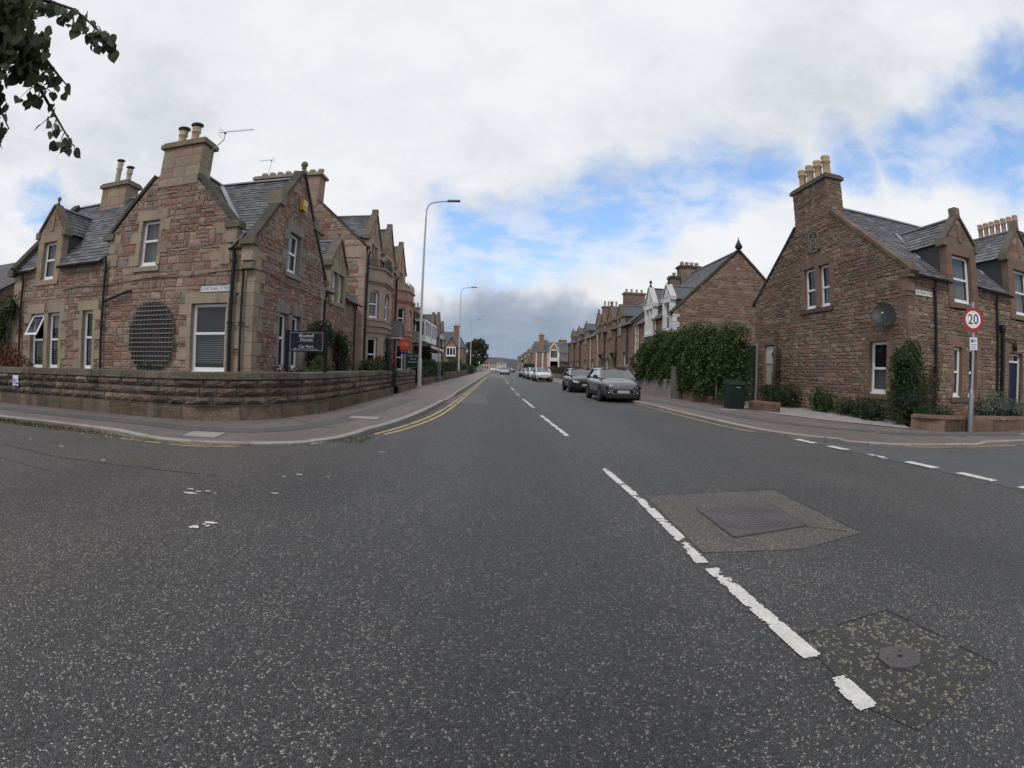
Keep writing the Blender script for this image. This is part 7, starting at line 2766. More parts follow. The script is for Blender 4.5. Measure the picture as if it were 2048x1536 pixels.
# low hills beyond everything
m = MB()
pts = [(-900 + 60 * k, 1500, 8 + 26 * vnoise(k * .6, 3.3) + 22 * vnoise(k * .17, 9.1)) for k in range(31)]
for a, b in zip(pts[:-1], pts[1:]):
    m.face([(a[0], 1100, -1), (b[0], 1100, -1), b, a], (1, 1, 1), True)
struct('hills', m, mat('far_hills', (.05, .065, .07), .95, var=.2, vscale=.01))


# ================================================================== street lamps, signs, far planting
def lamp(name, label, x, y, h, arm=1.5):
    t = thing(name, (x, y, .1), label, 'street lamp', 'tall lamp columns along the pavement')
    m = MB()
    m.tube([(x, y, .05), (x, y, 1.7), (x, y, 1.78), (x, y, h - 1.0)], [.125, .125, .088, .055], 16, (.50, .475, .44))
    m.build('column', M_PAINT, t)
    m = MB()
    m.tube([(x, y, h - 1.02), (x + .02, y, h - .5), (x + .13, y, h - .2), (x + .35, y, h - .06), (x + .7, y, h), (x + arm - .4, y, h + .06)], .042, 10, (.45, .44, .42))
    m.build('bracket_arm', M_PAINT, t)
    m = MB()
    a = x + arm - .5
    m.hexa([(a, y - .10, h + .0), (a + .82, y - .15, h + .03), (a + .82, y + .15, h + .03), (a, y + .10, h + .0),
            (a + .05, y - .06, h + .13), (a + .78, y - .09, h + .12), (a + .78, y + .09, h + .12), (a + .05, y + .06, h + .13)], (.08, .085, .09))
    m.build('lantern', M_PAINT, t)
    m = MB()
    m.box((x - .09, y - .128, .45), (x + .09, y - .11, 1.05), (.46, .44, .41))
    m.build('access_door', M_PAINT, t)
    return t


L1 = lamp('street_lamp', 'nearest and tallest lamp column, beside the green guest house sign', -4.62, 30.85, 11.45, 1.75)
for lab, loc in (('second nearest lamp column, by the round clipped bush', (-4.86, 65.8, .1)), ('third lamp column, in front of the big street tree', (-5.6, 109, .1)), ('farthest lamp column, seen against the big street tree', (-6.6, 168, .1))):
    copy_thing(L1, loc, label=lab)


def post_sign(name, label, x, y, z0, z1, w_, hgt, texts, bcol, tcol, posts=2, border=None, extra=None, group=None, pcol=(.3, .3, .3)):
    t = thing(name, (x, y, .1), label, 'sign', group)
    fr = south(y)
    m = MB()
    m.fbox(fr, x - w_ / 2, x + w_ / 2, z0, z1, 0, .03, bcol)
    m.build('board', M_PAINT, t)
    for k in range(posts):
        u = x + (0 if posts == 1 else (-w_ / 2 + .03 + k * (w_ - .06)))
        m = MB()
        m.fbox(fr, u - .035, u + .035, .05, z1 + .05, -.08, -.001, pcol)
        m.build('post', M_PAINT, t)
    m = MB()
    if border:
        e = .035
        for a, b, c, d in ((x - w_ / 2 + e, x + w_ / 2 - e, z1 - e - .014, z1 - e), (x - w_ / 2 + e, x + w_ / 2 - e, z0 + e, z0 + e + .014), (x - w_ / 2 + e, x - w_ / 2 + e + .012, z0 + e, z1 - e), (x + w_ / 2 - e - .012, x + w_ / 2 - e, z0 + e, z1 - e)):
            m.fbox(fr, a, b, c, d, .03, .033, border)
    for tx, z, s in texts:
        text_into(m, tx, fr.P(x, z, .031), fr.u, Z, fr.n, s, .004, tcol)
    m.build('lettering', M_PAINT, t)
    if extra:
        m = MB()
        extra(m, fr)
        m.build('lower_board', M_PAINT, t)
    return t


def sold(m, fr):
    m.fbox(fr, -5.84, -5.34, 2.02, 2.24, 0, .028, (.03, .03, .10))
    text_into(m, 'FOR SALE', fr.P(-5.59, 2.15, .029), fr.u, Z, fr.n, .095, .003, (.8, .8, .82))


post_sign('estate_agent_sign', 'square orange estate agent board with white letters beside the green guest house sign', -5.57, 30.9, 2.25, 2.92, .62, .66, [('CCL', 2.60, .24)], (.75, .085, .03), (.85, .8, .76), posts=1, extra=sold)
post_sign('guest_house_sign', 'dark green board with pale border reading Cedar Villa Bed & Breakfast', -5.12, 31.4, 1.17, 2.06, .92, .9, [('Cedar Villa', 1.91, .155), ('Bed &', 1.73, .155), ('Breakfast', 1.55, .155), ('Tel: Enquiries welcome', 1.36, .055), ('All rooms en suite', 1.30, .055)][:3],
          (.010, .045, .030), (.62, .68, .62), border=(.42, .5, .44), pcol=(.012, .04, .03))
post_sign('white_notice_board', 'blank-looking white notice board among the hedges past the first lamp', -4.78, 40.6, 1.68, 2.34, .7, .7, [], (.72, .73, .74), (.3, .3, .3), pcol=(.25, .25, .25))
t = thing('sign_pole', (-4.4, 39, .1), 'thin bare grey pole on the pavement before the white notice board', 'pole')
m = MB()
m.tube([(-4.42, 39, .05), (-4.42, 39, 4.35)], .04, 10, (.6, .6, .6))
m.build('pole', M_GALV, t)
t['category'] = 'pole'


def traffic_light(label, x, y):
    t = thing('traffic_light', (x, y, .1), label, 'traffic light', 'green traffic lights at the far junction')
    m = MB()
    m.tube([(x, y, .05), (x, y, 2.3)], .06, 8, (.35, .36, .33))
    m.build('pole', M_PAINT, t)
    m = MB()
    m.box((x - .22, y - .12, 2.2), (x + .22, y + .12, 3.3), (.012, .014, .013))
    m.build('signal_head', M_PAINT, t)
    for k, c in enumerate(((.0, .55, .25), (.06, .035, .01), (.06, .012, .01))):
        m = MB()
        cc = V3(x, y - .13, 2.42 + k * .33)
        m.face([cc + V3(math.cos(a) * .12, 0, math.sin(a) * .12) for a in [2 * math.pi * j / 14 for j in range(14)]], c)
        m.build('lamp_lens', M_GREEN if k == 0 else M_PAINT, t)


M_GREEN = bpy.data.materials.new('green_signal')
M_GREEN.use_nodes = True
_t = NT(M_GREEN.node_tree)
_o = _t.n('ShaderNodeOutputMaterial')
_t.put(_o.inputs[0], _t.n('ShaderNodeEmission', Color=(.05, 1.0, .55), Strength=1.6).outputs[0])
traffic_light('green traffic light at the edge of the far pavement, under the tree', -3.85, 112)
traffic_light('green traffic light behind the group of parked white cars', 5.75, 118)

# left side beyond the first lamp: dwarf walls with hedges behind
for k, (y0, y1, h, lab) in enumerate(((31.8, 38.2, .55, 'low dark stone wall just past the nearest lamp column'), (39.4, 44.0, .5, 'low dark stone wall beside the thin pole'), (46, 64.5, .85, 'long rubble garden wall before the second lamp'), (67, 80, .9, 'garden wall past the second lamp'))):
    t = thing('garden_wall', (-4.6, (y0 + y1) / 2, 0), lab, 'garden wall', 'stone garden walls')
    m = MB()
    course_wall(m, [(-4.5, y0), (-4.5, y1)], .05, h * .5, 0, .03, (.4, .9), PAL_B, .012)
    course_wall(m, [(-4.5, y0), (-4.5, y1)], h * .5, h, 0, .03, (.4, .9), PAL_B, .012)
    m.face([(-4.5, y0, h), (-4.5, y1, h), (-4.8, y1, h), (-4.8, y0, h)], PAL_B[0])
    m.face([(-4.5, y0, 0), (-4.8, y0, 0), (-4.8, y0, h), (-4.5, y0, h)], PAL_B[0])
    m.build('stonework', M_BOUND, t)


def hedge(label, x0, x1, y0, y1, z0, z1, n, L, pal, name='hedge', group='clipped hedges along the street'):
    t = thing(name, ((x0 + x1) / 2, (y0 + y1) / 2, .1), label, 'hedge', group)
    m = MB()
    cloud_of_leaves(m, box_sampler(x0, x1, y0, y1, z0, z1), n, L, pal, out_bias=.8)
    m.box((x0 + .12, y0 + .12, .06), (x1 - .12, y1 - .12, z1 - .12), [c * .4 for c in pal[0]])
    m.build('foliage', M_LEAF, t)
    return t


hedge('dark hedge behind the low wall next to the nearest lamp', -5.5, -4.75, 32.4, 38.5, .3, 1.25, 1500, .14, G_DARK)
hedge('yellowish hedge around the white notice board', -5.7, -4.75, 38.9, 45, .3, 1.75, 1900, .16, G_MID)
hedge('dark hedge over the long rubble wall before the second lamp', -5.8, -4.85, 46.5, 63, .4, 1.7, 2600, .18, G_DARK)
hedge('hedge past the second lamp, under the big tree', -5.8, -4.7, 82, 105, .3, 1.7, 1700, .25, G_DARK)
bush('round_bush', 'round clipped bush rising above the wall by the second lamp', 'bush', [((-5.6, 71, 1.7), (.95, .95, 1.0))], 1000, .16, G_MID)
hedge('dark clipped hedge behind the parked white cars', 8.7, 9.6, 57, 80, .3, 1.6, 2600, .2, G_DARK)
hedge('dark bushy hedge by the traffic light behind the parked cars', 6.6, 8.6, 121, 129, .1, 2.4, 900, .35, G_DARK)
bush('red_shrub', 'rust red shrub at the far end of the hedge behind the white cars', 'shrub', [((8.9, 83, 1.3), (.9, 1.2, .6))], 500, .2, G_RED)
t = thing('garden_wall', (8.5, 60, 0), 'low brown garden wall in front of the brown stone terrace', 'garden wall', 'stone garden walls')
m = MB()
course_wall(m, [(8.4, 84), (8.4, 36)], .05, .75, 0, .03, (.5, 1.0), [(.2, .14, .11), (.24, .18, .14)], .012)
m.face([(8.4, 36, .75), (8.7, 36, .75), (8.7, 84, .75), (8.4, 84, .75)], (.25, .2, .17))
m.face([(8.4, 36, 0), (8.7, 36, 0), (8.7, 36, .75), (8.4, 36, .75)], (.2, .15, .12))
m.build('stonework', M_BOUND, t)
for y, lab in ((33.6, 'round-topped stone gate pillar beyond the big hedge'), (35.6, 'pale gate pillar at the start of the terrace wall')):
    t = thing('gate_pillar', (8.55, y, 0), lab, 'gate pillar')
    m = MB()
    m.box((8.33, y - .25, .05), (8.83, y + .25, 1.45), (.24, .17, .145))
    m.build('shaft', M_BOUND, t)
    m = MB()
    m.box((8.27, y - .31, 1.45), (8.89, y + .31, 1.56), (.2, .15, .13))
    m.ball((8.58, y, 1.62), .24, (.22, .165, .14), 12, 1, .8)
    m.build('pillar_cap', M_BOUND, t)
t = thing('yellow_grit_bin', (7.9, 40.5, .1), 'small sandy yellow grit bin on the pavement behind the black hatchback', 'grit bin')
m = MB()
m.hexa([(7.45, 40.2, .12), (8.05, 40.2, .12), (8.05, 40.8, .12), (7.45, 40.8, .12), (7.4, 40.15, .8), (8.1, 40.15, .8), (8.1, 40.85, .8), (7.4, 40.85, .8)], (.42, .30, .12))
m.build('body', M_PAINT, t)
m = MB()
m.hexa([(7.36, 40.1, .8), (8.14, 40.1, .8), (8.14, 40.9, .8), (7.36, 40.9, .8), (7.5, 40.2, .95), (8.0, 40.2, .95), (8.0, 40.8, .95), (7.5, 40.8, .95)], (.46, .33, .14))
m.build('lid', M_PAINT, t)


# ------------------------------------------------------------------ trees
def tree(name, label, x, y, h, crown, n, L, pal, trunk_r=.25, limbs=9):
    t = thing(name, (x, y, 0), label, 'tree')
    m = MB()
    m.tube([(x, y, -.1), (x + .05, y, h * .25), (x - .05, y + .05, h * .5), (x, y, h * .8)], [trunk_r * 1.2, trunk_r, trunk_r * .7, trunk_r * .2], 10)
    for k in range(limbs):
        c, r = crown[k % len(crown)]
        st = V3(x, y, h * RND.uniform(.25, .5))
        e = V3(c[0] + RND.uniform(-.4, .4) * r[0], c[1] + RND.uniform(-.4, .4) * r[1], c[2] + RND.uniform(-.3, .5) * r[2])
        m.tube([st, (st + e) / 2 + V3(0, 0, .3), e], [trunk_r * .5, trunk_r * .3, .03], 7)
    m.build('trunk', M_BARK, t)
    m = MB()
    cloud_of_leaves(m, lumps(crown), n, L, pal, out_bias=.5)
    m.build('crown', M_LEAF, t)
    return t


CR = []
for k in range(26):
    a, zz = RND.uniform(0, 6.28), RND.uniform(2.2, 8.8)
    rr = 2.75 * math.sqrt(max(0, 1 - ((zz - 5.2) / 4.6) ** 2)) * RND.uniform(.5, 1)
    CR.append(((-6.2 + rr * math.cos(a), 150 + rr * math.sin(a), zz), (1.15, 1.15, 1.0)))
CR.append(((-6.2, 150, 5.2), (2.5, 2.5, 3.7)))
tree('street_tree', 'full round dark green tree far down the street beside the lamp columns', -6.2, 150, 10, CR, 5200, .5, [(.038, .055, .02), (.055, .075, .026), (.028, .042, .016), (.08, .085, .03)])

# lime tree out of frame on the near left corner; its outer boughs hang into the top left of the view
LT = thing('lime_tree', (-7.6, -2.6, .1), 'leafy bough of a lime tree hanging down into the sky', 'tree')
m = MB()
m.tube([(-7.6, -2.6, -.05), (-7.55, -2.6, 2.0), (-7.4, -2.4, 4.0), (-7.2, -2.3, 6.5), (-7.1, -2.2, 8.5)], [.36, .28, .23, .14, .05], 12)
B0 = V3(-7.4, -2.4, 3.6)
HUB = V3(-3.75, 1.35, 3.85)
boughs = [[B0, V3(-5.9, -.6, 4.5), V3(-4.7, .6, 4.3), HUB, V3(-3.25, 1.8, 3.75), V3(-2.95, 2.1, 3.68), V3(-2.66, 2.40, 3.44)],
          [HUB, V3(-3.35, 1.75, 3.45), V3(-3.12, 2.15, 3.12), V3(-2.98, 2.53, 2.78)],
          [HUB, V3(-3.5, 1.65, 3.35), V3(-3.36, 1.9, 3.05), V3(-3.28, 2.1, 2.82)],
          [HUB, V3(-3.3, 1.8, 3.5), V3(-3.08, 2.1, 3.3), V3(-2.92, 2.27, 3.12)]]
for bi, b in enumerate(boughs):
    m.tube(b, [(.09, .03)[bi > 0] * (1 - i / (len(b) - 1)) ** (1.6 if bi == 0 else 1) + .004 for i in range(len(b))], 8)
for k in range(7):
    a = RND.uniform(0, 6.28)
    m.tube([V3(-7.4, -2.4, 4.5 + k * .4), V3(-7.3 + 2 * math.cos(a), -2.3 + 2 * math.sin(a), 6 + k * .5)], [.1, .02], 6)
trunk_mb = m
lf = MB()
tw = []


def lime_leaf(mb, p, d, nrm, L, col):
    """Heart-shaped lime leaf with a drip tip, slightly folded on its midrib."""
    d = d.normalized()
    s = d.cross(nrm)
    s = s.normalized() if s.length > 1e-3 else V3(1, 0, 0)
    n = s.cross(d)
    prof = [(-.06, .16), (.02, .34), (.18, .47), (.38, .48), (.58, .38), (.76, .22), (.90, .07)]
    fold = RND.uniform(.10, .32)
    mid = [p + d * (L * x) for x in (0.04, .18, .38, .58, .76, .90)]
    tip = p + d * L * 1.02
    for sg in (1, -1):
        e = [p + d * (L * x) + s * (sg * w_ * L) + n * (w_ * L * fold) for x, w_ in prof]
        mb.face([mid[0], e[0], e[1], e[2], mid[1]], col)
        mb.face([mid[1], e[2], e[3], mid[2]], col)
        mb.face([mid[2], e[3], e[4], mid[3]], col)
        mb.face([mid[3], e[4], e[5], e[6], tip], col)


def along(b, t):
    t = t * (len(b) - 1)
    i = min(int(t), len(b) - 2)
    return b[i] + (b[i + 1] - b[i]) * (t - i)


LP = [(.065, .088, .045), (.085, .108, .055), (.05, .07, .038), (.11, .13, .07)]
for bi, b in enumerate(boughs):
    n = (130, 70, 50, 50)[bi]
    for k in range(n):
        t_ = RND.uniform(.5 if bi == 0 else .15, 1.0)
        p = along(b, t_)
        off = rvec() * RND.uniform(.03, .17) * (1 - .6 * max(0, (t_ - .6) / .4))
        off.z -= .05
        q = p + off
        trunk_mb.tube([p, (p + q) / 2 + V3(0, 0, .02), q], [.006, .004, .002], 4) if k % 2 == 0 else None
        d = (off * .5 + V3(0, 0, -.8) + rvec() * .6)
        lime_leaf(lf, q, d, rvec(), RND.uniform(.06, .10), jig(RND.choice(LP), .25))
for k in range(760):       # the inner mass at the edge of the frame
    c, r_ = RND.choice([(V3(-3.30, 1.62, 3.60), .34), (V3(-3.38, 1.78, 3.28), .30), (V3(-3.22, 1.75, 3.50), .26), (V3(-3.45, 1.85, 3.02), .2), (V3(-3.9, 1.3, 3.8), .5), (V3(-3.12, 1.95, 3.3), .2)])
    q = c + rvec() * r_ * RND.uniform(.2, 1)
    lime_leaf(lf, q, rvec() * .8 + V3(0, 0, -.7), rvec(), RND.uniform(.065, .11), jig(RND.choice(LP), .25))
trunk_mb.build('trunk', M_BARK, LT)
lf.build('leaves', M_LEAF, LT)


# ------------------------------------------------------------------ cars
def car(name, label, loc, rot, paint, L=4.17, W=1.74, H=1.48, kind='hatch', group='cars parked along the kerb', far=False, marque=False, clad=False):
    """Front towards local -y. Lofted body, glasshouse, wheels, lamps."""
    t = thing(name, (0, 0, 0), label, 'car', group)
    hw = W / 2
    y0 = -L / 2
    van = kind == 'van'
    # (distance from nose, half width, underside, waist, deck height)
    hood = .98 if not van else 1.15
    st = [(0.0, .60, .36, .56, .70), (.05, .74, .27, .58, .80), (.20, .87, .22, .60, .875), (.55, .97, .20, .63, .93), (.95, 1.0, .20, .66, hood), (1.15, 1.0, .20, .67, hood + .05),
          (1.9, 1.0, .20, .68, 1.02), (2.7, 1.0, .20, .69, 1.04), (3.4, 1.0, .20, .70, 1.06), (3.85, .97, .22, .72, 1.06), (4.05, .90, .27, .72, 1.02), (4.17, .74, .36, .70, .90)]
    k = L / 4.17
    kh = H / 1.48
    rows = []
    for s, w_, zl, zw, zd in st:
        y = y0 + s * k
        zd *= kh
        zw *= kh
        w_ = w_ * hw
        half = [(w_ * .80, zl), (w_ * .96, zl + .07), (w_ * 1.0, zw - .04), (w_ * .985, zw + .10), (w_ * .90, zd - .035), (w_ * .62, zd + .005), (w_ * .25, zd + .022)]
        rows.append([(x, y, z) for x, z in half] + [(-x, y, z) for x, z in half[::-1]])
    m = MB()
    n = len(rows[0])
    vs = [p for r in rows for p in r]
    fs = [(i * n + j, i * n + j + 1, (i + 1) * n + j + 1, (i + 1) * n + j) for i in range(len(rows) - 1) for j in range(n - 1)]
    fs += [tuple(range(n))[::-1], tuple((len(rows) - 1) * n + j for j in range(n))]
    m.mesh(vs, fs, (1, 1, 1), True)
    body = m.build('body', paint, t)
    sub = body.modifiers.new('smooth', 'SUBSURF')
    sub.levels = sub.render_levels = 2
    # glasshouse
    zb = 1.02 * kh
    zt = H - .02
    wb, wt = hw * .90, hw * .70
    ya, yb, yc, yd = y0 + 1.02 * k, y0 + 1.80 * k, y0 + (3.45 if not van else 4.0) * k, y0 + 4.02 * k
    if kind == 'saloon':
        ya, yb, yc, yd = y0 + 1.15 * k, y0 + 1.95 * k, y0 + 3.0 * k, y0 + 3.75 * k
    if van:
        ya, yb = y0 + .75 * k, y0 + 1.35 * k
    g = MB()
    P0, P1 = (wb, ya, zb - .02), (wt, yb, zt - .03)
    def lerp3(a, b, f):
        return tuple(p + (q - p) * f for p, q in zip(a, b))
    A, B, C, D = (wb, ya), (wt, yb), (wt, yc), (wb * .96, yd)
    bz = zb - .03
    m1 = lambda p: (-p[0], p[1], p[2])
    a3, b3, c3, d3 = (A[0], A[1], bz), (B[0], B[1], zt - .04), (C[0], C[1], zt - .05), (D[0], D[1], bz + .03)
    ws = [lerp3(a3, b3, .06), lerp3(a3, b3, .94)]
    cx = .06
    bulge = -.05
    g.mesh([(ws[0][0] - .03, ws[0][1], ws[0][2]), (0, ws[0][1] + bulge, ws[0][2]), (-ws[0][0] + .03, ws[0][1], ws[0][2]), (-ws[1][0] + .04, ws[1][1], ws[1][2]), (0, ws[1][1] + bulge * .6, ws[1][2] + .02), (ws[1][0] - .04, ws[1][1], ws[1][2])],
           [(0, 1, 4, 5), (1, 2, 3, 4)], (1, 1, 1), True)
    g.build('windscreen', M_CARGLASS, t)
    g = MB()
    rs = [lerp3(d3, c3, .08), lerp3(d3, c3, .92)]
    g.face([(rs[0][0] - .05, rs[0][1], rs[0][2]), (-rs[0][0] + .05, rs[0][1], rs[0][2]), (-rs[1][0] + .05, rs[1][1], rs[1][2]), (rs[1][0] - .05, rs[1][1], rs[1][2])])
    g.build('rear_window', M_CARGLASS, t)
    for sg in (1, -1):
        g = MB()
        S_ = lambda p: (p[0] * sg, p[1], p[2])
        bot0, bot1 = (wb + .004, A[1] + .22, zb + .0), (wb * .97, D[1] - .28, zb + .03)
        top0, top1 = (wt + .02, B[1] + .05, zt - .09), (wt + .02, C[1] - .03, zt - .10)
        mb_ = lerp3(bot0, bot1, .50)
        mt_ = lerp3(top0, top1, .48)
        mb2, mt2 = lerp3(bot0, bot1, .53), lerp3(top0, top1, .51)
        if not van:
            g.face([S_(bot0), S_(mb_), S_(mt_), S_(top0)])
            g.face([S_(mb2), S_(bot1), S_(top1), S_(mt2)])
        else:
            g.face([S_(bot0), S_(lerp3(bot0, bot1, .3)), S_(lerp3(top0, top1, .27)), S_(top0)])
        g.build('side_window', M_CARGLASS, t)
    # roof skin, pillars and sides of the cabin
    r = MB()
    nseg = 6
    secs = []
    for f in range(nseg + 1):
        y = B[1] - .04 + (C[1] - B[1] + .08) * f / nseg
        hump = .045 * math.sin(math.pi * min(1, max(0, f / nseg * .9 + .05)))
        secs.append([(wt + .025, y, zt - .075), (wt * .96, y, zt - .02), (wt * .6, y, zt + hump * .5), (0, y, zt + hump * .7), (-wt * .6, y, zt + hump * .5), (-wt * .96, y, zt - .02), (-wt - .025, y, zt - .075)])
    r.mesh([p for s in secs for p in s], [(i * 7 + j, i * 7 + j + 1, (i + 1) * 7 + j + 1, (i + 1) * 7 + j) for i in range(nseg) for j in range(6)], (1, 1, 1), True)
    for sg in (1, -1):
        S_ = lambda p: Vector((p[0] * sg, p[1], p[2]))
        r.bar(S_((wb - .01, A[1], zb - .05)), S_((wt, B[1], zt - .05)), .085, .05, V3(0, -1, 0))
        r.bar(S_((wb * .96, D[1], zb - .03)), S_((wt, C[1], zt - .06)), .16, .08, V3(0, 1, 0))
        r.bar(S_(lerp3(bot0, bot1, .515)), S_(lerp3(top0, top1, .495)), .05, .03, V3(1, 0, 0))
        # quarter panels around the side glass
        r.face([S_((wb * .97, D[1], zb)), S_(bot1), S_(top1), S_((wt, C[1], zt - .08))])
        if van:
            r.face([S_(lerp3(bot0, bot1, .3)), S_(bot1), S_(top1), S_(lerp3(top0, top1, .27))])
        r.face([S_((wb + .002, A[1], zb - .02)), S_(bot0), S_(top0), S_((wt, B[1], zt - .07))], (.1, .1, .1))
    r.build('roof', paint, t)
    c = MB()      # cabin inside: dark seats and dashboard
    c.box((-wb * .85, ya + .35, .5), (wb * .85, yd - .35, zb - .02), (.02, .02, .02))
    for sx in (-.36, .36):
        c.box((sx - .24, yb + .45, .6), (sx + .24, yb + .6, 1.12 * kh), (.025, .025, .027))
        c.box((sx - .13, yb + .48, 1.14 * kh), (sx + .13, yb + .57, 1.30 * kh), (.025, .025, .027))
    c.build('cabin', M_DARK, t)
    # wheels
    for sx in (1, -1):
        for yy in (y0 + .83 * k, y0 + 3.40 * k):
            w_ = MB()
            R_ = .325
            prof = [(.20, -.10), (.30, -.10), (R_, -.07), (R_, .09), (.30, .125), (.215, .115), (.20, .07)]
            vs, fs, q = [], [], 22
            for rr, dx in prof:
                vs += [(sx * (hw - .085 + dx), yy + rr * math.cos(2 * math.pi * j / q), R_ + rr * math.sin(2 * math.pi * j / q)) for j in range(q)]
            fs = [(i * q + j, i * q + (j + 1) % q, (i + 1) * q + (j + 1) % q, (i + 1) * q + j) for i in range(len(prof) - 1) for j in range(q)]
            w_.mesh(vs, fs, (1, 1, 1), True)
            wh = w_.build('wheel', M_TYRE, t)
            rm = MB()
            xo = sx * (hw + .016)
            for j in range(10):
                a0, a1 = 2 * math.pi * j / 10, 2 * math.pi * (j + .52) / 10
                rm.face([(xo, yy + .05 * math.cos(a0), R_ + .05 * math.sin(a0)), (xo, yy + .05 * math.cos(a1), R_ + .05 * math.sin(a1)),
                         (xo - sx * .004, yy + .205 * math.cos(a1), R_ + .205 * math.sin(a1)), (xo - sx * .004, yy + .205 * math.cos(a0), R_ + .205 * math.sin(a0))])
            for j in range(22):
                a0, a1 = 2 * math.pi * j / 22, 2 * math.pi * (j + 1) / 22
                rm.face([(xo, yy + ra * math.cos(a), R_ + ra * math.sin(a)) for ra, a in ((.18, a0), (.218, a0), (.218, a1), (.18, a1))])
                rm.face([(xo - sx * .011, yy, R_), (xo - sx * .011, yy + .2 * math.cos(a0), R_ + .2 * math.sin(a0)), (xo - sx * .011, yy + .2 * math.cos(a1), R_ + .2 * math.sin(a1))], (.06, .06, .06))
            rm.build('rim', M_ALLOY, wh)
            ar = MB()
            for j in range(16):
                a0, a1 = math.pi * (j / 16 * 1.16 - .08), math.pi * ((j + 1) / 16 * 1.16 - .08)
                pin, pout = .34, (.42 if clad else .375)
                xa = sx * (hw * 1.0 + .004)
                q4 = [(xa, yy + rr * math.cos(a), .325 + rr * math.sin(a)) for rr, a in ((pin, a0), (pout, a0), (pout, a1), (pin, a1))]
                ar.face(q4)
                ar.face([q4[1], q4[2], (xa - sx * .07, q4[2][1], q4[2][2]), (xa - sx * .07, q4[1][1], q4[1][2])])
                ar.face([(xa - .002 * sx, yy, .325), q4[0], q4[3]], (.25, .25, .25))
            ar.build('wheel_arch', M_BLACKP, t)
    # front end
    yf = y0 - .004
    for sx in (1, -1):
        h = MB()
        if kind == 'hatch' and clad:
            pts = [(.40, .665), (.74, .69), (.80, .62), (.74, .55), (.46, .57)]
        else:
            pts = [(.42, .655), (.80, .745), (.79, .66), (.68, .60), (.44, .605)]
        f3 = lambda x, z: Vector((sx * x * hw / .87, y0 + (.016 + .22 * max(0, x - .42) ** 1.5 + .10 * max(0, z - .56)) - .015, z * kh))
        h.prism([f3(x, z) for x, z in pts], V3(0, .06, 0), (.035, .037, .042) if clad else (.55, .57, .6))
        hl = h.build('headlight', M_BLACKP if clad else M_LAMPGL, t)
        h = MB()
        cc = f3(.60, .62) + V3(0, -.012, 0)
        h.ball(cc, .035, (.8, .8, .8), 8)
        h.build('bulb', M_CHROME, hl)
    b = MB()
    if clad:
        b.prism([Vector((x, yf - .012, z)) for x, z in ((-.40, .56), (.40, .56), (.46, .47), (.40, .39), (-.40, .39), (-.46, .47))], V3(0, .06, 0), (1, 1, 1))
        b.prism([Vector((x, yf - .0, z)) for x, z in ((-.76, .35), (.76, .35), (.74, .2), (-.74, .2))], V3(0, .10, 0), (1, 1, 1))
        for sx in (1, -1):
            b.prism([Vector((sx * x, yf + .03, z)) for x, z in ((.52, .46), (.70, .47), (.74, .36), (.52, .35))], V3(0, .06, 0), (.8, .8, .8))
    else:
        b.prism([Vector((x, yf - .004, z)) for x, z in ((-.62, .50), (.62, .50), (.66, .28), (-.66, .28))], V3(0, .08, 0), (1, 1, 1))
        b.prism([Vector((x, yf + .004, z)) for x, z in ((-.40, .66), (.40, .66), (.38, .61), (-.38, .61))], V3(0, .06, 0), (1, 1, 1))
    b.box((-hw * .74, y0 + .25, .14), (hw * .74, y0 + L - .25, .26))
    b.build('grille', M_BLACKP, t)
    p = MB()
    p.box((-.26, yf - .022 if clad else yf - .014, .405), (.26, yf - .01, .515), (.42, .43, .44))
    p.build('number_plate', M_PAINT, t)
    if marque:
        e = MB()
        for dz in (0, -.045):
            for sx in (1, -1):
                e.bar((0, yf - .004, .735 + dz), (sx * .085, yf + .004, .70 + dz), .02, .022, V3(0, -1, 0))
        e.bar((-.1, yf + .0, .688), (-.62, yf + .07, .715), .012, .014, V3(0, -1, 0))
        e.bar((.1, yf + .0, .688), (.62, yf + .07, .715), .012, .014, V3(0, -1, 0))
        e.build('badge', M_CHROME, t)
        for sx in (1, -1):
            e = MB()
            e.ball((sx * .62, yf + .02, .40), .045, (.7, .7, .68), 10)
            e.build('fog_lamp', M_CHROME, t)
    else:
        e = MB()
        e.lathe((0, yf + .0, .66), [(.045, -.03), (.05, 0), (.045, .03)], 12)
        e.build('badge', M_CHROME, t)
    for sx in (1, -1):
        e = MB()
        c0 = Vector((sx * (hw + .09), ya + .22, zb + .05))
        e.hexa([c0 + V3(-.10, -.05, -.06), c0 + V3(.10, -.03, -.05), c0 + V3(.10, .05, -.05), c0 + V3(-.10, .05, -.06), c0 + V3(-.09, -.04, .06), c0 + V3(.09, -.02, .07), c0 + V3(.09, .05, .07), c0 + V3(-.09, .05, .06)])
        e.tube([c0 + V3(-sx * .12, .03, -.05), c0 + V3(-sx * .2, .03, -.04)], .025, 6)
        e.build('door_mirror', M_BLACKP, t)
        e = MB()
        e.prism([Vector((sx * x * hw / .87, y0 + L - .05, z * kh)) for x, z in ((.48, .80), (.80, .84), (.80, .70), (.50, .70))], V3(0, .05, 0), (.18, .012, .012))
        e.build('tail_light', M_PAINT, t)
        e = MB()
        for yy in (y0 + 1.25 * k, y0 + 2.33 * k, y0 + 3.35 * k):
            e.bar((sx * (hw * .99 + .003), yy, .40), (sx * (hw * .90 + .008), yy, zb - .04), .008, .012, V3(1, 0, 0))
        if clad:
            e.box((min(sx * (hw - .01), sx * (hw + .014)), y0 + 1.3 * k, .27), (max(sx * (hw - .01), sx * (hw + .014)), y0 + 2.95 * k, .42))
        e.build_each('door_trim', M_BLACKP, t)
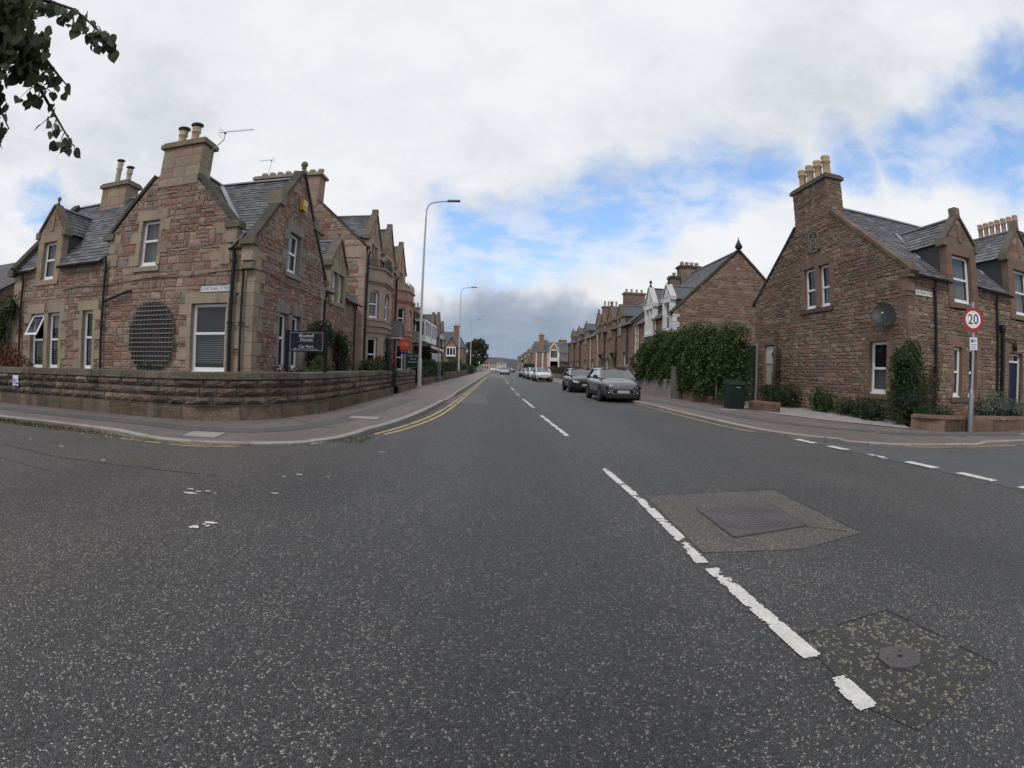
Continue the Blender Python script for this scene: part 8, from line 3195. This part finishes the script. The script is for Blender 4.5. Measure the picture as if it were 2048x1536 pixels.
    if clad:
        for sx in (1, -1):
            e = MB()
            e.tube([(sx * wt, B[1] + .1, H + .0), (sx * wt, B[1] + .25, H + .05), (sx * wt, C[1] - .2, H + .05), (sx * wt, C[1], H)], .016, 6)
            e.build('roof_rail', M_BLACKP, t)
    t.location = loc
    t.rotation_euler = (0, 0, rot)
    return t


M_LAMPGL = mat('lamp_cover', rough=.12, spec=.8, coat=.6)
GREYP = carpaint('grey_car_paint', (.16, .16, .175))
BLACKP_ = carpaint('black_car_paint', (.018, .019, .024), .2)
WHITEP = carpaint('white_car_paint', (.66, .67, .68), 0)
SILVP = carpaint('silver_car_paint', (.38, .40, .43), .5)
BLUEP = carpaint('blue_grey_car_paint', (.16, .19, .24), .4)
car('parked_car', 'grey crossover with black cladding, the nearest of the parked cars', (5.27, 23.35, 0), rad(1.0), GREYP, 4.17, 1.75, 1.47, marque=True, clad=True)
car('parked_car', 'black hatchback parked behind the grey crossover', (5.2, 31.9, 0), rad(.5), BLACKP_, 4.25, 1.78, 1.45)
car('parked_car', 'shiny white car at the front of the group parked farther up the street', (4.95, 56.6, 0), rad(1.5), WHITEP, 4.5, 1.82, 1.50)
car('parked_car', 'white hatchback parked directly behind the shiny white car', (4.75, 64.5, 0), rad(1.2), WHITEP, 4.2, 1.78, 1.55)
car('parked_car', 'silver car third in the line parked behind the shiny white car', (4.6, 72.5, 0), rad(1), SILVP, 4.3, 1.78, 1.48)
car('parked_car', 'dark car last in the line of parked cars', (4.45, 82.0, 0), rad(1), BLACKP_, 4.3, 1.78, 1.46)
car('moving_car', 'silver car driving towards us in the middle distance', (1.55, 104, 0), 0, SILVP, 4.3, 1.78, 1.5, group='cars on the far carriageway')
car('moving_car', 'white van far away at the far junction', (-1.6, 195, 0), rad(180), WHITEP, 4.9, 1.95, 2.0, kind='van', group='cars on the far carriageway')
car('moving_car', 'small white car stopped at the far junction beside the van', (1.2, 178, 0), rad(70), WHITEP, 4.3, 1.78, 1.5, group='cars on the far carriageway')
car('moving_car', 'blue-grey car waiting at the far junction', (4.2, 172, 0), rad(40), BLUEP, 4.3, 1.78, 1.5, group='cars on the far carriageway')
